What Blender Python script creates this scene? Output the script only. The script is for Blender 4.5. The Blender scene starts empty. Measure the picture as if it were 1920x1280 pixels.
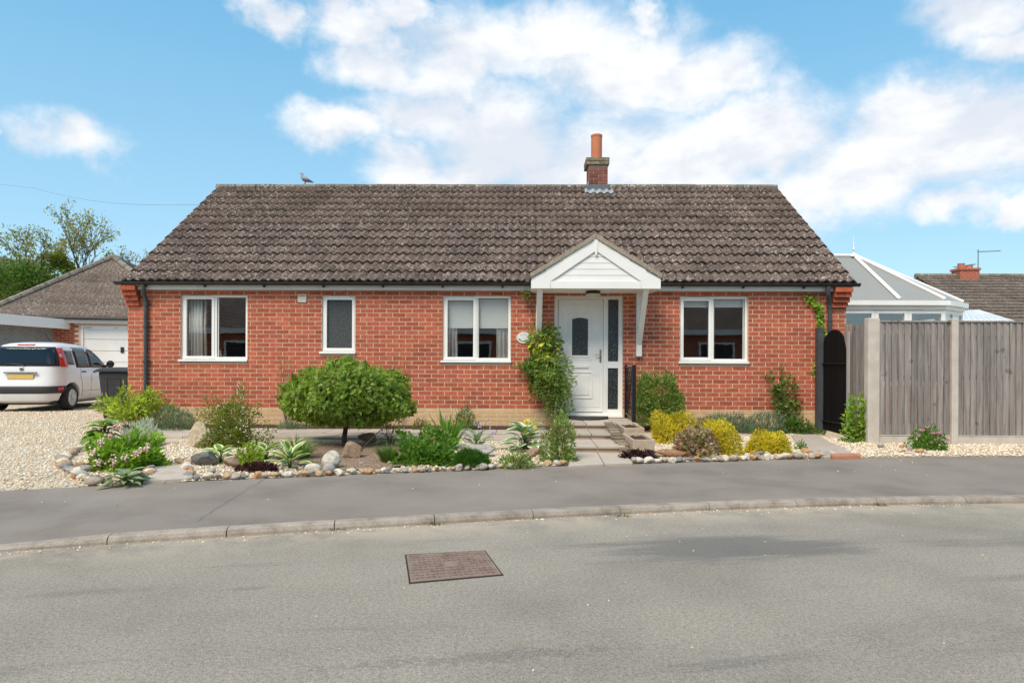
import bpy, bmesh, math, random
import numpy as np
from mathutils import Vector, Matrix

random.seed(7)
rng = np.random.default_rng(7)
SC = bpy.context.scene
COL = SC.collection

# ------------------------------------------------------------------ camera
FPX = 1280.0            # focal length in photo pixels (24 mm on 36 mm, 1920 px wide)
HOR = 682.0             # photo row of the eye level
CAM = Vector((0.0, -11.85, 1.09))
YAW, ROLL = 0.0145, 0.0043
RM = Matrix.Rotation(YAW, 3, 'Z') @ Matrix.Rotation(math.pi / 2, 3, 'X') @ Matrix.Rotation(ROLL, 3, 'Z')
cam_data = bpy.data.cameras.new('camera')
cam_data.sensor_width = 36.0
cam_data.lens = 24.0
cam_data.shift_y = (HOR - 640.0) / 1920.0
cam_data.clip_start = 0.05
cam_data.clip_end = 3000.0
cam = bpy.data.objects.new('camera', cam_data)
cam.matrix_world = Matrix.Translation(CAM) @ RM.to_4x4()
COL.objects.link(cam)
SC.camera = cam
CR, CU, CF = RM.col[0], RM.col[1], -RM.col[2]


def ray(px, py):
    return CF + CR * ((px - 960.0) / FPX) - CU * ((py - HOR) / FPX)


def on_y(px, py, y):
    d = ray(px, py)
    return CAM + d * ((y - CAM.y) / d.y)


def on_z(px, py, z):
    d = ray(px, py)
    return CAM + d * ((z - CAM.z) / d.z)


def fx(px, py=650, y=0.0):
    return on_y(px, py, y).x


def fz(px, py, y=0.0):
    return on_y(px, py, y).z


# ------------------------------------------------------------------ render look
SC.render.engine = 'CYCLES'
SC.cycles.use_denoising = True
try:
    SC.cycles.denoiser = 'OPENIMAGEDENOISE'
except Exception:
    pass
SC.cycles.max_bounces = 5
SC.cycles.diffuse_bounces = 3
SC.cycles.transparent_max_bounces = 12
SC.view_settings.view_transform = 'Standard'
SC.view_settings.look = 'None'
SC.view_settings.gamma = 1.0
SC.view_settings.use_curve_mapping = False
SC.view_settings.exposure = 0.92

# ------------------------------------------------------------------ sun and sky
SUN_EL, SUN_AZ = math.radians(52), math.radians(208)   # azimuth clockwise from +Y
sun_d = bpy.data.lights.new('sun', 'SUN')
sun_d.energy = 2.0
sun_d.angle = math.radians(28)
sun_d.color = (1.0, 0.90, 0.76)
sun = bpy.data.objects.new('sun', sun_d)
sdir = Vector((math.sin(SUN_AZ) * math.cos(SUN_EL), math.cos(SUN_AZ) * math.cos(SUN_EL), math.sin(SUN_EL)))
sun.rotation_euler = sdir.to_track_quat('Z', 'Y').to_euler()
sun.location = (-8, -30, 40)
COL.objects.link(sun)

world = bpy.data.worlds.new('World')
SC.world = world
world.use_nodes = True
WT = world.node_tree
WT.nodes.clear()


class G:
    """small node-graph helper"""

    def __init__(self, nt):
        self.nt = nt

    def n(self, t, **kw):
        nd = self.nt.nodes.new(t)
        for k, v in kw.items():
            setattr(nd, k, v)
        return nd

    def link(self, a, b):
        self.nt.links.new(a, b)

    def put(self, sock, v):
        if hasattr(v, 'links') or isinstance(v, bpy.types.NodeSocket):
            self.link(v, sock)
        else:
            sock.default_value = v

    def math(self, op, a, b=0.0, c=None, clamp=False):
        nd = self.n('ShaderNodeMath', operation=op, use_clamp=clamp)
        self.put(nd.inputs[0], a)
        self.put(nd.inputs[1], b)
        if c is not None:
            self.put(nd.inputs[2], c)
        return nd.outputs[0]

    def vmath(self, op, a, b=None, out=0):
        nd = self.n('ShaderNodeVectorMath', operation=op)
        self.put(nd.inputs[0], a)
        if b is not None:
            self.put(nd.inputs[1], b)
        return nd.outputs[out]

    def noise(self, vec, scale, detail=4.0, rough=0.55, dist=0.0):
        nd = self.n('ShaderNodeTexNoise')
        nd.inputs['Scale'].default_value = scale
        nd.inputs['Detail'].default_value = detail
        nd.inputs['Roughness'].default_value = rough
        nd.inputs['Distortion'].default_value = dist
        if vec is not None:
            self.link(vec, nd.inputs['Vector'])
        return nd.outputs['Fac']

    def ramp(self, fac, stops, interp='LINEAR'):
        nd = self.n('ShaderNodeValToRGB')
        cr = nd.color_ramp
        cr.interpolation = interp
        while len(cr.elements) < len(stops):
            cr.elements.new(0.5)
        for e, (p, c) in zip(cr.elements, stops):
            e.position = p
            e.color = (*c, 1.0) if len(c) == 3 else c
        self.put(nd.inputs[0], fac)
        return nd.outputs[0]

    def mix(self, fac, a, b, blend='MIX'):
        nd = self.n('ShaderNodeMix', data_type='RGBA', blend_type=blend)
        self.put(nd.inputs[0], fac)
        for i, v in ((6, a), (7, b)):
            if isinstance(v, tuple):
                nd.inputs[i].default_value = (*v, 1.0)
            else:
                self.link(v, nd.inputs[i])
        return nd.outputs[2]

    def maprange(self, v, a, b, c=0.0, d=1.0, smooth=True):
        nd = self.n('ShaderNodeMapRange', interpolation_type='SMOOTHSTEP' if smooth else 'LINEAR')
        self.put(nd.inputs[0], v)
        for i, x in ((1, a), (2, b), (3, c), (4, d)):
            nd.inputs[i].default_value = x
        return nd.outputs[0]


g = G(WT)
tc = g.n('ShaderNodeTexCoord').outputs['Generated']
wdir = g.vmath('NORMALIZE', tc)
sky = g.n('ShaderNodeTexSky', sky_type='NISHITA')
sky.sun_disc = False
sky.sun_elevation = SUN_EL
sky.sun_rotation = SUN_AZ
sky.altitude = 0.0
sky.air_density = 1.0
sky.dust_density = 0.4
sky.ozone_density = 2.0
# the photographed blue: lighter and more cyan than the raw sky model
sepd = g.n('ShaderNodeSeparateXYZ')
g.link(wdir, sepd.inputs[0])
tint = g.ramp(sepd.outputs[2], [(0.0, (0.50, 0.76, 0.86)), (0.16, (0.36, 0.66, 0.85)), (0.46, (0.17, 0.49, 0.77)), (1.0, (0.13, 0.39, 0.70))])
tint = g.vmath('MULTIPLY', tint, (6.0, 6.0, 6.0))
sky_col = g.mix(0.75, sky.outputs[0], tint)
# cumulus clouds: (photo column, photo row, half width, half height) of each bank in view
BLOBS = [(150, 262, 92, 50), (5, 255, 26, 18), (520, 28, 66, 30), (650, 30, 110, 36), (740, 8, 90, 22), (1210, 20, 60, 24),
         (690, 100, 95, 48), (850, 110, 170, 75), (1010, 100, 150, 90), (1160, 130, 170, 95), (1300, 150, 105, 70),
         (640, 245, 75, 45), (780, 210, 120, 70), (930, 270, 190, 85), (1120, 290, 240, 95), (1290, 330, 180, 80),
         (1450, 265, 120, 95), (1500, 360, 200, 62), (1600, 320, 170, 90), (1720, 240, 150, 85), (1870, 270, 150, 95),
         (1690, 200, 80, 40), (1800, 390, 110, 26), (1900, 395, 60, 22), (1850, 25, 125, 48), (1895, 85, 70, 42),
         (760, 320, 120, 40), (880, 320, 160, 50), (1380, 400, 150, 40), (1000, 330, 200, 40), (1380, 230, 60, 60)]
banks = []
for bx_, by_, rx_, ry_ in BLOBS:
    d_ = ray(bx_, by_)
    L_ = d_.length
    banks.append((d_ / L_, rx_ / FPX / L_, ry_ / FPX / L_))
br = random.Random(11)
for k in range(14):                      # the same kind of cloud all round the rest of the sky
    az = math.radians(56 + k * 248 / 13 + br.uniform(-4, 4))
    el = math.radians(br.uniform(12, 60))
    banks.append((Vector((math.sin(az) * math.cos(el), math.cos(az) * math.cos(el), math.sin(el))),
                  br.uniform(0.16, 0.32), br.uniform(0.08, 0.14)))
wob = g.n('ShaderNodeTexNoise')
wob.inputs['Scale'].default_value = 7.0
wob.inputs['Detail'].default_value = 5.0
wob.inputs['Roughness'].default_value = 0.6
g.link(wdir, wob.inputs['Vector'])
wv = g.vmath('SUBTRACT', wob.outputs['Color'], (0.5, 0.5, 0.5))
wv = g.vmath('MULTIPLY', wv, (0.16, 0.16, 0.13))
pdir = g.vmath('MULTIPLY', g.vmath('ADD', wdir, wv), (1.0, 1.0, 1.75))
cover = None
for c_, a_, b_ in banks:
    r_ = (a_ * 1.75 * b_) ** 0.5
    ln = g.vmath('DISTANCE', pdir, (c_.x, c_.y, c_.z * 1.75), out=1)
    v_ = g.math('MULTIPLY_ADD', ln, -1.0 / r_, 1.36)
    cover = v_ if cover is None else g.math('MAXIMUM', cover, v_)
squash = g.vmath('MULTIPLY', wdir, (1.0, 1.0, 1.7))
fb = g.noise(squash, 8.0, 6.0, 0.60, 0.2)
fb2 = g.noise(squash, 3.2, 3.0, 0.55)
dens = g.math('ADD', cover, g.math('MULTIPLY', g.math('SUBTRACT', fb, 0.5), 1.6))
mask = g.maprange(dens, -0.05, 1.0)
up = g.vmath('ADD', squash, (0.0, 0.0, 0.055))
fb_up = g.noise(up, 8.0, 4.0, 0.6, 0.2)
body = g.math('ADD', g.math('MULTIPLY', g.math('SUBTRACT', fb_up, fb), 1.5), g.math('MULTIPLY', fb2, 1.5))
shade = g.maprange(body, 0.42, 1.05)
cloud_col = g.mix(shade, (5.8, 5.75, 5.75), (4.4, 4.55, 4.9))
mask = g.math('MULTIPLY', mask, 0.93)
sky_mix = g.mix(mask, sky_col, cloud_col)
bg = g.n('ShaderNodeBackground')
bg.inputs['Strength'].default_value = 0.1
g.link(sky_mix, bg.inputs['Color'])
wo = g.n('ShaderNodeOutputWorld')
g.link(bg.outputs[0], wo.inputs['Surface'])

# ------------------------------------------------------------------ materials
def _new(name):
    m = bpy.data.materials.new(name)
    m.use_nodes = True
    nt = m.node_tree
    nt.nodes.clear()
    gg = G(nt)
    out = gg.n('ShaderNodeOutputMaterial')
    b = gg.n('ShaderNodeBsdfPrincipled')
    gg.link(b.outputs[0], out.inputs['Surface'])
    return m, gg, b, out


def _rand(gg):
    """0..1, different for every object and every loose piece of a mesh"""
    a = gg.n('ShaderNodeObjectInfo').outputs['Random']
    i = gg.n('ShaderNodeNewGeometry').outputs['Random Per Island']
    return gg.math('FRACT', gg.math('ADD', gg.math('MULTIPLY', a, 7.31), gg.math('MULTIPLY', i, 3.17)))


def mat(name, cols, rough=0.7, nscale=5.0, rand=0.0, bump=0.0, bscale=60.0, spec=0.3, metal=0.0, fine=0.0, fscale=120.0, coat=0.0,
        stretch=None, broad=0.0):
    m, gg, b, out = _new(name)
    pos = gg.n('ShaderNodeNewGeometry').outputs['Position']
    if stretch:
        pos = gg.vmath('MULTIPLY', pos, stretch)
    if len(cols) == 1:
        cols = [tuple(c * 0.93 for c in cols[0]), tuple(min(1.0, c * 1.05) for c in cols[0])]
    k = len(cols)
    c = gg.ramp(gg.noise(pos, nscale, 6.0, 0.6), [(0.3 + 0.4 * i / (k - 1), cc) for i, cc in enumerate(cols)])
    if fine > 0:
        f = gg.maprange(gg.noise(pos, fscale, 3.0, 0.7), 0.3, 0.7, 1 - fine, 1 + fine, smooth=False)
        c = gg.mix(1.0, c, f, 'MULTIPLY')
    if broad > 0:
        f = gg.maprange(gg.noise(pos, 1.3, 5.0, 0.65), 0.3, 0.7, 1 - broad, 1 + broad, smooth=False)
        c = gg.mix(1.0, c, f, 'MULTIPLY')
    if rand > 0:
        r = gg.maprange(_rand(gg), 0, 1, 1 - rand, 1 + rand, smooth=False)
        c = gg.mix(1.0, c, r, 'MULTIPLY')
    gg.link(c, b.inputs['Base Color'])
    b.inputs['Roughness'].default_value = rough
    b.inputs['Specular IOR Level'].default_value = spec
    b.inputs['Metallic'].default_value = metal
    if coat:
        b.inputs['Coat Weight'].default_value = coat
        b.inputs['Coat Roughness'].default_value = 0.06
    if bump > 0:
        bp = gg.n('ShaderNodeBump')
        bp.inputs['Strength'].default_value = bump
        bp.inputs['Distance'].default_value = 0.01
        gg.link(gg.noise(pos, bscale, 4.0, 0.65), bp.inputs['Height'])
        gg.link(bp.outputs[0], b.inputs['Normal'])
    return m


def leaf_mat(name, cols, trans=0.45, rough=0.5, patch=0.25):
    m, gg, b, out = _new(name)
    k = len(cols)
    cols = [tuple(min(0.8, x * 1.45) for x in cc) for cc in cols]
    c = gg.ramp(_rand(gg), [(i / max(1, k - 1), cc) for i, cc in enumerate(cols)])
    pos = gg.n('ShaderNodeNewGeometry').outputs['Position']
    v = gg.maprange(gg.noise(pos, 4.5, 3.0), 0.3, 0.7, 1 - patch, 1 + patch, smooth=False)
    c = gg.mix(1.0, c, v, 'MULTIPLY')
    gg.link(c, b.inputs['Base Color'])
    b.inputs['Roughness'].default_value = rough
    b.inputs['Specular IOR Level'].default_value = 0.25
    tr = gg.n('ShaderNodeBsdfTranslucent')
    gg.link(gg.mix(1.0, c, (1.25, 1.3, 0.7), 'MULTIPLY'), tr.inputs['Color'])
    mx = gg.n('ShaderNodeMixShader')
    mx.inputs[0].default_value = trans
    gg.link(b.outputs[0], mx.inputs[1])
    gg.link(tr.outputs[0], mx.inputs[2])
    gg.link(mx.outputs[0], out.inputs['Surface'])
    return m


def tile_mat(name, base, light, lichen=(0.50, 0.46, 0.39), amount=0.5):
    m, gg, b, out = _new(name)
    pos = gg.n('ShaderNodeNewGeometry').outputs['Position']
    c = gg.ramp(gg.noise(pos, 2.6, 6, 0.65), [(0.3, tuple(x * 0.82 for x in base)), (0.55, base), (0.75, tuple(x * 1.3 for x in base))])
    r = gg.maprange(_rand(gg), 0, 1, 0.78, 1.28, smooth=False)
    c = gg.mix(1.0, c, r, 'MULTIPLY')
    # pale weathering in patches
    w = gg.maprange(gg.noise(pos, 7.0, 5, 0.7, 0.6), 0.53, 0.70)
    c = gg.mix(gg.math('MULTIPLY', w, 0.42), c, light)
    moss = gg.maprange(gg.noise(pos, 1.1, 6, 0.7), 0.60, 0.74)
    c = gg.mix(gg.math('MULTIPLY', moss, 0.30), c, (0.11, 0.085, 0.055))
    # lichen blots of two sizes
    patchy = gg.maprange(gg.noise(pos, 0.8, 4, 0.6), 0.36, 0.64, 0.55, 1.1)
    for sc_, lo, hi, am in ((13.0, 0.615, 0.64, 1.0), (30.0, 0.585, 0.62, 1.0), (70.0, 0.575, 0.64, 0.7)):
        q = gg.maprange(gg.noise(pos, sc_, 2.5, 0.55), lo, hi)
        c = gg.mix(gg.math('MULTIPLY', gg.math('MULTIPLY', q, am * amount * 1.6), patchy, clamp=True), c, lichen)
    gg.link(c, b.inputs['Base Color'])
    b.inputs['Roughness'].default_value = 0.9
    b.inputs['Specular IOR Level'].default_value = 0.15
    bp = gg.n('ShaderNodeBump')
    bp.inputs['Strength'].default_value = 0.5
    bp.inputs['Distance'].default_value = 0.008
    gg.link(gg.noise(pos, 70.0, 4, 0.7), bp.inputs['Height'])
    gg.link(bp.outputs[0], b.inputs['Normal'])
    return m


def glass_mat(name, tint=(0.85, 0.9, 0.9), rough=0.0, refl=1.0, wavy=0.0, frost=0.0, frost_cols=None):
    m, gg, b, out = _new(name)
    gg.nt.nodes.remove(b)
    fr = gg.n('ShaderNodeFresnel')
    fr.inputs['IOR'].default_value = 1.62
    tr = gg.n('ShaderNodeBsdfTransparent')
    tr.inputs['Color'].default_value = (*tint, 1)
    gl = gg.n('ShaderNodeBsdfGlossy')
    gl.inputs['Roughness'].default_value = rough
    pos = gg.n('ShaderNodeNewGeometry').outputs['Position']
    if wavy > 0:
        bp = gg.n('ShaderNodeBump')
        bp.inputs['Strength'].default_value = wavy
        bp.inputs['Distance'].default_value = 0.02
        gg.link(gg.noise(pos, 26.0 if rough > 0.02 else 2.2, 3), bp.inputs['Height'])
        gg.link(bp.outputs[0], gl.inputs['Normal'])
    mx = gg.n('ShaderNodeMixShader')
    front = gg.math('SUBTRACT', 1.0, gg.n('ShaderNodeNewGeometry').outputs['Backfacing'])
    gg.link(gg.math('MULTIPLY', gg.math('MULTIPLY', gg.math('ADD', fr.outputs[0], 0.06), refl), front, clamp=True), mx.inputs[0])
    base = tr.outputs[0]
    if frost > 0:
        df = gg.n('ShaderNodeBsdfDiffuse')
        gg.link(gg.ramp(gg.noise(pos, 60, 3, 0.7), frost_cols or [(0.40, (0.012, 0.013, 0.014)), (0.60, (0.05, 0.055, 0.055)), (0.70, (0.45, 0.46, 0.46))]), df.inputs['Color'])
        m2 = gg.n('ShaderNodeMixShader')
        m2.inputs[0].default_value = frost
        gg.link(base, m2.inputs[1])
        gg.link(df.outputs[0], m2.inputs[2])
        base = m2.outputs[0]
    gg.link(base, mx.inputs[1])
    gg.link(gl.outputs[0], mx.inputs[2])
    gg.link(mx.outputs[0], out.inputs['Surface'])
    return m


def gravel_mat(name, cols, scale=55.0, bump=0.9, dark=0.55):
    m, gg, b, out = _new(name)
    pos = gg.n('ShaderNodeNewGeometry').outputs['Position']
    vo = gg.n('ShaderNodeTexVoronoi')
    vo.inputs['Scale'].default_value = scale
    gg.link(pos, vo.inputs['Vector'])
    sep = gg.n('ShaderNodeSeparateColor')
    gg.link(vo.outputs['Color'], sep.inputs[0])
    k = len(cols)
    c = gg.ramp(sep.outputs[0], [(i / (k - 1), cc) for i, cc in enumerate(cols)])
    e = gg.maprange(vo.outputs['Distance'], 0.25, 0.75, 1.0, dark)
    c = gg.mix(1.0, c, e, 'MULTIPLY')
    v = gg.maprange(gg.noise(pos, 1.3, 4), 0.3, 0.7, 0.85, 1.1, smooth=False)
    c = gg.mix(1.0, c, v, 'MULTIPLY')
    gg.link(c, b.inputs['Base Color'])
    b.inputs['Roughness'].default_value = 0.9
    b.inputs['Specular IOR Level'].default_value = 0.15
    bp = gg.n('ShaderNodeBump')
    bp.inputs['Strength'].default_value = bump
    bp.inputs['Distance'].default_value = 0.012
    bp.invert = True
    gg.link(vo.outputs['Distance'], bp.inputs['Height'])
    gg.link(bp.outputs[0], b.inputs['Normal'])
    return m


def stone_mat(name, cols, rand=0.15, bump=0.4, rough=0.85):
    """one tone per stone drawn from the list, mottled"""
    m, gg, b, out = _new(name)
    pos = gg.n('ShaderNodeNewGeometry').outputs['Position']
    k = len(cols)
    c = gg.ramp(_rand(gg), [(i / k, cc) for i, cc in enumerate(cols)], 'CONSTANT')
    v = gg.maprange(gg.noise(pos, 22, 5, 0.65), 0.3, 0.7, 1 - rand * 1.6, 1 + rand * 1.6, smooth=False)
    c = gg.mix(1.0, c, v, 'MULTIPLY')
    gg.link(c, b.inputs['Base Color'])
    b.inputs['Roughness'].default_value = rough
    b.inputs['Specular IOR Level'].default_value = 0.2
    bp = gg.n('ShaderNodeBump')
    bp.inputs['Strength'].default_value = bump
    bp.inputs['Distance'].default_value = 0.01
    gg.link(gg.noise(pos, 45, 4, 0.65), bp.inputs['Height'])
    gg.link(bp.outputs[0], b.inputs['Normal'])
    return m


def wood_mat(name, cols, rand=0.2, axis=2):
    m, gg, b, out = _new(name)
    pos = gg.n('ShaderNodeNewGeometry').outputs['Position']
    r = _rand(gg)
    st = [9.0, 9.0, 9.0]
    st[axis] = 0.7
    p2 = gg.vmath('MULTIPLY', pos, tuple(st))
    cmb = gg.n('ShaderNodeCombineXYZ')
    gg.link(gg.math('MULTIPLY', r, 30.0), cmb.inputs[0])
    gg.link(gg.math('MULTIPLY', r, 17.0), cmb.inputs[2])
    p2 = gg.vmath('ADD', p2, cmb.outputs[0])
    k = len(cols)
    c = gg.ramp(gg.noise(p2, 2.4, 6, 0.65, 0.4), [(0.3 + 0.4 * i / (k - 1), cc) for i, cc in enumerate(cols)])
    kn = gg.maprange(gg.noise(pos, 6.5, 1.0, 0.4), 0.70, 0.76)
    c = gg.mix(gg.math('MULTIPLY', kn, 0.5), c, tuple(x * 0.35 for x in cols[0]))
    c = gg.mix(1.0, c, gg.maprange(r, 0, 1, 1 - rand, 1 + rand, smooth=False), 'MULTIPLY')
    gg.link(c, b.inputs['Base Color'])
    b.inputs['Roughness'].default_value = 0.85
    b.inputs['Specular IOR Level'].default_value = 0.2
    bp = gg.n('ShaderNodeBump')
    bp.inputs['Strength'].default_value = 0.3
    bp.inputs['Distance'].default_value = 0.004
    gg.link(gg.noise(p2, 6, 4, 0.6), bp.inputs['Height'])
    gg.link(bp.outputs[0], b.inputs['Normal'])
    return m


# ------------------------------------------------------------------ mesh helpers
def np_mesh(name, V, F):
    """V (n,3), F (m,k) all faces with k corners"""
    V = np.asarray(V, dtype=np.float32)
    F = np.asarray(F, dtype=np.int32)
    me = bpy.data.meshes.new(name)
    me.vertices.add(len(V))
    me.vertices.foreach_set('co', V.ravel())
    m, k = F.shape
    me.loops.add(m * k)
    me.loops.foreach_set('vertex_index', F.ravel())
    me.polygons.add(m)
    me.polygons.foreach_set('loop_start', np.arange(0, m * k, k, dtype=np.int32))
    me.polygons.foreach_set('loop_total', np.full(m, k, dtype=np.int32))
    me.update(calc_edges=True)
    return me


class MB:
    def __init__(self):
        self.v, self.f, self.mi = [], [], []

    def add(self, vs, fs, mi=0):
        o = len(self.v)
        self.v += [tuple(p) for p in vs]
        for q in fs:
            self.f.append(tuple(i + o for i in q))
            self.mi.append(mi)
        return self

    def box(self, x0, x1, y0, y1, z0, z1, mi=0):
        vs = [(x, y, z) for x in (x0, x1) for y in (y0, y1) for z in (z0, z1)]
        return self.add(vs, [(0, 1, 3, 2), (4, 6, 7, 5), (0, 4, 5, 1), (2, 3, 7, 6), (0, 2, 6, 4), (1, 5, 7, 3)], mi)

    def obox(self, c, size, R, mi=0):
        """box with centre c, full size and 3x3 rotation R"""
        sx, sy, sz = (s / 2 for s in size)
        vs = [Vector(c) + R @ Vector((x, y, z)) for x in (-sx, sx) for y in (-sy, sy) for z in (-sz, sz)]
        return self.add(vs, [(0, 1, 3, 2), (4, 6, 7, 5), (0, 4, 5, 1), (2, 3, 7, 6), (0, 2, 6, 4), (1, 5, 7, 3)], mi)

    def prism(self, poly, lo, hi, axis='y', mi=0):
        """closed polygon (a,b) extruded along axis"""
        def P(a, b, t):
            return {'y': (a, t, b), 'z': (a, b, t), 'x': (t, a, b)}[axis]
        n = len(poly)
        vs = [P(a, b, lo) for a, b in poly] + [P(a, b, hi) for a, b in poly]
        fs = [tuple(range(n)), tuple(range(2 * n - 1, n - 1, -1))]
        fs += [(i, i + n, (i + 1) % n + n, (i + 1) % n) for i in range(n)]
        return self.add(vs, fs, mi)

    def tube(self, pts, r, n=8, cap=True, mi=0):
        pts = [Vector(p) for p in pts]
        rs = r if isinstance(r, (list, tuple)) else [r] * len(pts)
        vs, fs = [], []
        prev = None
        for i, p in enumerate(pts):
            t = (pts[min(i + 1, len(pts) - 1)] - pts[max(i - 1, 0)])
            t = t.normalized() if t.length > 1e-9 else Vector((0, 0, 1))
            if prev is None:
                a = Vector((0, 0, 1)) if abs(t.z) < 0.9 else Vector((1, 0, 0))
                u = t.cross(a).normalized()
            else:
                u = (prev - t * prev.dot(t)).normalized()
            prev = u
            w = t.cross(u)
            for k in range(n):
                an = 2 * math.pi * k / n
                vs.append(p + (u * math.cos(an) + w * math.sin(an)) * rs[i])
        for i in range(len(pts) - 1):
            for k in range(n):
                k2 = (k + 1) % n
                fs.append((i * n + k, i * n + k2, (i + 1) * n + k2, (i + 1) * n + k))
        if cap:
            fs.append(tuple(range(n - 1, -1, -1)))
            fs.append(tuple((len(pts) - 1) * n + k for k in range(n)))
        return self.add(vs, fs, mi)

    def lathe(self, prof, c=(0, 0, 0), n=16, R=None, mi=0):
        """profile [(radius, height)] about local z"""
        R = R or Matrix.Identity(3)
        vs, fs = [], []
        for r, h in prof:
            for k in range(n):
                an = 2 * math.pi * k / n
                vs.append(Vector(c) + R @ Vector((r * math.cos(an), r * math.sin(an), h)))
        for i in range(len(prof) - 1):
            for k in range(n):
                k2 = (k + 1) % n
                fs.append((i * n + k, i * n + k2, (i + 1) * n + k2, (i + 1) * n + k))
        if prof[0][0] > 1e-6:
            fs.append(tuple(range(n - 1, -1, -1)))
        if prof[-1][0] > 1e-6:
            fs.append(tuple((len(prof) - 1) * n + k for k in range(n)))
        return self.add(vs, fs, mi)

    def mesh(self, name):
        me = bpy.data.meshes.new(name)
        me.from_pydata(self.v, [], self.f)
        me.update()
        return me


def link(o, parent=None):
    COL.objects.link(o)
    if parent is not None:
        o.parent = parent
        o.matrix_parent_inverse = world_of(parent).inverted()
    return o


def world_of(o):
    if o.parent is None:
        return o.matrix_basis.copy()
    return world_of(o.parent) @ o.matrix_parent_inverse @ o.matrix_basis


def obj(name, src, material, parent=None, smooth=False, kind=None, bevel=0.0, label=None, fixn=True):
    me = src.mesh(name) if isinstance(src, MB) else src
    if fixn and isinstance(src, MB):
        bm = bmesh.new()
        bm.from_mesh(me)
        bmesh.ops.recalc_face_normals(bm, faces=bm.faces)
        bm.to_mesh(me)
        bm.free()
    mats_ = material if isinstance(material, (list, tuple)) else [material]
    if not me.materials:
        for mm in mats_:
            me.materials.append(mm)
    if isinstance(src, MB) and len(mats_) > 1:
        for p, k in zip(me.polygons, src.mi):
            p.material_index = k
    if smooth:
        me.polygons.foreach_set('use_smooth', [True] * len(me.polygons))
        if smooth != 'all':
            me.set_sharp_from_angle(angle=math.radians(40))
    o = bpy.data.objects.new(name, me)
    link(o, parent)
    if bevel > 0:
        bv = o.modifiers.new('bevel', 'BEVEL')
        bv.width = bevel
        bv.segments = 2
        bv.limit_method = 'ANGLE'
        bv.angle_limit = math.radians(40)
    if kind:
        o['kind'] = kind
    if label:
        o['label'] = label
    return o


def tag(o, label, cat, group=None):
    o['label'] = label
    o['category'] = cat
    if group:
        o['group'] = group
    return o


def thing(name, label, cat, loc=(0, 0, 0), group=None):
    o = bpy.data.objects.new(name, None)
    o.empty_display_size = 0.1
    o.location = loc
    COL.objects.link(o)
    return tag(o, label, cat, group)


def piece(name, me, material, loc, parent, rot=None, scale=None):
    """one of many alike pieces sharing mesh data"""
    if not me.materials:
        me.materials.append(material)
    o = bpy.data.objects.new(name, me)
    o.location = loc
    if rot is not None:
        o.rotation_euler = rot
    if scale is not None:
        o.scale = scale
    COL.objects.link(o)
    if parent is not None:
        o.parent = parent
        o.matrix_parent_inverse = world_of(parent).inverted()
    return o


def norm(a):
    return a / np.maximum(1e-9, np.linalg.norm(a, axis=-1, keepdims=True))


def leaves(P, D, N, L, W, fold=0.2, curl=0.15):
    """two-triangle folded leaves -> (V, F)"""
    n = len(P)
    D = norm(D)
    S = norm(np.cross(D, N))
    N = np.cross(S, D)
    L = np.broadcast_to(np.asarray(L, float), (n,))[:, None]
    W = np.broadcast_to(np.asarray(W, float), (n,))[:, None]
    mid = P + D * L * 0.45
    V = np.stack([P, mid + S * W / 2 + N * W * fold, P + D * L - N * L * curl, mid - S * W / 2 + N * W * fold], 1).reshape(-1, 3)
    b = np.arange(n)[:, None] * 4
    F = np.concatenate([b + np.array([[0, 1, 2]]), b + np.array([[0, 2, 3]])], 0)
    return V, F


def blades(P, D, L, W, bend=0.5, seg=3):
    """arching strap leaves -> (V, F quads)"""
    n = len(P)
    D = norm(D)
    L = np.broadcast_to(np.asarray(L, float), (n,))[:, None]
    W = np.broadcast_to(np.asarray(W, float), (n,))[:, None]
    H = D * np.array([1, 1, 0])
    H = norm(H + 1e-4)
    S = norm(np.cross(D, np.broadcast_to(np.array([0, 0, 1.0]), D.shape)) + 1e-5)
    rows = []
    p = P.copy()
    d = D.copy()
    for k in range(seg + 1):
        w = W * (1 - (k / seg) ** 2) * 0.5 + 0.0004
        rows += [p - S * w, p + S * w]
        d = norm(d + (H * 0.6 - np.array([0, 0, 1.0]) * 0.5) * bend / seg * (k + 0.5))
        p = p + d * L / seg
    V = np.stack(rows, 1).reshape(-1, 3)
    m = 2 * (seg + 1)
    b = np.arange(n)[:, None] * m
    F = np.concatenate([b + np.array([[2 * k, 2 * k + 1, 2 * k + 3, 2 * k + 2]]) for k in range(seg)], 0)
    return V, F


def rdirs(n):
    return norm(rng.normal(size=(n, 3)))


def stone_mesh(name, sub, seed, flat=0.7, rough=0.18, facet=0):
    r = np.random.default_rng(seed)
    bm = bmesh.new()
    bmesh.ops.create_icosphere(bm, subdivisions=sub, radius=0.5)
    axes = norm(r.normal(size=(5, 3)))
    amp = r.uniform(-rough, rough, 5)
    cuts = [(norm(r.normal(size=3)), r.uniform(0.24, 0.40)) for _ in range(facet)]
    for v in bm.verts:
        p = np.array(v.co)
        u = p / 0.5
        s = 1 + sum(a * math.sin(3.0 * float(u @ ax) + i) for i, (a, ax) in enumerate(zip(amp, axes)))
        p = p * s
        for nrm, dist in cuts:
            t = float(p @ nrm) - dist
            if t > 0:
                p = p - nrm * t
        p[2] *= flat
        v.co = p
    me = bpy.data.meshes.new(name)
    bm.to_mesh(me)
    bm.free()
    if facet == 0:
        me.polygons.foreach_set('use_smooth', [True] * len(me.polygons))
    return me


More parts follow.
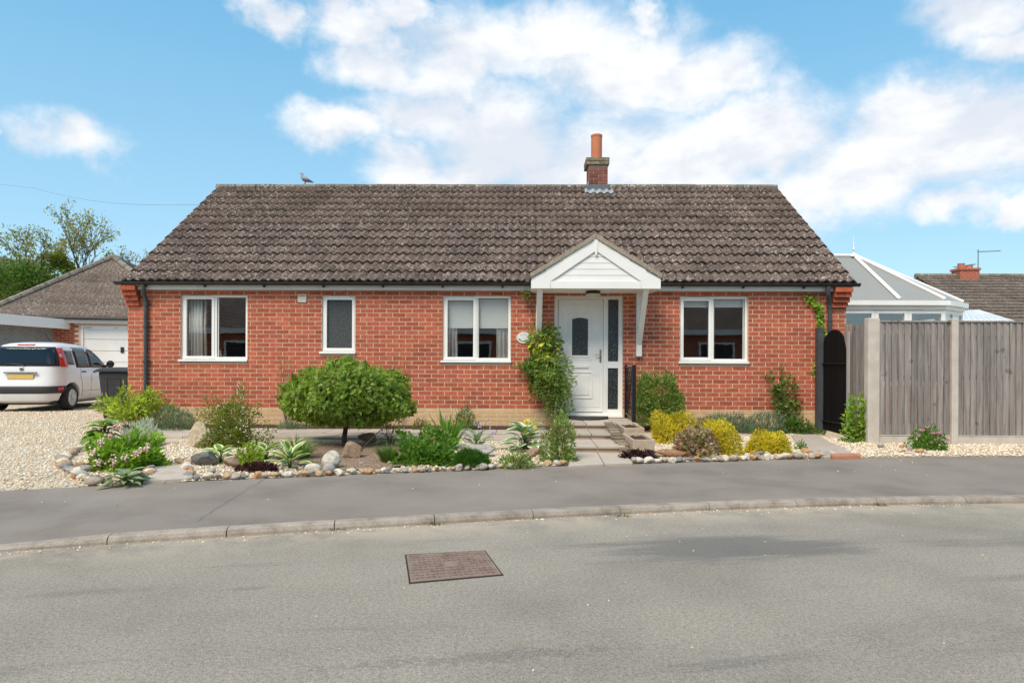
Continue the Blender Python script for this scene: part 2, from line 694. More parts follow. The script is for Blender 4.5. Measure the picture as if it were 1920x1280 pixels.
def scatter_stones(P, size, seed=3, flat=0.7):
    """many little stones merged -> (V, F)"""
    r = np.random.default_rng(seed)
    bm = bmesh.new()
    bmesh.ops.create_icosphere(bm, subdivisions=1, radius=0.5)
    base = np.array([v.co for v in bm.verts])
    tri = np.array([[v.index for v in f.verts] for f in bm.faces])
    bm.free()
    n = len(P)
    jit = 1 + r.uniform(-0.28, 0.28, (n, len(base), 1))
    sc = r.uniform(0.7, 1.3, (n, 1, 3)) * np.array([1, 1, flat])
    V = base[None] * jit * sc
    a = r.uniform(0, 2 * np.pi, n)
    ca, sa = np.cos(a), np.sin(a)
    R = np.zeros((n, 3, 3))
    R[:, 0, 0], R[:, 0, 1], R[:, 1, 0], R[:, 1, 1], R[:, 2, 2] = ca, -sa, sa, ca, 1
    V = np.einsum('nij,nkj->nki', R, V) * np.broadcast_to(size, (n,))[:, None, None] + P[:, None]
    F = tri[None] + (np.arange(n) * len(base))[:, None, None]
    return V.reshape(-1, 3), F.reshape(-1, 3)

# ------------------------------------------------------------------ shared materials
WHITE = mat('white_upvc', [(0.87, 0.85, 0.81)], rough=0.35, nscale=2.0, spec=0.4)
WHITE_PAINT = mat('white_paint', [(0.81, 0.79, 0.75), (0.87, 0.85, 0.81)], rough=0.55, nscale=3.0)
BLACK_PLASTIC = mat('black_plastic', [(0.024, 0.025, 0.028), (0.045, 0.047, 0.051)], rough=0.42, nscale=6)
DARK_METAL = mat('black_metal', [(0.012, 0.012, 0.014)], rough=0.5)
CHROME = mat('handle_metal', [(0.55, 0.47, 0.36)], rough=0.3, metal=1.0)
GLASS = glass_mat('window_glass', tint=(0.97, 0.98, 0.97), refl=2.2, wavy=0.02)
BRICK = mat('red_brick', [(0.37, 0.088, 0.047), (0.455, 0.118, 0.064), (0.52, 0.15, 0.085)], rough=0.88, nscale=14, rand=0.19, broad=0.13, bump=0.35,
            bscale=120, fine=0.10, fscale=160, spec=0.15)
BUFF = mat('buff_brick', [(0.58, 0.38, 0.20), (0.69, 0.48, 0.27)], rough=0.88, nscale=9, rand=0.07, bump=0.3, bscale=120, spec=0.15)
MORTAR = mat('mortar', [(0.70, 0.51, 0.37), (0.80, 0.61, 0.46)], rough=0.95, nscale=30, bump=0.4, bscale=220, spec=0.1)
SLAB = mat('paving_slab', [(0.40, 0.33, 0.265), (0.48, 0.41, 0.335), (0.42, 0.37, 0.31)], rough=0.9, nscale=5, rand=0.10, bump=0.25, bscale=140,
           fine=0.08, fscale=200)
TILE = tile_mat('concrete_roof_tile', (0.104, 0.070, 0.056), (0.225, 0.160, 0.124), lichen=(0.56, 0.48, 0.41), amount=0.36)
TILE_B = tile_mat('weathered_roof_tile', (0.128, 0.092, 0.072), (0.27, 0.205, 0.16), amount=0.35)
SOIL = mat('soil', [(0.035, 0.022, 0.015), (0.09, 0.055, 0.038)], rough=1.0, nscale=18, bump=1.0, bscale=60)
GRAV_COLS = [(0.80, 0.65, 0.45), (0.72, 0.55, 0.36), (0.84, 0.74, 0.56), (0.60, 0.45, 0.30), (0.86, 0.79, 0.65), (0.76, 0.60, 0.42), (0.58, 0.49, 0.39)]
GRAVEL_SHEET = gravel_mat('gravel_sheet', GRAV_COLS, 42.0)
GRAVEL = stone_mat('gravel_stone', GRAV_COLS + [(0.83, 0.78, 0.69)], rand=0.1)
STONES = stone_mat('edging_stone', [(0.47, 0.38, 0.28), (0.58, 0.49, 0.37), (0.37, 0.32, 0.27), (0.64, 0.57, 0.47), (0.24, 0.23, 0.225), (0.44, 0.30, 0.18),
                                    (0.37, 0.30, 0.235), (0.62, 0.56, 0.47), (0.48, 0.27, 0.14), (0.34, 0.30, 0.26)], rand=0.16)

# ------------------------------------------------------------------ ground levels
Z_ROAD, Z_KERB, Z_PAVE, Z_BED = -0.23, -0.175, -0.13, -0.115
BACK_PX = [(0, 922), (300, 906), (480, 897), (700, 888), (940, 879), (1180, 870), (1440, 861), (1580, 859), (1920, 856)]
back = [on_z(a, b, Z_PAVE) for a, b in BACK_PX]
KERB_PX = [(0, 1036), (206, 1018.5), (425, 1006), (627, 993.5), (815, 982.5), (1000, 972.5), (1165, 965.5), (1332, 957.5), (1490, 948.5),
           (1646, 947), (1920, 943.5)]
kerb = [on_z(a, b, Z_ROAD) for a, b in KERB_PX]


def poly_y(pts, x):
    xs = [p.x for p in pts]
    ys = [p.y for p in pts]
    if x <= xs[0]:
        s = (ys[2] - ys[0]) / (xs[2] - xs[0])
        return ys[0] + s * (x - xs[0])
    if x >= xs[-1]:
        s = (ys[-1] - ys[-3]) / (xs[-1] - xs[-3])
        return ys[-1] + s * (x - xs[-1])
    return float(np.interp(x, xs, ys))


# the measured kerb points are smoothed so that the street edge runs in one even bend
kf = np.polyfit([p.x for p in kerb], [p.y for p in kerb], 3)
bf = np.polyfit([p.x for p in back], [p.y for p in back], 3)
KX0, KX1 = kerb[0].x, kerb[-1].x
BX0, BX1 = back[0].x, back[-1].x


def ext_poly(f, x, a, b):
    xc = min(max(x, a), b)
    s = np.polyval(np.polyder(f), xc)
    return float(np.polyval(f, xc) + s * (x - xc))


def kerb_y(x):
    return ext_poly(kf, x, KX0, KX1)


def back_y(x):
    return ext_poly(bf, x, BX0, BX1)


def gz(x, y):
    yb = back_y(x)
    t = min(1.0, max(0.0, (y + 0.4) / (yb + 0.4)))
    return Z_BED * t


def on_g(px, py):
    z = -0.05
    for _ in range(8):
        p = on_z(px, py, z)
        z = gz(p.x, p.y)
    return Vector((p.x, p.y, z))


def depth(p):
    return (Vector(p) - CAM).dot(CF)


ROADM, gg, b_, o_ = _new('road_asphalt')
pos_ = gg.n('ShaderNodeNewGeometry').outputs['Position']
rot_ = gg.n('ShaderNodeVectorRotate', rotation_type='Z_AXIS')
rot_.inputs['Angle'].default_value = -0.21
gg.link(pos_, rot_.inputs['Vector'])
lane = gg.vmath('MULTIPLY', rot_.outputs[0], (0.22, 1.6, 1.0))
c_ = gg.ramp(gg.noise(pos_, 0.9, 6, 0.6), [(0.3, (0.248, 0.219, 0.181)), (0.5, (0.302, 0.267, 0.221)), (0.72, (0.342, 0.303, 0.250))])
st_ = gg.maprange(gg.noise(lane, 1.7, 5, 0.6, 0.3), 0.56, 0.72)
c_ = gg.mix(gg.math('MULTIPLY', st_, 0.50), c_, (0.150, 0.143, 0.130))
for q0, q1, wid, am in (((640, 1250), (1180, 1212), 0.08, 0.30), ((0, 1120), (330, 1100), 0.07, 0.22), ((400, 1108), (520, 1098), 0.04, 0.30), ((1500, 1190), (1920, 1165), 0.14, 0.14), ((560, 1262), (1900, 1232), 0.3, 0.10)):
    A_, B_ = on_z(*q0, Z_ROAD), on_z(*q1, Z_ROAD)      # worn seams and tyre marks along the lane
    dr_ = (B_ - A_)
    an_ = math.atan2(dr_.y, dr_.x)
    r1_ = gg.n('ShaderNodeVectorRotate', rotation_type='Z_AXIS')
    r1_.inputs['Angle'].default_value = -an_
    gg.link(gg.vmath('SUBTRACT', pos_, tuple((A_ + B_) / 2)), r1_.inputs['Vector'])
    dd_ = gg.vmath('LENGTH', gg.vmath('MULTIPLY', r1_.outputs[0], (2.0 / dr_.length * 0.9, 1.0 / wid, 0.0)), out=1)
    dd_ = gg.math('ADD', dd_, gg.math('MULTIPLY', gg.math('SUBTRACT', gg.noise(pos_, 16.0, 6, 0.75), 0.5), 3.2))
    c_ = gg.mix(gg.math('MULTIPLY', gg.maprange(dd_, 0.3, 1.1, 1.0, 0.0), am), c_, (0.105, 0.10, 0.095))
sp_ = gg.ramp(gg.noise(pos_, 130, 3, 0.75), [(0.30, (0.50, 0.50, 0.50)), (0.5, (1.0, 1.0, 1.0)), (0.70, (1.5, 1.48, 1.42))])
c_ = gg.mix(1.0, c_, sp_, 'MULTIPLY')
sp2_ = gg.ramp(gg.noise(pos_, 48, 2, 0.6), [(0.32, (0.80, 0.80, 0.80)), (0.5, (1.0, 1.0, 1.0)), (0.70, (1.16, 1.15, 1.12))])
c_ = gg.mix(1.0, c_, sp2_, 'MULTIPLY')
# the damp-looking bitumen patch right of the manhole
pa = on_z(1370, 1026, Z_ROAD)
dv_ = gg.vmath('SUBTRACT', pos_, tuple(pa))
rr_ = gg.n('ShaderNodeVectorRotate', rotation_type='Z_AXIS')
rr_.inputs['Angle'].default_value = -0.06
gg.link(dv_, rr_.inputs['Vector'])
dv_ = gg.vmath('MULTIPLY', rr_.outputs[0], (1 / 1.02, 1 / 0.36, 0.0))
ln_ = gg.math('ADD', gg.vmath('LENGTH', dv_, out=1), gg.math('MULTIPLY', gg.math('SUBTRACT', gg.noise(lane, 5, 6, 0.7), 0.5), 2.0))
c_ = gg.mix(gg.math('MULTIPLY', gg.maprange(ln_, 0.55, 1.12, 1.0, 0.0), 0.62), c_, (0.125, 0.119, 0.115))
at_ = gg.n('ShaderNodeAttribute', attribute_name='dust')
du_ = gg.math('MULTIPLY', at_.outputs['Fac'], gg.maprange(gg.noise(pos_, 2.3, 5, 0.7), 0.34, 0.62))
c_ = gg.mix(gg.math('MULTIPLY', du_, 0.85), c_, (0.47, 0.385, 0.29))
gg.link(c_, b_.inputs['Base Color'])
b_.inputs['Roughness'].default_value = 0.9
b_.inputs['Specular IOR Level'].default_value = 0.2
bp_ = gg.n('ShaderNodeBump')
bp_.inputs['Strength'].default_value = 0.55
bp_.inputs['Distance'].default_value = 0.006
gg.link(gg.noise(pos_, 120, 3, 0.7), bp_.inputs['Height'])
gg.link(bp_.outputs[0], b_.inputs['Normal'])

PAVEM = mat('pavement_asphalt', [(0.205, 0.172, 0.143), (0.258, 0.219, 0.184), (0.288, 0.248, 0.21)], rough=0.88, nscale=1.2, bump=0.35, bscale=160,
            fine=0.14, fscale=170, spec=0.2)
KERBM = mat('kerb_concrete', [(0.24, 0.195, 0.155), (0.35, 0.295, 0.24), (0.42, 0.36, 0.30)], rough=0.92, nscale=7, bump=0.6, bscale=90, rand=0.10,
            fine=0.22, fscale=90)
GRASS_G = mat('far_ground', [(0.06, 0.09, 0.03), (0.10, 0.12, 0.05)], rough=1.0, nscale=0.5)

gm = MB().add([(-900, -900, -0.36), (900, -900, -0.36), (900, 900, -0.36), (-900, 900, -0.36)], [(0, 1, 2, 3)])
obj('ground', gm, GRASS_G, kind='structure')

# road: rows offset from the kerb line, with a dust amount along the gutter
XS = list(np.arange(-60, 60.1, 0.6))
offs = [0.0, 0.10, 0.28, 0.55, 1.0, 2.0, 3.5, 5.4]
dust = [1.0, 1.0, 0.65, 0.18, 0.0, 0.0, 0.0, 0.0]
V, F = [], []
for o in offs:
    for x in XS:
        V.append((x, kerb_y(x) - o, Z_ROAD))
n = len(XS)
for r in range(len(offs) - 1):
    for i in range(n - 1):
        F.append((r * n + i, (r + 1) * n + i, (r + 1) * n + i + 1, r * n + i + 1))
me = np_mesh('road', V, F)
at = me.attributes.new('dust', 'FLOAT', 'POINT')
at.data.foreach_set('value', np.repeat(np.array(dust, np.float32), n))
obj('road', me, ROADM, kind='structure')

# pavement with a crossfall up to the garden line
V, F = [], []
for x in XS:
    yk = kerb_y(x) + 0.112
    V += [(x, yk, kerb_z := Z_KERB), (x, back_y(x) + 0.06, Z_PAVE)]
for i in range(n - 1):
    F.append((2 * i, 2 * i + 2, 2 * i + 3, 2 * i + 1))
V = np.array(V)
# dropped crossing to the drive at the far left
drop_x = on_z(206, 1010, Z_KERB).x
for i in range(0, len(V), 2):
    t = min(1.0, max(0.0, (drop_x - V[i, 0]) / 0.9))
    V[i, 2] -= 0.042 * t
pave = obj('pavement', np_mesh('pavement', V, F), PAVEM, kind='structure')
far = MB()
for i in range(n - 1):
    x0, x1 = XS[i], XS[i + 1]
    y0, y1 = kerb_y(x0) - 5.4, kerb_y(x1) - 5.4
    far.add([(x0, y0, Z_KERB), (x1, y1, Z_KERB), (x1, y1 - 1.9, Z_KERB), (x0, y0 - 1.9, Z_KERB),
             (x0, y0, Z_ROAD), (x1, y1, Z_ROAD)], [(0, 1, 2, 3), (4, 5, 1, 0)])
obj('pavement_opposite', far, PAVEM, kind='structure')

# crack across the pavement
ck = MB()
cps = [on_z(505, 893, Z_PAVE), on_z(468, 915, -0.140), on_z(425, 941, -0.150), on_z(392, 962, -0.16), on_z(364, 984, -0.172)]
cpts = []
for a, b in zip(cps[:-1], cps[1:]):
    for t in (0, 0.33, 0.66):
        q = a.lerp(b, t)
        cpts.append(Vector((q.x + random.uniform(-.012, .012), q.y, q.z + 0.005)))
for a, b in zip(cpts[:-1], cpts[1:]):
    w = random.uniform(0.001, 0.003)
    ck.add([a - Vector((w, 0, 0)), a + Vector((w, 0, 0)), b + Vector((w, 0, 0)), b - Vector((w, 0, 0))], [(0, 1, 2, 3)])
obj('crack', ck, mat('crack_dirt', [(0.16, 0.138, 0.118)], rough=1), pave)

# kerb stones, one by one
kerb_root = bpy.data.objects.new('kerb', None)
COL.objects.link(kerb_root)
kerb_root['kind'] = 'structure'
kx = [on_z(a, b, Z_ROAD).x for a, b in KERB_PX]
joints = [kx[1] - 0.915 * k for k in range(12, 0, -1)] + kx[1:10]
while joints[-1] < 30:
    joints.append(joints[-1] + 0.9)
for x0, x1 in zip(joints[:-1], joints[1:]):
    m = MB()
    nseg = 3
    gap = 0.0035
    vs, fs = [], []
    for k in range(nseg + 1):
        x = x0 + gap + (x1 - x0 - 2 * gap) * k / nseg
        t = min(1.0, max(0.0, (drop_x - x) / 0.9))
        zt = Z_KERB + 0.004 - 0.042 * t
        y = kerb_y(x)
        dx = 0.21
        prof = [(-0.004, Z_ROAD - 0.1), (0.0, zt - 0.03 * (1 - t) - 0.006), (0.012, zt - 0.010), (0.035, zt), (0.118, zt), (0.118, Z_ROAD - 0.1)]
        for a, z in prof:
            vs.append((x - a * dx, y + a, z + random.uniform(-0.0015, 0.0015)))
    pn = 6
    for k in range(nseg):
        for j in range(pn - 1):
            fs.append((k * pn + j, k * pn + j + 1, (k + 1) * pn + j + 1, (k + 1) * pn + j))
    fs += [tuple(range(pn)), tuple(nseg * pn + j for j in range(pn - 1, -1, -1))]
    m.add(vs, fs)
    obj('kerb_stone', m, KERBM, kerb_root)

# yard sheet from the pavement line to far behind the house (gravel)
V, F = [], []
YX = list(np.arange(-45, 45.1, 1.0))
ts = [0, 0.2, 0.4, 0.6, 0.8, 1.0]
for x in YX:
    yb = back_y(x)
    for t in ts:
        y = yb + (-0.4 - yb) * t
        V.append((x, y, gz(x, y) - (0.01 if t else 0.03)))
    V.append((x, 70.0, -0.01))
w = len(ts) + 1
for i in range(len(YX) - 1):
    for j in range(w - 1):
        F.append((i * w + j, (i + 1) * w + j, (i + 1) * w + j + 1, i * w + j + 1))
obj('yard', np_mesh('yard', V, F), GRAVEL_SHEET, kind='structure')

# ------------------------------------------------------------------ the bungalow
XL, XR = fx(240, 650), fx(1586, 650)
house = thing('bungalow', 'single storey red brick bungalow with brown tiled roof and white front door canopy', 'bungalow', (-0.4, 3.5, 0))
Z_DPC = fz(900, 765.5)
Z_TOP = 2.43


def frect(x0, y0, x1, y1):
    xm, ym = (x0 + x1) / 2, (y0 + y1) / 2
    return fx(x0, ym), fx(x1, ym), fz(xm, y1), fz(xm, y0)     # xa, xb, za, zb


W1 = frect(339, 552, 464, 679)
W2 = frect(603, 553, 666.5, 664.5)
W3 = frect(830, 553.7, 958, 681)
W4 = frect(1275, 555, 1403, 683)
DR = frect(1039, 553.7, 1168, 778)
OPEN = [W1, W2, W3, W4, (DR[0], DR[1], -0.2, DR[3])]
YB = 0.28
wm = MB()
xs = sorted({XL, XR, *[o[0] for o in OPEN], *[o[1] for o in OPEN]})
zs = sorted({-0.25, Z_TOP, *[max(-0.25, o[2]) for o in OPEN], *[o[3] for o in OPEN]})


def in_open(x, z):
    return any(a < x < b and c < z < d for a, b, c, d in OPEN)


for i in range(len(xs) - 1):
    for j in range(len(zs) - 1):
        if in_open((xs[i] + xs[i + 1]) / 2, (zs[j] + zs[j + 1]) / 2):
            continue
        for y, flip in ((0.0, False), (YB, True)):
            q = [(xs[i], y, zs[j]), (xs[i + 1], y, zs[j]), (xs[i + 1], y, zs[j + 1]), (xs[i], y, zs[j + 1])]
            wm.add(q, [(3, 2, 1, 0) if flip else (0, 1, 2, 3)])
for a, b, c, d in OPEN:
    wm.add([(a, 0, c), (a, YB, c), (a, YB, d), (a, 0, d)], [(0, 1, 2, 3)])
    wm.add([(b, 0, c), (b, 0, d), (b, YB, d), (b, YB, c)], [(0, 1, 2, 3)])
    wm.add([(a, 0, d), (a, YB, d), (b, YB, d), (b, 0, d)], [(0, 1, 2, 3)])
    wm.add([(a, 0, c), (b, 0, c), (b, YB, c), (a, YB, c)], [(0, 1, 2, 3)])
wall = obj('wall', wm, MORTAR, house, fixn=False)

# bricks: stretcher bond, 225 x 75 mm
BP, CP = 0.2265, 0.0752
full, cut = [], []
PROUD = 0.006


def lay(z0, rows, store_full, store_cut, off0=0):
    for r in range(rows):
        za = z0 + r * CP + 0.0075
        zb = za + CP - 0.015
        if zb > Z_TOP + 0.01:
            break
        zc = (za + zb) / 2
        spans = [(XL, XR)]
        for a, b, c, d in OPEN:
            if c - 0.012 < zc < d + 0.012:
                new = []
                for s, e in spans:
                    if a <= s and b >= e:
                        continue
                    if b <= s or a >= e:
                        new.append((s, e))
                    else:
                        if a > s:
                            new.append((s, a))
                        if b < e:
                            new.append((b, e))
                spans = new
        x = XL - (BP / 2 if (r + off0) % 2 else 0)
        while x < XR:
            a, b = x + 0.0075, x + BP - 0.0075
            for s, e in spans:
                aa, bb = max(a, s + 0.002), min(b, e - 0.002)
                if bb - aa > 0.010:
                    (store_full if abs(bb - aa - (BP - 0.015)) < 1e-4 else store_cut).append((aa, bb, za, zb))
            x += BP


lay(Z_DPC, 40, full, cut)
bm_ = MB().box(-(BP - 0.015) / 2, (BP - 0.015) / 2, -PROUD, 0.02, -(CP - 0.015) / 2, (CP - 0.015) / 2)
brick_me = bm_.mesh('brick')
full.sort(key=lambda q: (Vector(((q[0] + q[1]) / 2, 0, (q[2] + q[3]) / 2)) - CAM).length)
rr = random.Random(2)
for a, b, c, d in full[:300]:
    piece('brick', brick_me, BRICK, ((a + b) / 2, rr.uniform(-0.0012, 0.0012), (c + d) / 2), wall)
m = MB()
for a, b, c, d in full[300:] + cut:
    j = rr.uniform(-0.0012, 0.0012)
    m.box(a, b, -PROUD + j, 0.02, c, d)
obj('brickwork', m, BRICK, wall, kind='stuff', label='remaining red stretcher bond bricks of the front wall')
# buff plinth
pf, pc = [], []
PZ0 = Z_DPC - 6 * CP
lay(PZ0, 6, pf, pc, 1)
plm = MB().box(-(BP - 0.015) / 2, (BP - 0.015) / 2, -PROUD, 0.02, -(CP - 0.015) / 2, (CP - 0.015) / 2).mesh('plinth_brick')
PMORT = mat('buff_mortar', [(0.46, 0.31, 0.17), (0.55, 0.38, 0.22)], rough=0.95, nscale=30)
for a, b, c, d in pf:
    piece('plinth_brick', plm, BUFF, ((a + b) / 2, rr.uniform(-0.001, 0.001), (c + d) / 2), wall)
m = MB()
for a, b, c, d in pc:
    m.box(a, b, -PROUD, 0.02, c, d)
obj('plinth_cut_bricks', m, BUFF, wall, kind='stuff')
# side and rear walls
DEP = 7.4
SIDEB, gg, b_, o_ = _new('side_brickwork')
bt = gg.n('ShaderNodeTexBrick')
bt.inputs['Color1'].default_value = (0.42, 0.088, 0.044, 1)
bt.inputs['Color2'].default_value = (0.36, 0.075, 0.040, 1)
bt.inputs['Mortar'].default_value = (0.52, 0.36, 0.25, 1)
bt.inputs['Scale'].default_value = 1.0
bt.inputs['Brick Width'].default_value = 0.225
bt.inputs['Row Height'].default_value = 0.075
bt.inputs['Mortar Size'].default_value = 0.006
ge = gg.n('ShaderNodeNewGeometry')
sx = gg.n('ShaderNodeSeparateXYZ')
gg.link(ge.outputs['Position'], sx.inputs[0])
cb = gg.n('ShaderNodeCombineXYZ')
gg.link(gg.math('ADD', sx.outputs[0], sx.outputs[1]), cb.inputs[0])
gg.link(sx.outputs[2], cb.inputs[1])
gg.link(cb.outputs[0], bt.inputs['Vector'])
gg.link(bt.outputs[0], b_.inputs['Base Color'])
b_.inputs['Roughness'].default_value = 0.9
RIDGE_Y, EAVE_Y = 3.53, -0.17
EAVE_Z = fz(917, 530, EAVE_Y)
RIDGE_Z = fz(920, 352, RIDGE_Y)
for nm, x0, x1 in (('side_wall', XL, XL + 0.25), ('side_wall', XR - 0.25, XR)):
    m = MB()
    zt = RIDGE_Z - 0.12
    m.prism([(YB + 0.002, -0.25), (DEP - 0.34, -0.25), (DEP - 0.34, 2.4), (RIDGE_Y, zt), (YB + 0.002, 2.55)], x0, x1, 'x')
    obj(nm, m, SIDEB, house)
obj('rear_wall', MB().box(XL + 0.25, XR - 0.25, DEP - 0.6, DEP - 0.35, -0.25, 2.4), SIDEB, house)

# rooms behind the windows
ROOM = mat('room_plaster', [(0.50, 0.43, 0.35), (0.58, 0.50, 0.42)], rough=0.95)
m = MB()
IX0, IX1 = XL + 0.26, XR - 0.26
m.box(IX0, IX1, YB + 0.01, 4.6, 0.10, 0.16)
m.box(IX0, IX1, YB + 0.01, 4.6, 2.40, 2.44)
m.box(IX0, IX1, 4.55, 4.6, 0.16, 2.4)
for px in (535, 745, 1010, 1220):
    x = fx(px)
    m.box(x - 0.05, x + 0.05, YB + 0.01, 4.55, 0.16, 2.4)
obj('room_partitions', m, ROOM, house)

# ---------------- roof
RX0, RX1 = fx(228, 529, EAVE_Y), fx(1606, 531, EAVE_Y)
run, rise = RIDGE_Y - EAVE_Y, RIDGE_Z - EAVE_Z
SL = math.hypot(run, rise)
PITCH = math.atan2(rise, run)
us = Vector((0, math.cos(PITCH), math.sin(PITCH)))      # up the slope
un = Vector((0, -math.sin(PITCH), math.cos(PITCH)))     # out of the slope


def rp(x, s, h=0.0):
    return Vector((x, EAVE_Y, EAVE_Z)) + Vector((x, 0, 0)) * 0 + us * s + un * h


m = MB()
t_ = 0.05
BY = 2 * RIDGE_Y - EAVE_Y
A, B_ = Vector((0, EAVE_Y + 0.03, EAVE_Z - 0.01)), Vector((0, RIDGE_Y, RIDGE_Z - 0.02))
m.prism([(-0.06, EAVE_Z + 0.055), (RIDGE_Y, RIDGE_Z - 0.045), (BY, EAVE_Z - 0.02), (BY, EAVE_Z - 0.08), (RIDGE_Y, RIDGE_Z - 0.14),
         (-0.06, EAVE_Z - 0.03)], RX0 + 0.04, RX1 - 0.04, 'x')
roof = obj('roof', m, TILE, house)
COLS_N, ROWS_N = 42, 13
TW = (RX1 - RX0) / COLS_N
GA = SL / ROWS_N
seg = 12


def tile_profile(x):
    return 0.022 * (1 - math.cos(2 * math.pi * x / (TW / 2)))


def tile_mesh_data():
    vs, fs = [], []
    for k in range(seg + 1):
        x = TW * k / seg
        h = tile_profile(x)
        vs.append((x, 0.0, h + 0.036))
        vs.append((x, GA + 0.02, h - 0.002))
        vs.append((x, 0.004, h + 0.001))
    for k in range(seg):
        a, b = 3 * k, 3 * (k + 1)
        fs.append((a, b, b + 1, a + 1))
        fs.append((a, a + 2, b + 2, b))
    return vs, fs


tv, tf = tile_mesh_data()
tile_me = bpy.data.meshes.new('roof_tile')
tile_me.from_pydata(tv, [], tf)
tile_me.polygons.foreach_set('use_smooth', [True] * len(tile_me.polygons))
tile_me.set_sharp_from_angle(angle=math.radians(50))
RMAT = Matrix.Rotation(PITCH, 3, 'X')
tile_objs = []
for r in range(7):
    for c in range(COLS_N):
        p = rp(RX0 + c * TW, r * GA, rr.uniform(-0.005, 0.006))
        tile_objs.append(piece('roof_tile', tile_me, TILE, p, roof, rot=(PITCH + rr.uniform(-.008, .008), rr.uniform(-.010, .010), rr.uniform(-.008, .008))))
m = MB()
for r in range(7, ROWS_N):
    for c in range(COLS_N):
        o = rp(RX0 + c * TW, r * GA, rr.uniform(-0.003, 0.003))
        dz = rr.uniform(-0.003, 0.003)
        m.add([o + RMAT @ Vector((x, y, z + dz * x / TW)) for x, y, z in tv], tf)
obj('upper_tile_courses', m, TILE, roof, smooth='all', kind='stuff', fixn=False)
# back slope as plain courses
m = MB()
for r in range(ROWS_N):
    s0, s1 = r * GA, (r + 1) * GA
    y0, z0 = BY - s0 * math.cos(PITCH), EAVE_Z + s0 * math.sin(PITCH)
    y1, z1 = BY - s1 * math.cos(PITCH), EAVE_Z + s1 * math.sin(PITCH)
    m.add([(RX0, y0, z0 + .03), (RX1, y0, z0 + .03), (RX1, y1, z1 + .012), (RX0, y1, z1 + .012), (RX0, y0, z0 - .01), (RX1, y0, z0 - .01)],
          [(0, 1, 2, 3), (4, 5, 1, 0)])
obj('rear_tile_courses', m, TILE, roof, kind='stuff')
# ridge tiles
nr = 28
RW = (RX1 - RX0) / nr
vs, fs = [], []
for x in (0.004, RW - 0.004):
    for k in range(9):
        a = math.radians(200 - 220 * k / 8 + 0)
        vs.append((x, 0.125 * math.cos(a), 0.085 * math.sin(a)))
for k in range(8):
    fs.append((k, k + 1, 10 + k, 9 + k))
fs += [tuple(range(8, -1, -1)), tuple(range(9, 18))]
rid = bpy.data.meshes.new('ridge_tile')
rid.from_pydata(vs, [], fs)
RIDGEM = tile_mat('ridge_tile_mat', (0.15, 0.12, 0.095), (0.32, 0.27, 0.21), amount=0.5)
for k in range(nr):
    piece('ridge_tile', rid, RIDGEM, (RX0 + k * RW, RIDGE_Y, RIDGE_Z - 0.012 + rr.uniform(-.004, .004)), roof, rot=(0, rr.uniform(-.006, .006), 0))
# verge mortar on both gables
VERGE = mat('verge_mortar', [(0.22, 0.185, 0.15), (0.34, 0.29, 0.24)], rough=0.95, nscale=12, bump=0.8, bscale=60)
for x0, x1 in ((RX0 - 0.012, RX0 + 0.03), (RX1 - 0.03, RX1 + 0.012)):
    m = MB()
    nst = 26
    vs = []
    for k in range(nst + 1):
        s = SL * k / nst
        for x, h in ((x0, -0.05), (x0, 0.012), (x1, 0.014), (x1, -0.05)):
            p = rp(x, s, h + rr.uniform(-.004, .004))
            vs.append(p)
    fs = []
    for k in range(nst):
        for j in range(4):
            fs.append((4 * k + j, 4 * k + (j + 1) % 4, 4 * k + 4 + (j + 1) % 4, 4 * k + 4 + j))
    fs += [(3, 2, 1, 0), tuple(4 * nst + j for j in range(4))]
    m.add(vs, fs)
    obj('verge', m, VERGE, roof)

# ---------------- corbelled eaves corners
CORB = [(-0.19, 0.034), (-0.15, 0.026), (-0.10, 0.018), (-0.055, 0.010)]
for side in (-1, 1):
    m = MB()
    zt = EAVE_Z - 0.055
    xin = (fx(258, 555, -0.1), fx(1563, 555, -0.1))[side > 0]
    for i, (yf, ov) in enumerate(CORB):
        zb = zt - 0.085
        xo = (XL - ov) if side < 0 else (XR + ov)
        yf = max(yf, -0.19)
        a, b = (xo, xin) if side < 0 else (xin, xo)
        mid = a + (b - a) * (0.62 if i % 2 else 0.4)
        m.box(a, mid - 0.004, yf, -0.008, zb, zt - 0.009)
        m.box(mid + 0.004, b, yf, -0.008, zb, zt - 0.009)
        m.box(a + 0.006, b - 0.006, yf + 0.006, -0.010, zb + 0.002, zt)
        zt = zb
    obj('corbel', m, BRICK, house)

# ---------------- fascia, gutter, downpipes
CX0, CX1 = fx(996, 530, -0.80), fx(1239, 530, -0.80)      # canopy sides
FA0, FA1 = fx(258, 540, -0.1) + 0.004, fx(1563, 540, -0.1) - 0.004
fz0, fz1 = fz(900, 544.5, -0.10), EAVE_Z - 0.045
FASC = mat('fascia_board', [(0.70, 0.68, 0.64), (0.78, 0.77, 0.74)], rough=0.4, nscale=2.5)
for a, b in ((FA0, CX0 - 0.003), (CX1 + 0.003, FA1)):
    m = MB().box(a, b, -0.10, -0.078, fz0, fz1).box(a, b, -0.0775, -0.008, fz0 + 0.012, fz0 + 0.024)
    obj('fascia', m, FASC, house, bevel=0.003)


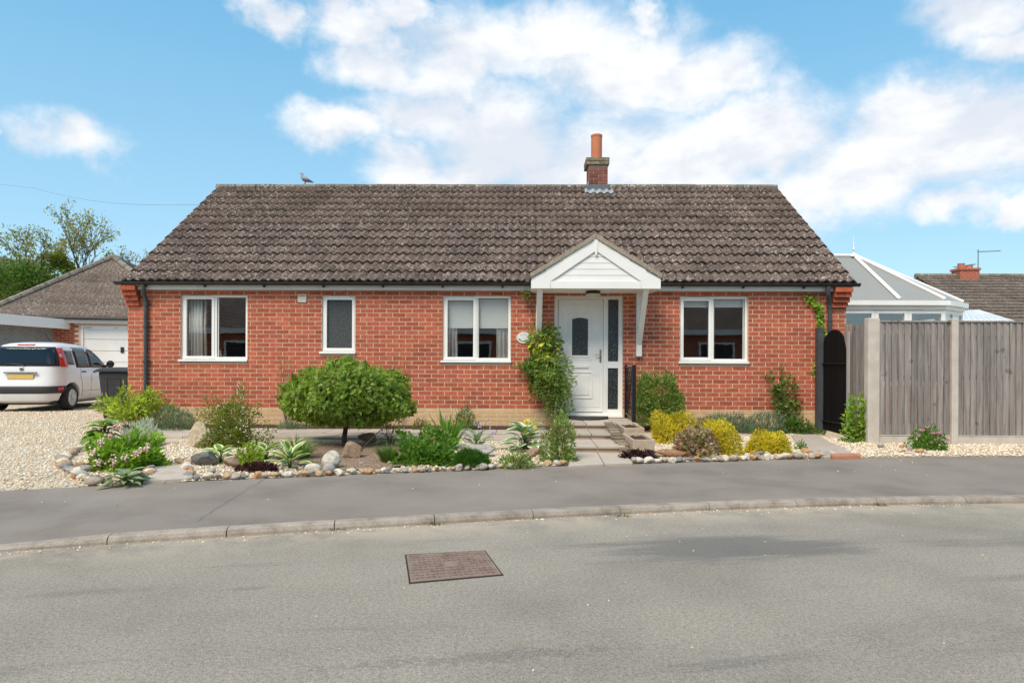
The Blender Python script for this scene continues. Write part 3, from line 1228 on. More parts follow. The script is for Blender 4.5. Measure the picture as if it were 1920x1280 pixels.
def gutter(x0, x1):
    m = MB()
    zc, yc = fz1 + 0.028, -0.165
    vs, fs = [], []
    for x in (x0, x1):
        for rad in (0.056, 0.052):
            for k in range(9):
                a = math.pi + math.pi * k / 8
                vs.append((x, yc + rad * math.cos(a), zc + 0.02 + rad * math.sin(a)))
    for k in range(8):
        fs.append((k, k + 1, 19 + k, 18 + k))
        fs.append((9 + k, 27 + k, 28 + k, 10 + k))
    fs += [(0, 18, 27, 9), (8, 17, 35, 26)]
    m.add(vs, fs)
    for x in (x0, x1):
        m.prism([(yc + 0.058 * math.cos(math.pi + math.pi * k / 8), zc + 0.02 + 0.058 * math.sin(math.pi + math.pi * k / 8)) for k in range(9)],
                x - 0.006, x + 0.006, 'x')
    gt = obj('gutter', m, BLACK_PLASTIC, house, smooth=True)
    x = x0 + 0.5
    while x < x1 - 0.1:
        mm = MB()
        mm.prism([(yc + 0.062 * math.cos(math.pi + math.pi * k / 8), zc + 0.02 + 0.062 * math.sin(math.pi + math.pi * k / 8)) for k in range(9)],
                 x - 0.014, x + 0.014, 'x')
        mm.box(x - 0.014, x + 0.014, -0.15, -0.101, zc - 0.065, zc - 0.005)
        obj('gutter_bracket', mm, BLACK_PLASTIC, gt)
        x += 1.03
    return zc


GX0, GX1 = fx(217, 533, -0.165), fx(1611, 533, -0.165)
zg = gutter(GX0, CX0 - 0.012)
gutter(CX1 + 0.012, GX1)
xd = fx(276.5, 650)
m = MB()
m.tube([(xd + 0.015, -0.165, zg - 0.03), (xd + 0.015, -0.165, zg - 0.10), (xd + 0.005, -0.13, zg - 0.18), (xd, -0.055, zg - 0.27), (xd, -0.055, zg - 0.36)], 0.036, 12)
m.tube([(xd, -0.055, zg - 0.34), (xd, -0.055, 0.02)], 0.032, 12)
for z in (zg - 0.36, 1.72, 1.1, 0.45):
    m.tube([(xd, -0.055, z - 0.02), (xd, -0.055, z + 0.02)], 0.041, 12)
    m.box(xd - 0.05, xd + 0.07, -0.03, -0.006, z - 0.012, z + 0.012)
DPIPE = mat('weathered_black_plastic', [(0.045, 0.047, 0.052), (0.08, 0.083, 0.09)], rough=0.5)
obj('downpipe', m, DPIPE, house, smooth=True)
xd = fx(1553, 620)
m = MB()
m.tube([(xd - 0.08, -0.165, zg - 0.03), (xd - 0.08, -0.165, zg - 0.13), (xd - 0.06, -0.14, zg - 0.19), (xd - 0.01, -0.07, zg - 0.29), (xd, -0.055, zg - 0.38)], 0.037, 12)
m.tube([(xd, -0.055, zg - 0.36), (xd, -0.055, 0.0)], 0.033, 12)
for z in (zg - 0.37, zg - 0.6, 1.0):
    m.tube([(xd, -0.055, z - 0.02), (xd, -0.055, z + 0.02)], 0.042, 12)
obj('downpipe', m, DPIPE, house, smooth=True)

# ---------------- windows
YF = 0.035                # frame face behind the brick face
FROST = glass_mat('frosted_glass', rough=0.25, refl=0.5, wavy=0.35, frost=0.80, frost_cols=[(0.35, (0.05, 0.055, 0.055)), (0.6, (0.11, 0.12, 0.12)), (0.75, (0.26, 0.27, 0.27))])
OBSC = glass_mat('obscured_glass', rough=0.10, refl=0.55, wavy=0.9, frost=0.85)


def ring(m, a, b, c, d, t, y0, y1, tb=None):
    tb = tb or t
    m.box(a, b, y0, y1, d - t, d)
    m.box(a, b, y0, y1, c, c + tb)
    m.box(a, a + t, y0 + 0.0005, y1, c + tb, d - t)
    m.box(b - t, b, y0 + 0.0005, y1, c + tb, d - t)


def window(rect, panes, sill_px=0.03, vent=None, glass=GLASS, label=None):
    a, b, c, d = rect
    e = 0.004
    m = MB()
    ring(m, a + e, b - e, c + 0.05, d - e, 0.042, YF, YF + 0.07)
    if len(panes) == 2:
        xm = (panes[0][1] + panes[1][0]) / 2
        m.box(xm - 0.03, xm + 0.03, YF + 0.001, YF + 0.07, c + 0.092, d - 0.046)
    win = obj('window', m, WHITE, house, bevel=0.003, label=label)
    for i, (pa, pb, pc, pd) in enumerate(panes):
        s = MB()
        if i == 0:                         # opening light: a deeper sash frame
            ring(s, pa - 0.048, pb + 0.048, pc - 0.050, pd + 0.048, 0.047, YF - 0.012, YF + 0.05)
        else:
            ring(s, pa - 0.014, pb + 0.014, pc - 0.014, pd + 0.014, 0.013, YF + 0.018, YF + 0.05)
        obj('sash', s, WHITE, win, bevel=0.003)
        gk = MB()
        ring(gk, pa - 0.0005, pb + 0.0005, pc - 0.0005, pd + 0.0005, 0.004, YF + 0.020, YF + 0.03)
        obj('gasket', gk, BLACK_PLASTIC, win)
        obj('pane', MB().box(pa - 0.0, pb + 0.0, YF + 0.032, YF + 0.037, pc, pd), glass, win)
    obj('sill', MB().box(a - 0.03, b + 0.008, -0.045, YF + 0.07, c + 0.012, c + 0.048), WHITE, win, bevel=0.004)
    if vent:
        va, vb, vc, vd = vent
        obj('trickle_vent', MB().box(va, vb, YF - 0.022, YF - 0.0135, vc, vd), WHITE, win, bevel=0.003)
    return win


window(W1, [frect(348.5, 560.5, 395.5, 667), frect(408, 557.5, 460, 671)], vent=frect(352, 554.5, 392, 557.5))
window(W2, [frect(612, 561.8, 659.3, 652)], vent=frect(617, 555, 656, 558.5), glass=FROST, label='narrow window with frosted glass')
window(W3, [frect(839, 562.7, 887, 668.7), frect(897.6, 559, 952.5, 672.4)], vent=frect(842, 556, 884, 559.5))
window(W4, [frect(1282.5, 564, 1329.5, 669.5), frect(1340.5, 560.5, 1394.5, 673.7)], vent=frect(1286, 557, 1326, 560.5))

# wall vent grille and name plaque
a, b, c, d = frect(559, 551.5, 575, 567)
m = MB().box(a, b, -0.022, -0.002, c, d)
vt = obj('wall_vent', m, mat('cream_plastic', [(0.68, 0.62, 0.52)], rough=0.6), house, bevel=0.003)
obj('slot', MB().box(a + 0.02, b - 0.02, -0.026, -0.0225, d - 0.035, d - 0.028), BLACK_PLASTIC, vt)

# ---------------- front door
a, b, c, d = DR
m = MB()
YD = 0.03
ring(m, a + 0.004, b - 0.004, c + 0.0, d - 0.004, 0.06, YD, YD + 0.08, 0.04)
lx0, lx1 = fx(1047, 650), fx(1130.5, 650)
m.box(lx1 + 0.012, lx1 + 0.06, YD + 0.001, YD + 0.08, c + 0.04, d - 0.064)
sl0, sl1 = fx(1140.5), fx(1160)
tz0, tz1 = fz(1150, 690), fz(1150, 677.5)
m.box(lx1 + 0.0605, b - 0.0645, YD + 0.012, YD + 0.07, tz0, tz1)
m.box(lx1 + 0.0605, b - 0.0645, YD + 0.012, YD + 0.07, c + 0.0405, fz(1150, 767.5))
m.box(lx1 + 0.0605, b - 0.0645, YD + 0.012, YD + 0.07, fz(1150, 561), d - 0.0645)
m.box(lx1 + 0.0605, sl0, YD + 0.014, YD + 0.07, fz(1150, 767.5), fz(1150, 561))
m.box(sl1, b - 0.0645, YD + 0.014, YD + 0.07, fz(1150, 767.5), fz(1150, 561))
m.box(a + 0.004, b - 0.004, -0.05, YD + 0.08, c - 0.035, c - 0.001)
door = obj('door_surround', m, WHITE, house, bevel=0.004, label='white frame with a glazed side light')
obj('side_light', MB().box(sl0, sl1, YD + 0.04, YD + 0.045, tz1, fz(1150, 561)), OBSC, door)
obj('side_light', MB().box(sl0, sl1, YD + 0.04, YD + 0.045, fz(1150, 767.5), tz0), OBSC, door)
DOORM = mat('door_panel_white', [(0.86, 0.84, 0.805)], rough=0.32, spec=0.4)
la, lb, lc, ld = lx0, lx1 + 0.008, c + 0.045, d - 0.068
ga, gb, gc, gd = frect(1073, 595, 1103, 666)
m = MB()
yl = YD + 0.02
m.box(la, ga, yl, yl + 0.045, lc, ld)
m.box(gb, lb, yl, yl + 0.045, lc, ld)
m.box(ga, gb, yl, yl + 0.045, lc, gc)
# arched head of the glass
npt = 8
arc = [(ga + (gb - ga) * k / npt, gd - 0.028 + 0.028 * math.sin(math.pi * k / npt)) for k in range(npt + 1)]
m.prism([(ga, ld), *arc, (gb, ld)], yl, yl + 0.045, 'y')
leaf = obj('front_door', m, DOORM, house, label='white panelled front door with obscured glass')
m = MB()
ring(m, ga - 0.030, gb + 0.030, gc - 0.034, gd + 0.030, 0.024, yl - 0.010, yl - 0.001)
ring(m, ga - 0.075, gb + 0.075, gc - 0.075, gd + 0.075, 0.010, yl - 0.006, yl - 0.001)
obj('glass_moulding', m, DOORM, leaf, bevel=0.005)
obj('door_glass', MB().box(ga - 0.004, gb + 0.004, yl + 0.018, yl + 0.023, gc - 0.004, gd + 0.004), OBSC, leaf)
ma, mb_, mc, md = frect(1066, 697, 1111, 747)
m = MB()
ring(m, ma, mb_, mc, md, 0.018, yl - 0.010, yl - 0.001)
m.box(ma + 0.06, mb_ - 0.06, yl - 0.009, yl - 0.001, mc + 0.06, md - 0.06)
ring(m, la + 0.075, lb - 0.06, lc + 0.10, ld - 0.09, 0.008, yl - 0.005, yl - 0.001)
obj('lower_panel', m, DOORM, leaf, bevel=0.006)
ra = frect(1071, 684, 1104, 689.5)
obj('letterbox', MB().box(ra[0], ra[1], yl - 0.018, yl - 0.001, ra[2], ra[3]), WHITE, leaf, bevel=0.003)
hx, hz = fx(1126.5), fz(1126, 667)
m = MB().box(hx - 0.014, hx + 0.014, yl - 0.012, yl - 0.0005, hz - 0.11, hz + 0.11)
m.tube([(hx, yl - 0.006, hz + 0.02), (hx, yl - 0.05, hz + 0.02), (hx - 0.10, yl - 0.05, hz + 0.018)], 0.009, 8)
obj('door_handle', m, CHROME, leaf, smooth=True)
obj('weather_bar', MB().box(la + 0.03, lb - 0.02, yl - 0.022, yl - 0.001, lc + 0.012, lc + 0.03), DOORM, leaf, bevel=0.004)

# ---------------- canopy over the door
YC = -0.80
AX = fx(1117.5, 480, YC)
HW = (CX1 - CX0) / 2
CXm = (CX0 + CX1) / 2
cz0 = fz(1117, 541, YC)
cz_e = fz(997, 521, YC)
cz_a = fz(1117, 447, YC)
iz_a = fz(1117, 470, YC)
iz0 = fz(1117, 527.5, YC)
ihw = (fx(1202.5, 527, YC) - fx(1032.5, 527, YC)) / 2
sl = (cz_a - cz_e) / HW
canopy = obj('door_canopy', MB().box(CX0 + 0.02, CX1 - 0.02, YC + 0.03, -0.009, cz0 + 0.004, cz0 + 0.018), WHITE_PAINT, house,
             label='white boarded gable canopy over the front door')
m = MB()
for s in (-1, 1):
    def X(v):
        return CXm + s * v
    pts = [(X(0.0), cz_a), (X(HW), cz_e), (X(HW), cz0), (X(ihw + 0.004), cz0), (X(ihw), iz0), (X(0.0), iz_a)]
    if s > 0:
        pts = pts[::-1]
    mm = MB().prism(pts, YC, YC + 0.024, 'y')
    obj('bargeboard', mm, WHITE_PAINT, canopy, bevel=0.003)
    mm = MB().box(min(X(HW - 0.022), X(HW - 0.001)), max(X(HW - 0.022), X(HW - 0.001)), YC + 0.025, -0.10, cz0 + 0.001, cz_e - 0.004)
    obj('side_fascia', mm, WHITE_PAINT, canopy)
mm = MB().box(CXm - ihw + 0.001, CXm + ihw - 0.001, YC + 0.004, YC + 0.026, cz0 + 0.001, iz0 + 0.004)
obj('soffit_board', mm, WHITE_PAINT, canopy, bevel=0.003)
nb = 5
bh = (iz_a - iz0) / nb
for k in range(nb):
    z0 = iz0 + k * bh + 0.004
    z1 = z0 + bh - 0.003
    w0 = ihw * (1 - (z0 - iz0) / (iz_a - iz0)) + 0.02
    w1 = max(0.015, ihw * (1 - (z1 - iz0) / (iz_a - iz0)) + 0.02)
    mm = MB()
    mm.add([(CXm - w0, YC + 0.024, z0), (CXm + w0, YC + 0.024, z0), (CXm + w1, YC + 0.029, z1), (CXm - w1, YC + 0.029, z1),
            (CXm - w0, YC + 0.040, z0), (CXm + w0, YC + 0.040, z0), (CXm + w1, YC + 0.045, z1), (CXm - w1, YC + 0.045, z1)],
           [(0, 1, 2, 3), (7, 6, 5, 4), (0, 4, 5, 1), (1, 5, 6, 2), (2, 6, 7, 3), (3, 7, 4, 0)])
    obj('cladding_board', mm, WHITE_PAINT, canopy)
mm = MB().prism([(CXm - 0.035, cz_a - 0.012), (CXm + 0.035, cz_a - 0.012), (CXm + 0.016, iz_a - 0.07), (CXm - 0.016, iz_a - 0.07)], YC - 0.012, YC - 0.001, 'y')
obj('king_strip', mm, WHITE_PAINT, canopy, bevel=0.002)
# little tiled roof: each slope back to the main roof
for s in (-1, 1):
    mm = MB()
    yb = EAVE_Y + (cz_a + 0.02 - EAVE_Z) / math.tan(PITCH) + 0.25
    ye = EAVE_Y + max(0.0, (cz_e - EAVE_Z)) / math.tan(PITCH) + 0.2
    nrow = 4
    for r in range(nrow):
        t0, t1 = r / nrow, (r + 1) / nrow
        x0, x1 = CXm + s * (HW + 0.03) * (1 - t0), CXm + s * (HW + 0.03) * (1 - t1)
        z0 = cz_e - 0.02 + (cz_a - cz_e + 0.045) * t0
        z1 = cz_e - 0.02 + (cz_a - cz_e + 0.045) * t1
        yb0 = ye + (yb - ye) * t0
        yb1 = ye + (yb - ye) * t1
        nn = 10
        for k in range(nn):
            f0, f1 = k / nn, (k + 1) / nn
            lift = 0.02 * (k % 2)
            ya0, ya1 = YC - 0.02 + (yb0 - YC) * f0, YC - 0.02 + (yb0 - YC) * f1
            yc0, yc1 = YC - 0.02 + (yb1 - YC) * f0, YC - 0.02 + (yb1 - YC) * f1
            mm.add([(x0, ya0, z0 + .035 + lift), (x0, ya1, z0 + .035 + lift), (x1, yc1, z1 + .012 + lift), (x1, yc0, z1 + .012 + lift),
                    (x0, ya0, z0 + .004), (x0, ya1, z0 + .004), (x1, yc1, z1 - .02), (x1, yc0, z1 - .02)],
                   [(0, 1, 2, 3), (4, 7, 6, 5), (0, 4, 5, 1), (1, 5, 6, 2), (2, 6, 7, 3), (3, 7, 4, 0)])
    obj('canopy_tiles', mm, TILE, canopy, kind='stuff')
    # pebbly mortar bedding along the front verge
    mm = MB()
    vs, fs = [], []
    N_ = 22
    for k in range(N_ + 1):
        t = k / N_
        x = CXm + s * (HW + 0.012) * (1 - t)
        z = cz_e + (cz_a - cz_e) * t
        j = [rr.uniform(-.009, .009) for _ in range(4)]
        vs += [(x, YC - 0.024 + j[0] * .5, z + 0.001), (x, YC - 0.028 + j[1] * .5, z + 0.075 + j[2]), (x, YC + 0.10, z + 0.085 + j[3]), (x, YC + 0.10, z + 0.001)]
    for k in range(N_):
        for j in range(4):
            fs.append((4 * k + j, 4 * k + (j + 1) % 4, 4 * k + 4 + (j + 1) % 4, 4 * k + 4 + j))
    fs += [(3, 2, 1, 0), tuple(4 * N_ + j for j in range(4))]
    mm.add(vs, fs)
    obj('verge_mortar', mm, mat('pebbly_mortar', [(0.20, 0.165, 0.12), (0.42, 0.35, 0.27), (0.30, 0.25, 0.19)], rough=0.95, nscale=40, bump=1.0, bscale=70, fine=0.3, fscale=60), canopy)
    # black stop end of the gutter beside the canopy
    xs_ = CX0 - 0.045 if s < 0 else CX1 + 0.045
    mm = MB().lathe([(0.05, -0.05), (0.062, -0.03), (0.062, 0.03), (0.045, 0.045)], (xs_, -0.165, zg + 0.03), 14, Matrix.Rotation(math.pi / 2, 3, 'Y'))
    obj('gutter_stop', mm, BLACK_PLASTIC, canopy, smooth=True)
for px_w in (1010, 1197):
    xb = fx(px_w)
    z_lo = fz(px_w, 668)
    m = MB().box(xb - 0.048, xb + 0.048, -0.085, -0.007, z_lo, cz0 + 0.003)
    br_ = obj('bracket_post', m, WHITE_PAINT, canopy, bevel=0.004)
    p0, p1 = Vector((xb, -0.05, z_lo + 0.22)), Vector((xb, YC + 0.09, cz0 + 0.04))
    dirv = (p1 - p0)
    R = Matrix((Vector((1, 0, 0)), Vector((0, dirv.z, -dirv.y)).normalized(), dirv.normalized())).transposed()
    obj('bracket_strut', MB().obox((p0 + p1) / 2, (0.088, 0.085, dirv.length), R), WHITE_PAINT, canopy, bevel=0.004)
lx, ly = fx(1112, 547, -0.42), -0.42
m = MB().lathe([(0.115, 0.0), (0.115, -0.02), (0.13, -0.035), (0.13, -0.05)], (lx, ly, cz0 + 0.0035), 20)
lamp = obj('porch_lamp', m, BLACK_PLASTIC, house, smooth=True)
m = MB().lathe([(0.128, -0.0505), (0.122, -0.075), (0.085, -0.095), (0.03, -0.102)], (lx, ly, cz0), 20)
obj('diffuser', m, mat('lamp_diffuser', [(0.60, 0.56, 0.45)], rough=0.3), lamp, smooth=True)

# ---------------- chimney
YCH = RIDGE_Y - 0.20
c0, c1 = fx(1104, 340, YCH), fx(1139.5, 340, YCH)
zt = fz(1120, 308, YCH)
chim = obj('chimney', MB().box(c0, c1, YCH, YCH + 0.5, RIDGE_Z - 0.5, zt), mat('chimney_mortar', [(0.33, 0.24, 0.19), (0.44, 0.36, 0.29)], rough=0.95, nscale=20), house)
CHB = mat('chimney_brick', [(0.20, 0.075, 0.055), (0.26, 0.10, 0.075)], rough=0.9, nscale=12, rand=0.25, fine=0.2, fscale=90)
m = MB().box(-0.105, 0.105, -0.008, 0.02, -0.0325, 0.0325).mesh('chimney_brick')
r = 0
z = RIDGE_Z - 0.12
while z + 0.07 < zt:
    xs_ = [c0 + 0.105, c1 - 0.105] if r % 2 == 0 else [(c0 + c1) / 2]
    for x in xs_:
        piece('chimney_brick', m, CHB, (x, YCH, z + 0.0365), chim, scale=((c1 - c0) / 2 / 0.225, 1, 1))
    if r % 2:
        for x in (c0 + 0.052, c1 - 0.052):
            piece('chimney_brick', m, CHB, (x, YCH, z + 0.0365), chim, scale=(0.46 * (c1 - c0) / 0.45, 1, 1))
    for y in (YCH + 0.115, YCH + 0.345):
        piece('chimney_brick', m, CHB, (c0, y, z + 0.0365), chim, rot=(0, 0, -math.pi / 2))
    z += 0.075
    r += 1
za, zb = fz(1120, 309, YCH), fz(1120, 296, YCH)
m = MB().box(c0 - 0.06, c1 + 0.03, YCH - 0.045, YCH + 0.545, za, (za + zb) / 2 - 0.004).box(c0 - 0.062, c1 + 0.032, YCH - 0.05, YCH + 0.55, (za + zb) / 2 + 0.004, zb)
m.box(c0 - 0.05, c1 + 0.02, YCH - 0.035, YCH + 0.535, (za + zb) / 2 - 0.0045, (za + zb) / 2 + 0.0045)
obj('chimney_cap', m, mat('mossy_cap', [(0.10, 0.075, 0.03), (0.24, 0.19, 0.13), (0.36, 0.32, 0.25)], rough=0.95, nscale=16, bump=0.7, bscale=60), chim, bevel=0.006)
pz = fz(1119, 254, YCH + 0.25)
prd = (fx(1129, 280, YCH + 0.25) - fx(1108.5, 280, YCH + 0.25)) / 2
pcx = fx(1118.5, 280, YCH + 0.25)
m = MB().lathe([(prd, zb - 0.02), (prd, pz - 0.05), (prd * 1.05, pz - 0.045), (prd * 1.05, pz), (prd * 0.85, pz), (prd * 0.8, zb)], (pcx, YCH + 0.25, 0), 24)
obj('chimney_pot', m, mat('terracotta', [(0.52, 0.17, 0.085), (0.58, 0.21, 0.11)], rough=0.75, nscale=4), chim, smooth=True)
m = MB().lathe([(prd * 1.5, zb + 0.001), (prd * 1.1, zb + 0.05)], (pcx, YCH + 0.25, 0), 20)
obj('flaunching', m, VERGE, chim, smooth=True)
LEAD = mat('lead_flashing', [(0.30, 0.33, 0.35), (0.42, 0.45, 0.47)], rough=0.55, nscale=10)
m = MB()
s0 = (SL - 0.62)
vs, fs = [], []
NX = 24
xa, xb = c0 - 0.10, c1 + 0.10
y_s = (YCH - EAVE_Y) / math.cos(PITCH)
for k in range(NX + 1):
    x = xa + (xb - xa) * k / NX
    h = tile_profile((x - RX0) % TW) + 0.034
    vs += [rp(x, y_s - 0.20, h), rp(x, y_s + 0.004, h), rp(x, y_s - 0.004, 0.16 if c0 - 0.01 < x < c1 + 0.01 else h + 0.01)]
for k in range(NX):
    a, b = 3 * k, 3 * k + 3
    fs += [(a, b, b + 1, a + 1), (a + 1, b + 1, b + 2, a + 2)]
m.add(vs, fs)
fl = obj('flashing', m, LEAD, chim, fixn=False)
sd = fl.modifiers.new('thick', 'SOLIDIFY')
sd.thickness = 0.004
m = MB().add([rp(c0 - 0.004, y_s + 0.01, 0.0), rp(c0 - 0.004, y_s + 0.01, 0.22), (c0 - 0.004, RIDGE_Y, RIDGE_Z + 0.14), (c0 - 0.004, RIDGE_Y, RIDGE_Z)], [(0, 1, 2, 3)])
fl2 = obj('side_flashing', m, LEAD, chim)
sd = fl2.modifiers.new('thick', 'SOLIDIFY')
sd.thickness = 0.006

# ------------------------------------------------------------------ steps, paths
STEP_L, STEP_R = fx(1046, 800, -2.0), fx(1160, 811, -2.0)


def yd(d):
    return -11.85 + d


entry = bpy.data.objects.new('entrance_steps', None)
COL.objects.link(entry)
tag(entry, 'three pale paved steps rising to the white front door', 'steps')
land_r = fx(1192, 784, -0.9)
RISER = mat('step_riser', [(0.42, 0.28, 0.19), (0.52, 0.38, 0.28)], rough=0.9, nscale=8, bump=0.4, bscale=90, rand=0.15)
LEV = [(0.165, 10.62, 11.80, land_r), (0.085, 9.88, 10.60, STEP_R), (0.012, 9.03, 9.86, STEP_R - 0.02)]
for i, (zt, d0, d1, xr) in enumerate(LEV):
    # riser body
    core = MB().box(STEP_L + 0.02, xr - 0.02, yd(d0) + 0.03, yd(d1) + (0.0 if i else 0.03), -0.2, zt - 0.036)
    obj('riser', core, RISER, entry)
    if i == 1:
        for a in range(5):
            x0 = STEP_L + 0.03 + a * 0.225
            if x0 + 0.2 < xr - 0.02:
                obj('riser_brick', MB().box(x0, min(x0 + 0.215, xr - 0.03), yd(d0) + 0.018, yd(d0) + 0.029, -0.02, zt - 0.04), RISER, entry)
    n = 2 if i else 3
    w_ = (xr - STEP_L) / n
    cuts_ = [STEP_L + w_ * k + (0.05 if 0 < k < n else 0) for k in range(n + 1)]
    for k in range(n):
        m = MB().box(cuts_[k] + 0.005, cuts_[k + 1] - 0.005, yd(d0), yd(d1), zt - 0.035, zt + random.uniform(-.003, .003))
        obj('paving_slab', m, SLAB, entry, bevel=0.006)
# slabs from the steps to the pavement
front_path = bpy.data.objects.new('front_path', None)
COL.objects.link(front_path)
front_path['kind'] = 'structure'


def slab_quad(pts, parent, name='paving_slab', t=0.04, lift=0.012):
    """slab from four photo corners standing on the garden surface"""
    P = [on_g(a, b) for a, b in pts]
    m = MB()
    m.add([p + Vector((0, 0, lift)) for p in P] + [p - Vector((0, 0, t)) for p in P],
          [(0, 1, 2, 3), (7, 6, 5, 4), (0, 4, 5, 1), (1, 5, 6, 2), (2, 6, 7, 3), (3, 7, 4, 0)])
    return obj(name, m, SLAB, parent, bevel=0.005)


slab_quad([(1066, 875), (1132, 871), (1116, 843), (1070, 843)], front_path)
slab_quad([(1133.5, 871), (1186, 869), (1172, 843), (1117.5, 843)], front_path)
# path along the front of the house
house_path = bpy.data.objects.new('house_path', None)
COL.objects.link(house_path)
house_path['kind'] = 'structure'
x = fx(250, 815, -1.2)
hp_r = fx(1015, 815, -1.2)
while x < hp_r:
    w_ = random.choice((0.6, 0.75, 0.9))
    for y0, y1 in ((-1.75, -1.15), (-1.14, -0.54)):
        sh = 0.3 if y0 < -1.5 else 0
        m = MB().box(x + 0.004 + sh, x + w_ - 0.004 + sh, y0, y1, -0.08, gz(x, (y0 + y1) / 2) + 0.012 + random.uniform(-.004, .004))
        obj('paving_slab', m, SLAB, house_path, bevel=0.005)
    x += w_
# stepping slabs on the left and the diagonal flags on the right
left_slabs = bpy.data.objects.new('stepping_slabs', None)
COL.objects.link(left_slabs)
left_slabs['kind'] = 'structure'
slab_quad([(268, 904), (352, 899), (354, 888), (281, 891)], left_slabs, lift=0.018)
slab_quad([(282, 890), (354, 887), (350, 874), (292, 875)], left_slabs, lift=0.018)
right_slabs = bpy.data.objects.new('side_path', None)
COL.objects.link(right_slabs)
right_slabs['kind'] = 'structure'
slab_quad([(1545, 857), (1611, 856), (1570, 836), (1500, 838)], right_slabs)
slab_quad([(1499, 837), (1568, 835), (1530, 815), (1482, 816)], right_slabs)
m = MB()
P = [on_g(1560, 859), on_g(1614, 858), on_g(1611, 853), on_g(1556, 854)]
m.add([p + Vector((0, 0, 0.03)) for p in P] + [p - Vector((0, 0, .04)) for p in P], [(0, 1, 2, 3), (7, 6, 5, 4), (0, 4, 5, 1), (1, 5, 6, 2), (2, 6, 7, 3), (3, 7, 4, 0)])
obj('edging_brick', m, mat('old_red_brick', [(0.40, 0.16, 0.09), (0.48, 0.24, 0.15)], rough=0.9, nscale=15), right_slabs, bevel=0.004)
# soil strip at the foot of the wall
m = MB()
for a, b in ((XL + 0.05, STEP_L - 0.05), (land_r + 0.05, XR - 0.55)):
    m.box(a, b, -0.50, -0.012, -0.1, 0.012)
obj('wall_border_soil', m, SOIL, kind='structure')
# bark coloured bed round the clipped tree
BARK_BED = gravel_mat('bark_bed', [(0.30, 0.19, 0.12), (0.42, 0.29, 0.19), (0.22, 0.14, 0.09), (0.55, 0.43, 0.31), (0.34, 0.23, 0.16)], 50.0)
pts = [(545, 868), (610, 882), (700, 880), (760, 872), (770, 842), (735, 832), (600, 832), (548, 845)]
P = [on_g(a, b) + Vector((0, 0, 0.006)) for a, b in pts]
cen = sum(P, Vector()) / len(P) + Vector((0, 0, 0.01))
m = MB().add(P + [cen], [(i, (i + 1) % len(P), len(P)) for i in range(len(P))])
obj('bark_bed', m, BARK_BED, kind='structure')

# ------------------------------------------------------------------ loose gravel (real stones over the sheet)
def inside(x, y, poly):
    r = False
    for (x1, y1), (x2, y2) in zip(poly, poly[1:] + poly[:1]):
        if (y1 > y) != (y2 > y) and x < (x2 - x1) * (y - y1) / (y2 - y1) + x1:
            r = not r
    return r


def ground_poly(pts):
    return [tuple(on_g(a, b).xy) for a, b in pts]


no_go = [ground_poly([(1066, 875), (1186, 869), (1172, 843), (1070, 843)]), ground_poly([(268, 904), (352, 899), (350, 874), (292, 875)]),
         ground_poly([(1545, 857), (1611, 856), (1530, 815), (1482, 816)])]


def gravel(name, n, region, size, seed, material, label, kinds=no_go):
    r = np.random.default_rng(seed)
    pts = []
    xs_, ys_ = [p[0] for p in region], [p[1] for p in region]
    while len(pts) < n:
        x, y = r.uniform(min(xs_), max(xs_)), r.uniform(min(ys_), max(ys_))
        if not inside(x, y, region) or any(inside(x, y, q) for q in kinds) or y < back_y(x) + 0.04:
            continue
        pts.append((x, y, gz(x, y) - 0.006))
    V, F = scatter_stones(np.array(pts), r.uniform(size * 0.6, size * 1.35, n), seed)
    o = obj(name, np_mesh(name, V, F), material, smooth='all', kind='stuff')
    o['label'] = label
    o['category'] = 'gravel'
    return o


gravel('bed_gravel', 9000, ground_poly([(170, 912), (1070, 880), (1075, 838), (1000, 826), (560, 826), (300, 824), (130, 860)]), 0.026, 5, GRAVEL,
       'pale angular gravel covering the front flower bed left of the steps')
gravel('border_gravel', 6500, ground_poly([(1190, 872), (1920, 860), (1920, 832), (1640, 828), (1480, 812), (1235, 828)]), 0.026, 6, GRAVEL,
       'pale gravel under the yellow shrubs and along the fence')
gravel('drive_gravel', 15000, ground_poly([(-120, 932), (180, 914), (140, 860), (215, 800), (238, 772), (100, 762), (-260, 764), (-300, 850)]), 0.024, 7, GRAVEL,
       'golden gravel of the driveway in front of the parked car')

# ------------------------------------------------------------------ edging stones, each one a thing
ST = [stone_mesh('edging_stone', 2, 40 + k, flat=random.uniform(0.6, 0.85), rough=0.16, facet=(k % 3) * 2) for k in range(9)]
sr = random.Random(21)


def edging(pxs, label, group, step=0.088, size=(0.07, 0.12), rows=1, jig=0.02):
    P = [on_g(a, b) for a, b in pxs]
    acc = 0.0
    out = []
    for a, b in zip(P[:-1], P[1:]):
        L = (b - a).length
        t = 0.0
        while t < L:
            out.append(a.lerp(b, t / L))
            t += step * sr.uniform(0.75, 1.3)
    for p in out:
        s = sr.uniform(*size)
        me = sr.choice(ST)
        x, y = p.x + sr.uniform(-jig, jig), p.y + sr.uniform(-jig, jig)
        o = piece('edging_stone', me, STONES, (x, y, gz(x, y) + s * 0.17), None, rot=(sr.uniform(-.3, .3), sr.uniform(-.3, .3), sr.uniform(0, 6.3)),
                  scale=(s * sr.uniform(0.9, 1.35), s * sr.uniform(0.8, 1.1), s * sr.uniform(0.8, 1.1)))
        tag(o, label, 'stone', group)


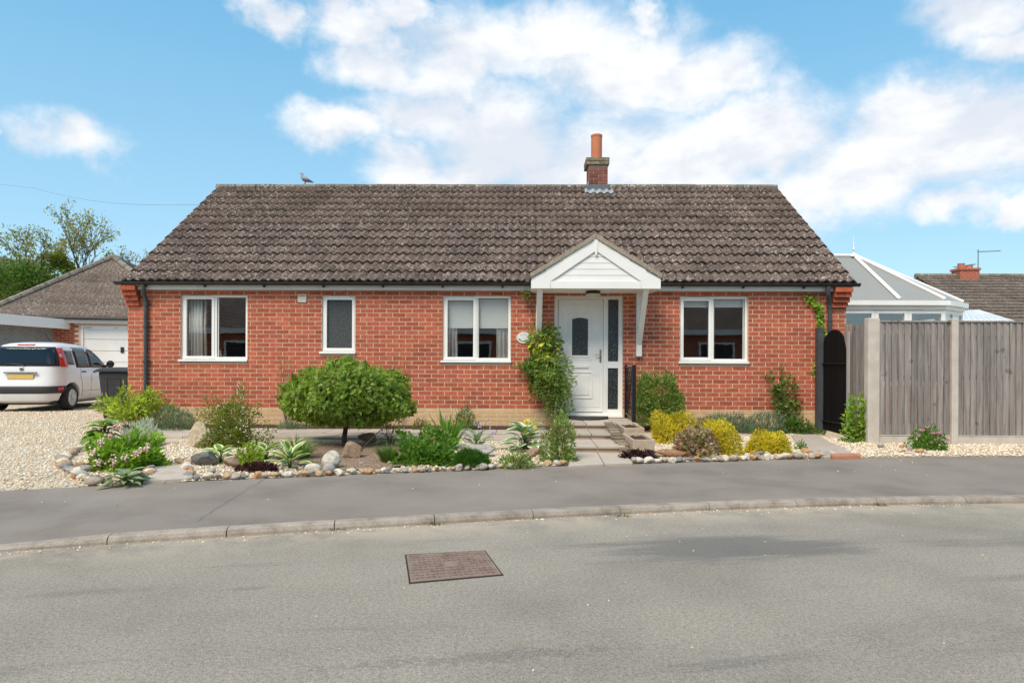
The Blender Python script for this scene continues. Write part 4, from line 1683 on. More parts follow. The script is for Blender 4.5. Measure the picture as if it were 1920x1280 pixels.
edging([(358, 897), (480, 893.5), (600, 889), (690, 884.5), (790, 881.5), (905, 877.5), (980, 873), (1066, 869)],
       'rounded stone in the row edging the tree bed beside the pavement', 'stones edging the left bed along the pavement')
edging([(1190, 866), (1260, 864), (1340, 862.5), (1440, 858.5), (1520, 857), (1560, 852)],
       'rounded stone in the row edging the yellow shrub bed beside the pavement', 'stones edging the right bed along the pavement', size=(0.075, 0.14))
edging([(1270, 856), (1330, 857), (1400, 853), (1470, 850), (1535, 848)],
       'small rounded stone heaped just behind the yellow shrub bed edging row', 'second row of stones in the right bed', step=0.16, size=(0.06, 0.12), jig=0.05)
edging([(200, 903), (178, 905), (150, 893), (124, 876), (118, 862), (150, 842)],
       'rounded stone edging the corner of the bed beside the gravel drive', 'stones edging the drive corner', size=(0.08, 0.16))
edging([(285, 870), (320, 868.5), (350, 864), (352, 880), (356, 893)],
       'rounded stone bordering the two sandy stepping slabs', 'stones round the stepping slabs', size=(0.06, 0.11))
edging([(232, 902), (262, 899), (278, 888), (282, 878)],
       'rounded stone between the felted rosette plant and stepping slab', 'stones left of the stepping slabs', size=(0.08, 0.15))
edging([(400, 882), (520, 878), (640, 872), (760, 866), (930, 862), (1040, 858)],
       'little pebble lying loose behind the tree bed edging row', 'loose pebbles in the left bed', step=0.26, size=(0.04, 0.08), jig=0.07)
edging([(1655, 836), (1700, 838), (1690, 846), (1750, 850)],
       'loose stone lying on the gravel in front of the fence post', 'stones on the gravel by the fence', step=0.22, size=(0.06, 0.13), jig=0.06)

# boulders
BM = {k: stone_mat('boulder_' + k, [c], rand=0.22, bump=0.8) for k, c in dict(
    sand=(0.46, 0.37, 0.25), slate=(0.17, 0.165, 0.155), brown=(0.30, 0.21, 0.14), pale=(0.58, 0.52, 0.43), rust=(0.36, 0.20, 0.11), grey=(0.36, 0.34, 0.31)).items()}


def boulder(cx, by, w, h, kind, label, seed, lean=0.0, facet=5, dep=0.7):
    p = on_g(cx, by)
    k = depth(p) / FPX
    W, H = w * k, h * k * 1.08
    me = stone_mesh('boulder', 3, seed, flat=1.0, rough=0.12, facet=facet)
    o = piece('boulder', me, BM[kind], (p.x, p.y + W * dep * 0.3, p.z + H * 0.40), None, rot=(0, lean, sr.uniform(-.5, .5)), scale=(W * 1.12, W * dep, H * 1.12))
    return tag(o, label, 'rock', 'rocks in the flower beds')


boulder(368, 838, 36, 46, 'sand', 'upright pale sandstone rock beside the white flowering fuchsia', 61, 0.1, 4, 0.8)
boulder(381, 872, 54, 28, 'slate', 'dark grey slate boulder left of the hosta clump', 62, -0.15, 9, 0.8)
boulder(431, 874, 38, 18, 'brown', 'low brown rock beneath the yellow green leaves', 63, 0.0, 8)
boulder(657, 860, 54, 38, 'brown', 'large flat brown rock leaning beside the clipped tree trunk', 64, -0.35, 10, 0.5)
boulder(690, 830, 36, 20, 'brown', 'smaller brown rock behind the large flat one near the trunk', 65, 0.1, 8)
boulder(618, 880, 32, 32, 'pale', 'tall pale rock standing in the edging below the tree', 66, 0.25, 4, 0.8)
boulder(615, 888, 22, 20, 'grey', 'round grey boulder at the foot of the tall pale rock', 67, 0, 0, 0.9)
boulder(585, 888, 30, 18, 'pale', 'long pale boulder in the edging row left of tall rock', 72, 0, 0, 0.7)
boulder(797, 832, 44, 22, 'rust', 'rusty triangular rock between the clipped tree and the iris', 68, 0, 10, 0.6)
boulder(893, 854, 54, 20, 'grey', 'broad grey mottled rock behind the dark green cushion', 69, 0, 5, 0.6)
boulder(1005, 856, 36, 18, 'brown', 'dark brown rock beside the variegated hosta', 70, 0, 6, 0.7)
boulder(1262, 857, 56, 14, 'rust', 'flat reddish stone in front of the purple leaved clump', 71, 0, 6, 0.6)
boulder(152, 878, 34, 13, 'rust', 'flat reddish rock at the drive side of the pink hydrangea', 73, 0, 6, 0.6)
boulder(140, 886, 44, 14, 'grey', 'flat grey rock at the bed corner nearest the drive', 74, 0, 6, 0.6)

# ------------------------------------------------------------------ troughs and stacked ledge by the steps
TROUGH = mat('stone_trough', [(0.42, 0.34, 0.25), (0.52, 0.42, 0.31), (0.46, 0.30, 0.20)], rough=0.92, nscale=6, bump=0.4, bscale=80)


def trough(name, x0, x1, y0, y1, z0, z1, label, skew=0.0):
    t = thing(name, label, 'planter', ((x0 + x1) / 2, (y0 + y1) / 2, z0))
    m = MB()
    w = 0.028

    def vx(x, y):
        return x + skew * (y - y0)
    o_ = [(x0, y0), (x1, y0), (x1, y1), (x0, y1)]
    i_ = [(x0 + w, y0 + w), (x1 - w, y0 + w), (x1 - w, y1 - w), (x0 + w, y1 - w)]
    tp = 0.012
    vs = [(vx(x, y) + (tp if x == x0 else -tp), y + (tp if y == y0 else -tp), z0) for x, y in o_] + [(vx(x, y), y, z1) for x, y in o_]
    vs += [(vx(x, y), y, z1) for x, y in i_] + [(vx(x, y), y, z1 - 0.06) for x, y in i_]
    fs = [(0, 3, 2, 1)] + [(k, (k + 1) % 4, 4 + (k + 1) % 4, 4 + k) for k in range(4)] + [(4 + k, 4 + (k + 1) % 4, 8 + (k + 1) % 4, 8 + k) for k in range(4)]
    fs += [(8 + k, 8 + (k + 1) % 4, 12 + (k + 1) % 4, 12 + k) for k in range(4)] + [(12, 13, 14, 15)]
    m.add(vs, fs)
    obj('tub', m, TROUGH, t, bevel=0.006)
    sm = MB()
    vs, fs = [], []
    nx, ny = 7, 12
    for i in range(nx):
        for j in range(ny):
            x = x0 + w + 0.002 + (x1 - x0 - 2 * w - 0.004) * i / (nx - 1)
            y = y0 + w + 0.002 + (y1 - y0 - 2 * w - 0.004) * j / (ny - 1)
            vs.append((vx(x, y), y, z1 - 0.035 + random.uniform(-.012, .012)))
    for i in range(nx - 1):
        for j in range(ny - 1):
            fs.append((i * ny + j, (i + 1) * ny + j, (i + 1) * ny + j + 1, i * ny + j + 1))
    sm.add(vs, fs)
    obj('soil', sm, SOIL, t)
    return t


tx0, tx1 = fx(1186, 840, yd(8.9)), fx(1228, 840, yd(8.9))
trough('trough_planter', tx0, tx1, yd(8.88), yd(9.72), gz(tx0, yd(8.9)) - 0.01, 0.115, 'empty sandstone trough planter filled with dark soil beside the steps', -0.02)
trough('trough_planter', tx0 + 0.02, tx1 + 0.02, yd(9.76), yd(10.75), 0.0, 0.185, 'upper stone trough planter behind the soil filled one by the steps', 0.0)
# stacked slate edging between steps and troughs
led = thing('stacked_stone_edge', 'rough stacked stone edge along the right side of the steps', 'wall', (tx0 - 0.09, yd(9.8), -0.05))
LEDM = mat('stacked_stone', [(0.14, 0.105, 0.075), (0.30, 0.235, 0.17), (0.22, 0.17, 0.12)], rough=0.95, nscale=14, bump=0.9, bscale=50, rand=0.25)
for k in range(10):
    y0 = yd(8.95) + k * 0.18
    ztop = -0.02 + 0.20 * min(1, (k + 1) / 9.0)
    zb = -0.08
    while zb < ztop - 0.01:
        h = random.uniform(0.03, 0.05)
        m = MB().box(tx0 - 0.155 + random.uniform(-.012, .012), tx0 - 0.022 + random.uniform(-.01, .006), y0 + random.uniform(0, .02), y0 + 0.175, zb, min(zb + h, ztop + 0.01) - 0.003)
        obj('stone', m, LEDM, led, bevel=0.006)
        zb += h

# ------------------------------------------------------------------ doormat, railing, plaque
mx = fx(1100, 780, -0.22)
m = MB()
pts = [(mx + 0.38 * math.cos(a), -0.07 - 0.55 * math.sin(a)) for a in np.linspace(0, math.pi, 17)]
m.prism(pts, 0.1695, 0.197, 'z')
tag(obj('doormat', m, mat('rubber_mat', [(0.03, 0.03, 0.03), (0.06, 0.06, 0.058)], rough=0.9, nscale=40, bump=0.8, bscale=150)),
    'half round black rubber doormat on the top step', 'doormat')
rail = thing('railing', 'black metal railing between the top step and the green shrub', 'railing', (fx(1189, 730, -0.9), -0.5, 0.165))
xr = fx(1188.5, 730, -0.9)
zt = fz(1188, 684, -0.9)
m = MB().box(xr - 0.03, xr + 0.03, -0.93, -0.87, 0.166, zt)
obj('post', m, DARK_METAL, rail, bevel=0.004)
obj('post', MB().box(xr - 0.02, xr + 0.02, -0.07, -0.03, 0.166, zt), DARK_METAL, rail)
for z in (zt - 0.04, 0.25):
    obj('rail', MB().box(xr - 0.012, xr + 0.012, -0.869, -0.071, z - 0.015, z + 0.015), DARK_METAL, rail)
for k in range(8):
    y = -0.78 + k * 0.09
    pts = [(xr + 0.018 * math.sin(6 * t + k), y, 0.266 + (zt - 0.3 - 0.046 + 0.03) * t) for t in np.linspace(0, 1, 7)]
    obj('baluster', MB().tube(pts, 0.008, 6), DARK_METAL, rail)
a, b, c, d = frect(969, 622.5, 996, 644)
pcx, pcz, pw, ph = (a + b) / 2, (c + d) / 2, (b - a) / 2, (d - c) / 2
pl = thing('name_plaque', 'oval white ceramic house name plaque on the brick wall beside the climber', 'plaque', (pcx, -0.01, pcz))
m = MB().prism([(pcx + pw * math.cos(t), pcz + ph * math.sin(t)) for t in np.linspace(0, 2 * math.pi, 28, endpoint=False)], -0.022, -0.008, 'y')
obj('plate', m, mat('glazed_white', [(0.74, 0.76, 0.74)], rough=0.25), pl, bevel=0.004)
m = MB()
for k in range(6):                       # unreadable worn lettering on an arc
    t = math.radians(140 - 16 * k)
    x, z = pcx + pw * 0.62 * math.cos(t), pcz + ph * 0.62 * math.sin(t)
    m.box(x - 0.006, x + 0.006, -0.0235, -0.0222, z - 0.010, z + 0.010)
    m.box(x - 0.009, x + 0.009, -0.0236, -0.0223, z + 0.004, z + 0.008)
obj('lettering', m, mat('faded_print', [(0.45, 0.52, 0.52)], rough=0.5), pl)
m = MB()
for k in range(12):
    t = math.radians(200 + 140 * k / 11)
    x, z = pcx + pw * 0.70 * math.cos(t), pcz + ph * 0.62 * math.sin(t)
    m.prism([(x + 0.012 * math.cos(u) * 1.3, z + 0.010 * math.sin(u)) for u in np.linspace(0, 2 * math.pi, 6, endpoint=False)], -0.0236, -0.0222, 'y')
obj('painted_leaves', m, mat('green_print', [(0.12, 0.22, 0.10), (0.30, 0.38, 0.25)], rough=0.5, nscale=60), pl)

# ------------------------------------------------------------------ manhole
mq = [on_z(a, b, Z_ROAD) for a, b in ((770, 1092), (940, 1077), (908, 1033.5), (762, 1041))]
IRON = mat('rusty_iron', [(0.20, 0.135, 0.105), (0.29, 0.205, 0.165), (0.33, 0.25, 0.205)], rough=0.8, nscale=9, bump=0.4, bscale=120, metal=0.2)
mh = thing('manhole_cover', 'rectangular rusty iron manhole cover set in the road', 'manhole', sum(mq, Vector()) / 4)


def mqp(u, v, h=0.0):
    p = mq[0].lerp(mq[1], u).lerp(mq[3].lerp(mq[2], u), v)
    return p + Vector((0, 0, h))


def mbox(m, u0, u1, v0, v1, h0, h1):
    vs = [mqp(u0, v0, h0), mqp(u1, v0, h0), mqp(u1, v1, h0), mqp(u0, v1, h0), mqp(u0, v0, h1), mqp(u1, v0, h1), mqp(u1, v1, h1), mqp(u0, v1, h1)]
    m.add(vs, [(3, 2, 1, 0), (4, 5, 6, 7), (0, 1, 5, 4), (1, 2, 6, 5), (2, 3, 7, 6), (3, 0, 4, 7)])


m = MB()
for q in ((0, 1, 0, 0.05), (0, 1, 0.95, 1), (0, 0.035, 0.0505, 0.9495), (0.965, 1, 0.0505, 0.9495)):
    mbox(m, *q, -0.02, 0.006)
obj('frame', m, IRON, mh)
m = MB()
for q in ((0.045, 0.955, 0.07, 0.93),):
    mbox(m, *q, -0.02, 0.003)
cover_ = obj('cover', m, IRON, mh)
m = MB()
nu, nv = 15, 9
for i in range(nu):
    for j in range(nv):
        u, v = 0.075 + 0.85 * i / (nu - 1), 0.12 + 0.76 * j / (nv - 1)
        if 6 <= i <= 8 and 3 <= j <= 5:
            continue
        du, dv = (0.021, 0.020) if (i + j) % 2 else (0.012, 0.036)
        mbox(m, u - du, u + du, v - dv, v + dv, 0.0031, 0.010)
mbox(m, 0.42, 0.58, 0.40, 0.60, 0.0031, 0.009)
obj('raised_tread', m, IRON, cover_, kind='stuff')
DIRT = mat('joint_dirt', [(0.035, 0.03, 0.027)], rough=1)
m = MB()
for q in ((-0.02, 1.02, -0.035, -0.002), (-0.02, 1.02, 1.002, 1.035), (-0.018, -0.002, -0.0, 1.0), (1.002, 1.018, -0.0, 1.0)):
    mbox(m, *q, -0.01, 0.003)
obj('surround', m, DIRT, mh)

# chips of gravel strayed onto road and pavement
r = np.random.default_rng(77)
pts = []
for _ in range(420):
    px = r.uniform(0, 1920)
    x = fx(px, 960, -6)
    y = kerb_y(x) - abs(r.normal(0, 0.06)) - 0.02
    pts.append((x, y, Z_ROAD + 0.003))
for _ in range(45):
    x = r.uniform(-4.5, 6)
    yk, yb = kerb_y(x) + 0.15, back_y(x)
    t = 1 - abs(r.normal(0, 0.35))
    if 0 < t < 1:
        pts.append((x, yk + (yb - yk) * t, Z_KERB + (Z_PAVE - Z_KERB) * t + 0.003))
for _ in range(60):
    x = r.uniform(-4.5, 6)
    pts.append((x, kerb_y(x) - r.uniform(0.2, 4), Z_ROAD + 0.001))
V, F = scatter_stones(np.array(pts), r.uniform(0.006, 0.018, len(pts)), 5)
o = obj('stray_grit', np_mesh('stray_grit', V, F), GRAVEL, smooth='all', kind='stuff')
tag(o, 'scattered pale grit along the kerb, pavement and road', 'grit')

# ------------------------------------------------------------------ fence
OAK = wood_mat('weathered_fence_board', [(0.185, 0.16, 0.143), (0.295, 0.257, 0.232), (0.40, 0.357, 0.322)], rand=0.17)
CONC = mat('fence_post_concrete', [(0.50, 0.43, 0.36), (0.62, 0.55, 0.48)], rough=0.9, nscale=5, bump=0.3, bscale=120, fine=0.08)
YFN = yd(10.28)
fence = thing('board_fence', 'weathered grey feather edge board fence between concrete posts', 'fence', (fx(1790, 820, YFN), YFN, -0.1))
ZF0, ZF1 = fz(1700, 829, YFN), fz(1700, 601, YFN)
ZB0 = fz(1700, 815, YFN)
posts = [(1628, 1650), (1785.5, 1798)]
for k, (p0, p1) in enumerate(posts):
    a, b = fx(p0, 700, YFN - 0.06), fx(p1, 700, YFN - 0.06)
    m = MB().box(a, b, YFN - 0.06, YFN + 0.07, ZF0 - 0.3, ZF1 + 0.035)
    obj('post', m, CONC, fence, bevel=0.012)
pA1 = fx(1650, 700, YFN - 0.06) + 0.002
pB0, pB1 = fx(1785.5, 700, YFN - 0.06) - 0.002, fx(1798, 700, YFN - 0.06) + 0.002
pC0 = pB1 + 1.83
obj('post', MB().box(pC0 + 0.002, pC0 + 0.102, YFN - 0.06, YFN + 0.07, ZF0 - 0.3, ZF1 + 0.035), CONC, fence, bevel=0.012)
for x0, x1 in ((pA1, pB0), (pB1, pC0)):
    obj('gravel_board', MB().box(x0, x1, YFN - 0.025, YFN + 0.025, ZF0 - 0.15, ZB0 - 0.012).box(x0, x1, YFN - 0.032, YFN + 0.032, ZB0 - 0.0115, ZB0), CONC, fence, bevel=0.004)
    zr_ = (ZB0 + 0.2, (ZB0 + ZF1) / 2, ZF1 - 0.25)
    panel = obj('rail', MB().box(x0, x1, YFN + 0.004, YFN + 0.04, zr_[0] - 0.035, zr_[0] + 0.035), OAK, fence)
    for z in zr_[1:]:
        obj('rail', MB().box(x0, x1, YFN + 0.004, YFN + 0.04, z - 0.035, z + 0.035), OAK, fence)
    obj('capping', MB().box(x0, x1, YFN - 0.035, YFN + 0.035, ZF1 - 0.022, ZF1), OAK, fence)
    nb_ = max(1, round((x1 - x0) / 0.0985))
    bw = (x1 - x0) / nb_
    for k in range(nb_):
        xa = x0 + k * bw
        xe = xa + bw - 0.006
        pr = random.uniform(0.022, 0.032)
        lean = random.uniform(-.003, .003)
        m = MB().add([(xa + 0.0015, YFN - pr, ZB0 + 0.001), (xe, YFN - 0.007, ZB0 + 0.001), (xe, YFN + 0.002, ZB0 + 0.001), (xa + 0.0015, YFN + 0.002, ZB0 + 0.001),
                      (xa + 0.0015, YFN - pr + lean, ZF1 - 0.023), (xe, YFN - 0.007, ZF1 - 0.023), (xe, YFN + 0.002, ZF1 - 0.023), (xa + 0.0015, YFN + 0.002, ZF1 - 0.023)],
                     [(3, 2, 1, 0), (4, 5, 6, 7), (0, 1, 5, 4), (1, 2, 6, 5), (2, 3, 7, 6), (3, 0, 4, 7)])
        obj('board', m, OAK, fence)
# short return panel towards the gate
XRT, YRT = fx(1590, 700, yd(11.0)), yd(11.0)
P0 = Vector((fx(1629, 700, YFN + 0.07), YFN + 0.072, 0))
P1 = Vector((XRT + 0.055, YRT, 0))
ret = thing('return_fence', 'narrow weathered board panel joining the front fence to the black gate', 'fence', (P0 + P1) / 2)
obj('end_post', MB().box(XRT - 0.035, XRT + 0.05, YRT - 0.03, YRT + 0.06, -0.3, ZF1 - 0.02), wood_mat('end_post_wood', [(0.25, 0.18, 0.13), (0.36, 0.28, 0.21)], rand=0.1), ret, bevel=0.005)
dv = (P1 - P0)
nb_ = 6
for k in range(nb_):
    a, b = P0 + dv * (k / nb_ + 0.004), P0 + dv * ((k + 1) / nb_ - 0.004)
    nrm = Vector((-dv.y, dv.x, 0)).normalized() * (0.012 if k % 2 else 0.020)
    m = MB().add([(a.x, a.y, -0.06), (b.x, b.y, -0.06), (b.x + nrm.x, b.y + nrm.y, -0.06), (a.x + nrm.x * .4, a.y + nrm.y * .4, -0.06),
                  (a.x, a.y, ZF1 - 0.03), (b.x, b.y, ZF1 - 0.03), (b.x + nrm.x, b.y + nrm.y, ZF1 - 0.03), (a.x + nrm.x * .4, a.y + nrm.y * .4, ZF1 - 0.03)],
                 [(3, 2, 1, 0), (4, 5, 6, 7), (0, 1, 5, 4), (1, 2, 6, 5), (2, 3, 7, 6), (3, 0, 4, 7)])
    obj('board', m, OAK, ret)
# arched black gate, standing square to the house front
BLACKW = wood_mat('black_stained_wood', [(0.003, 0.003, 0.003), (0.007, 0.007, 0.007)], rand=0.25)
SLATEP = mat('slate_grey_paint', [(0.055, 0.06, 0.066), (0.085, 0.09, 0.098)], rough=0.6)
XG0, YG0 = fx(1541, 700, -0.10), -0.10
XG1, YG1 = fx(1586.5, 700, YRT - 0.02), YRT - 0.02
gate = thing('garden_gate', 'black stained arched timber gate between bungalow and fence', 'gate', ((XG0 + XG1) / 2, (YG0 + YG1) / 2, -0.08))
px_ = fx(1538.5, 700, -0.13)
obj('hinge_post', MB().box(px_ - 0.045, px_ + 0.04, -0.15, -0.012, -0.2, fz(1538, 615, -0.13)), SLATEP, gate, bevel=0.004)
obj('latch_post', MB().box(XG1 + 0.001, XG1 + 0.02, YRT - 0.10, YRT - 0.035, -0.2, 1.63), mat('galvanised', [(0.40, 0.42, 0.43)], rough=0.5), gate)
gd_ = Vector((XG1 - XG0, YG1 - YG0, 0))
nb_ = 9
gn = Vector((-gd_.y, gd_.x, 0)).normalized()
if gn.x > 0:
    gn = -gn
for k in range(nb_):
    t0, t1 = k / nb_ + 0.006, (k + 1) / nb_ - 0.006
    a, b = Vector((XG0, YG0, 0)) + gd_ * t0, Vector((XG0, YG0, 0)) + gd_ * t1

    def top(t):
        return 1.30 + 0.38 * math.sqrt(max(0.0, 1 - (2 * t - 1) ** 2))
    z0a = -0.06
    m = MB().add([(a.x, a.y, z0a), (b.x, b.y, z0a), (b.x - gn.x * .02, b.y - gn.y * .02, z0a), (a.x - gn.x * .02, a.y - gn.y * .02, z0a),
                  (a.x, a.y, top(t0)), (b.x, b.y, top(t1)), (b.x - gn.x * .02, b.y - gn.y * .02, top(t1)), (a.x - gn.x * .02, a.y - gn.y * .02, top(t0))],
                 [(3, 2, 1, 0), (4, 5, 6, 7), (0, 1, 5, 4), (1, 2, 6, 5), (2, 3, 7, 6), (3, 0, 4, 7)])
    obj('board', m, BLACKW, gate)
m = MB()
for z in (1.12, 0.15):
    a, b = Vector((XG0, YG0, z)) + gn * 0.018, Vector((XG1, YG1, z)) + gn * 0.018
    m.tube([a, b], 0.009, 6)
obj('wire', m, DARK_METAL, gate)

# ------------------------------------------------------------------ wheelie bin
YBN = 0.85
bx0, bx1 = fx(183, 730, YBN), fx(240, 730, YBN)
bcx = (bx0 + bx1) / 2 + 0.005
zt = fz(205, 697, YBN)
bin_ = thing('wheelie_bin', 'dark grey plastic wheelie bin standing by the bungalow corner', 'bin', (bcx, YBN + 0.3, 0))
BINM = mat('bin_plastic', [(0.036, 0.037, 0.040), (0.052, 0.053, 0.057)], rough=0.5, nscale=3)
m = MB()


def frus(m, c, w0, d0, z0, w1, d1, z1):
    vs = [(c[0] + sx * w0 / 2, c[1] + sy * d0 / 2, z0) for sx, sy in ((-1, -1), (1, -1), (1, 1), (-1, 1))]
    vs += [(c[0] + sx * w1 / 2, c[1] + sy * d1 / 2, z1) for sx, sy in ((-1, -1), (1, -1), (1, 1), (-1, 1))]
    m.add(vs, [(3, 2, 1, 0), (4, 5, 6, 7), (0, 1, 5, 4), (1, 2, 6, 5), (2, 3, 7, 6), (3, 0, 4, 7)])


bw_ = bx1 - bx0
cc = (bcx, YBN + 0.32)
frus(m, cc, bw_ * 0.80, 0.50, 0.02, bw_, 0.64, zt)
obj('body', m, BINM, bin_, bevel=0.025)
m = MB()
z0, z1 = zt - 0.52, zt - 0.12
for a, b, c, d in ((-0.13, 0.13, z1 - 0.012, z1), (-0.13, 0.13, z0, z0 + 0.012), (-0.13, -0.118, z0, z1), (0.118, 0.13, z0, z1)):
    yy0 = YBN + 0.32 - (0.25 + 0.07 * (c / zt)) - 0.008
    yy1 = YBN + 0.32 - (0.25 + 0.07 * (d / zt)) - 0.008
    m.add([(bcx + a, yy0, c), (bcx + b, yy0, c), (bcx + b, yy1, d), (bcx + a, yy1, d), (bcx + a, yy0 + .02, c), (bcx + b, yy0 + .02, c), (bcx + b, yy1 + .02, d), (bcx + a, yy1 + .02, d)],
          [(0, 1, 2, 3), (7, 6, 5, 4), (0, 4, 5, 1), (1, 5, 6, 2), (2, 6, 7, 3), (3, 7, 4, 0)])
obj('panel_rib', m, BINM, bin_)
m = MB()
frus(m, cc, bw_ + 0.05, 0.70, zt + 0.002, bw_ + 0.07, 0.74, zt + 0.035)
frus(m, cc, bw_ + 0.06, 0.72, zt + 0.036, bw_ * 0.8, 0.52, zt + 0.085)
lid = obj('lid', m, BINM, bin_, bevel=0.012)
m = MB().tube([(bcx - bw_ / 2 - 0.07, YBN - 0.02, zt - 0.005), (bcx - bw_ / 2 - 0.01, YBN - 0.03, zt + 0.015), (bcx + bw_ / 2, YBN - 0.03, zt + 0.015)], 0.016, 8)
obj('lid_handle', m, BINM, lid, smooth=True)
for s in (-1, 1):
    m = MB().lathe([(0.06, -0.025), (0.10, -0.022), (0.10, 0.022), (0.06, 0.025)], (bcx + s * bw_ * 0.42, YBN + 0.60, 0.10), 16, Matrix.Rotation(math.pi / 2, 3, 'Y'))
    obj('wheel', m, BLACK_PLASTIC, bin_, smooth=True)

# ------------------------------------------------------------------ parked car (small white hatchback)
CAR_L = 3.65
CARP = mat('car_white_paint', [(0.74, 0.74, 0.73), (0.79, 0.79, 0.78)], rough=0.25, nscale=1.0, spec=0.5, coat=0.5)
CARG = glass_mat('car_glass', tint=(0.30, 0.34, 0.34), refl=0.7)
CARBLK = mat('car_black_trim', [(0.022, 0.022, 0.024)], rough=0.5)
REDL = mat('tail_light_red', [(0.50, 0.012, 0.010), (0.62, 0.03, 0.02)], rough=0.12, nscale=25, spec=0.6, coat=0.6)
RUBBER = mat('tyre_rubber', [(0.018, 0.018, 0.018), (0.032, 0.031, 0.03)], rough=0.85, nscale=20)
ALLOY = mat('wheel_silver', [(0.42, 0.42, 0.43)], rough=0.35, metal=0.7)
# slices: z, rear y, front y, half width, corner exponent
SLI = [(0.19, 0.14, 3.50, 0.70, 5), (0.24, 0.06, 3.58, 0.765, 5), (0.36, 0.015, 3.63, 0.80, 5), (0.50, 0.0, 3.65, 0.82, 5), (0.62, 0.03, 3.63, 0.823, 5),
       (0.74, 0.075, 3.58, 0.822, 5), (0.86, 0.095, 3.40, 0.818, 5), (0.93, 0.11, 3.05, 0.808, 5), (0.98, 0.125, 2.78, 0.785, 5.5), (1.06, 0.145, 2.62, 0.765, 6),
       (1.18, 0.172, 2.44, 0.735, 6), (1.30, 0.20, 2.24, 0.695, 6), (1.40, 0.226, 2.04, 0.655, 5.5), (1.46, 0.28, 1.86, 0.615, 5), (1.51, 0.45, 1.62, 0.54, 4), (1.545, 0.75, 1.25, 0.34, 3)]
SZ = [s[0] for s in SLI]


def sl_at(z):
    return [float(np.interp(z, SZ, [s[k] for s in SLI])) for k in (1, 2, 3, 4)]


def car_pt(u, z, off=0.0):
    """point on the body: u = angle, 0 right side, pi/2 front, -pi/2 rear"""
    yr, yf, hw, ex = sl_at(z)
    c, s = math.cos(u), math.sin(u)
    x = math.copysign(abs(c) ** (2 / ex), c)
    y = math.copysign(abs(s) ** (2 / ex), s)
    cy, hy = (yr + yf) / 2, (yf - yr) / 2
    return Vector((x * (hw + off), cy + y * (hy + off), z))


def side_x(y, z, off):
    """half width of the body at length y, height z"""
    yr, yf, hw, ex = sl_at(z)
    cy, hy = (yr + yf) / 2, (yf - yr) / 2
    t = min(0.999, abs((y - cy) / hy))
    return hw * (1 - t ** ex) ** (1 / ex) + off


car = thing('parked_car', 'small white hatchback parked on the gravel drive, seen from behind', 'car')
NU = 72
vs, fs = [], []
for s in SLI:
    for k in range(NU):
        vs.append(car_pt(2 * math.pi * (k + 0.5) / NU, s[0]))
for i in range(len(SLI) - 1):
    for k in range(NU):
        k2 = (k + 1) % NU
        fs.append((i * NU + k, i * NU + k2, (i + 1) * NU + k2, (i + 1) * NU + k))
fs.append(tuple(range(NU - 1, -1, -1)))
fs.append(tuple((len(SLI) - 1) * NU + k for k in range(NU)))
m = MB().add(vs, fs)
body = obj('body', m, CARP, car, smooth=True)
WH = [(0.62, 0.29), (2.92, 0.29)]
cut = MB()
for y, z in WH:
    cut.lathe([(0.345, -1.2), (0.345, 1.2)], (0, y, z), 40, Matrix.Rotation(math.pi / 2, 3, 'Y'))
cme = cut.mesh('cutter')
bm = bmesh.new()
bm.from_mesh(cme)
bmesh.ops.recalc_face_normals(bm, faces=bm.faces)
bm.to_mesh(cme)
bm.free()
co = bpy.data.objects.new('cutter', cme)
COL.objects.link(co)
md_ = body.modifiers.new('arches', 'BOOLEAN')
md_.operation = 'DIFFERENCE'
md_.solver = 'EXACT'
md_.object = co
bpy.context.view_layer.update()
dg = bpy.context.evaluated_depsgraph_get()
newme = bpy.data.meshes.new_from_object(body.evaluated_get(dg))
body.modifiers.clear()
body.data = newme
newme.set_sharp_from_angle(angle=math.radians(35))
bpy.data.objects.remove(co)
obj('wheel_wells', MB().box(-0.62, 0.62, 0.22, 1.05, 0.22, 0.66).box(-0.62, 0.62, 2.5, 3.3, 0.22, 0.66).box(-0.66, 0.66, 0.2, 3.3, 0.15, 0.21), CARBLK, car)


def patch(name, material, u0, u1, z0, z1, off, nu=14, nz=5, parent=None, taper=0.0, smooth='all'):
    vs, fs = [], []
    for j in range(nz + 1):
        z = z0 + (z1 - z0) * j / nz
        for i in range(nu + 1):
            t = i / nu
            u = u0 + (u1 - u0) * t
            if taper:
                u = (u0 + u1) / 2 + (u - (u0 + u1) / 2) * (1 - taper * j / nz)
            vs.append(car_pt(u, z, off))
    for j in range(nz):
        for i in range(nu):
            a = j * (nu + 1) + i
            fs.append((a, a + 1, a + nu + 2, a + nu + 1))
    o = obj(name, MB().add(vs, fs), material, parent or car, smooth=smooth)
    sd = o.modifiers.new('thick', 'SOLIDIFY')
    sd.thickness = 0.004
    return o


def side_patch(name, material, ylist, zlo, zhi, off, side=1, parent=None):
    vs, fs = [], []
    nz = 4
    for y in ylist:
        for j in range(nz + 1):
            z = zlo(y) + (zhi(y) - zlo(y)) * j / nz
            vs.append((side * side_x(y, z, off), y, z))
    for i in range(len(ylist) - 1):
        for j in range(nz):
            a = i * (nz + 1) + j
            fs.append((a, a + nz + 1, a + nz + 2, a + 1))
    o = obj(name, MB().add(vs, fs), material, parent or car, smooth='all')
    sd = o.modifiers.new('thick', 'SOLIDIFY')
    sd.thickness = 0.004
    return o


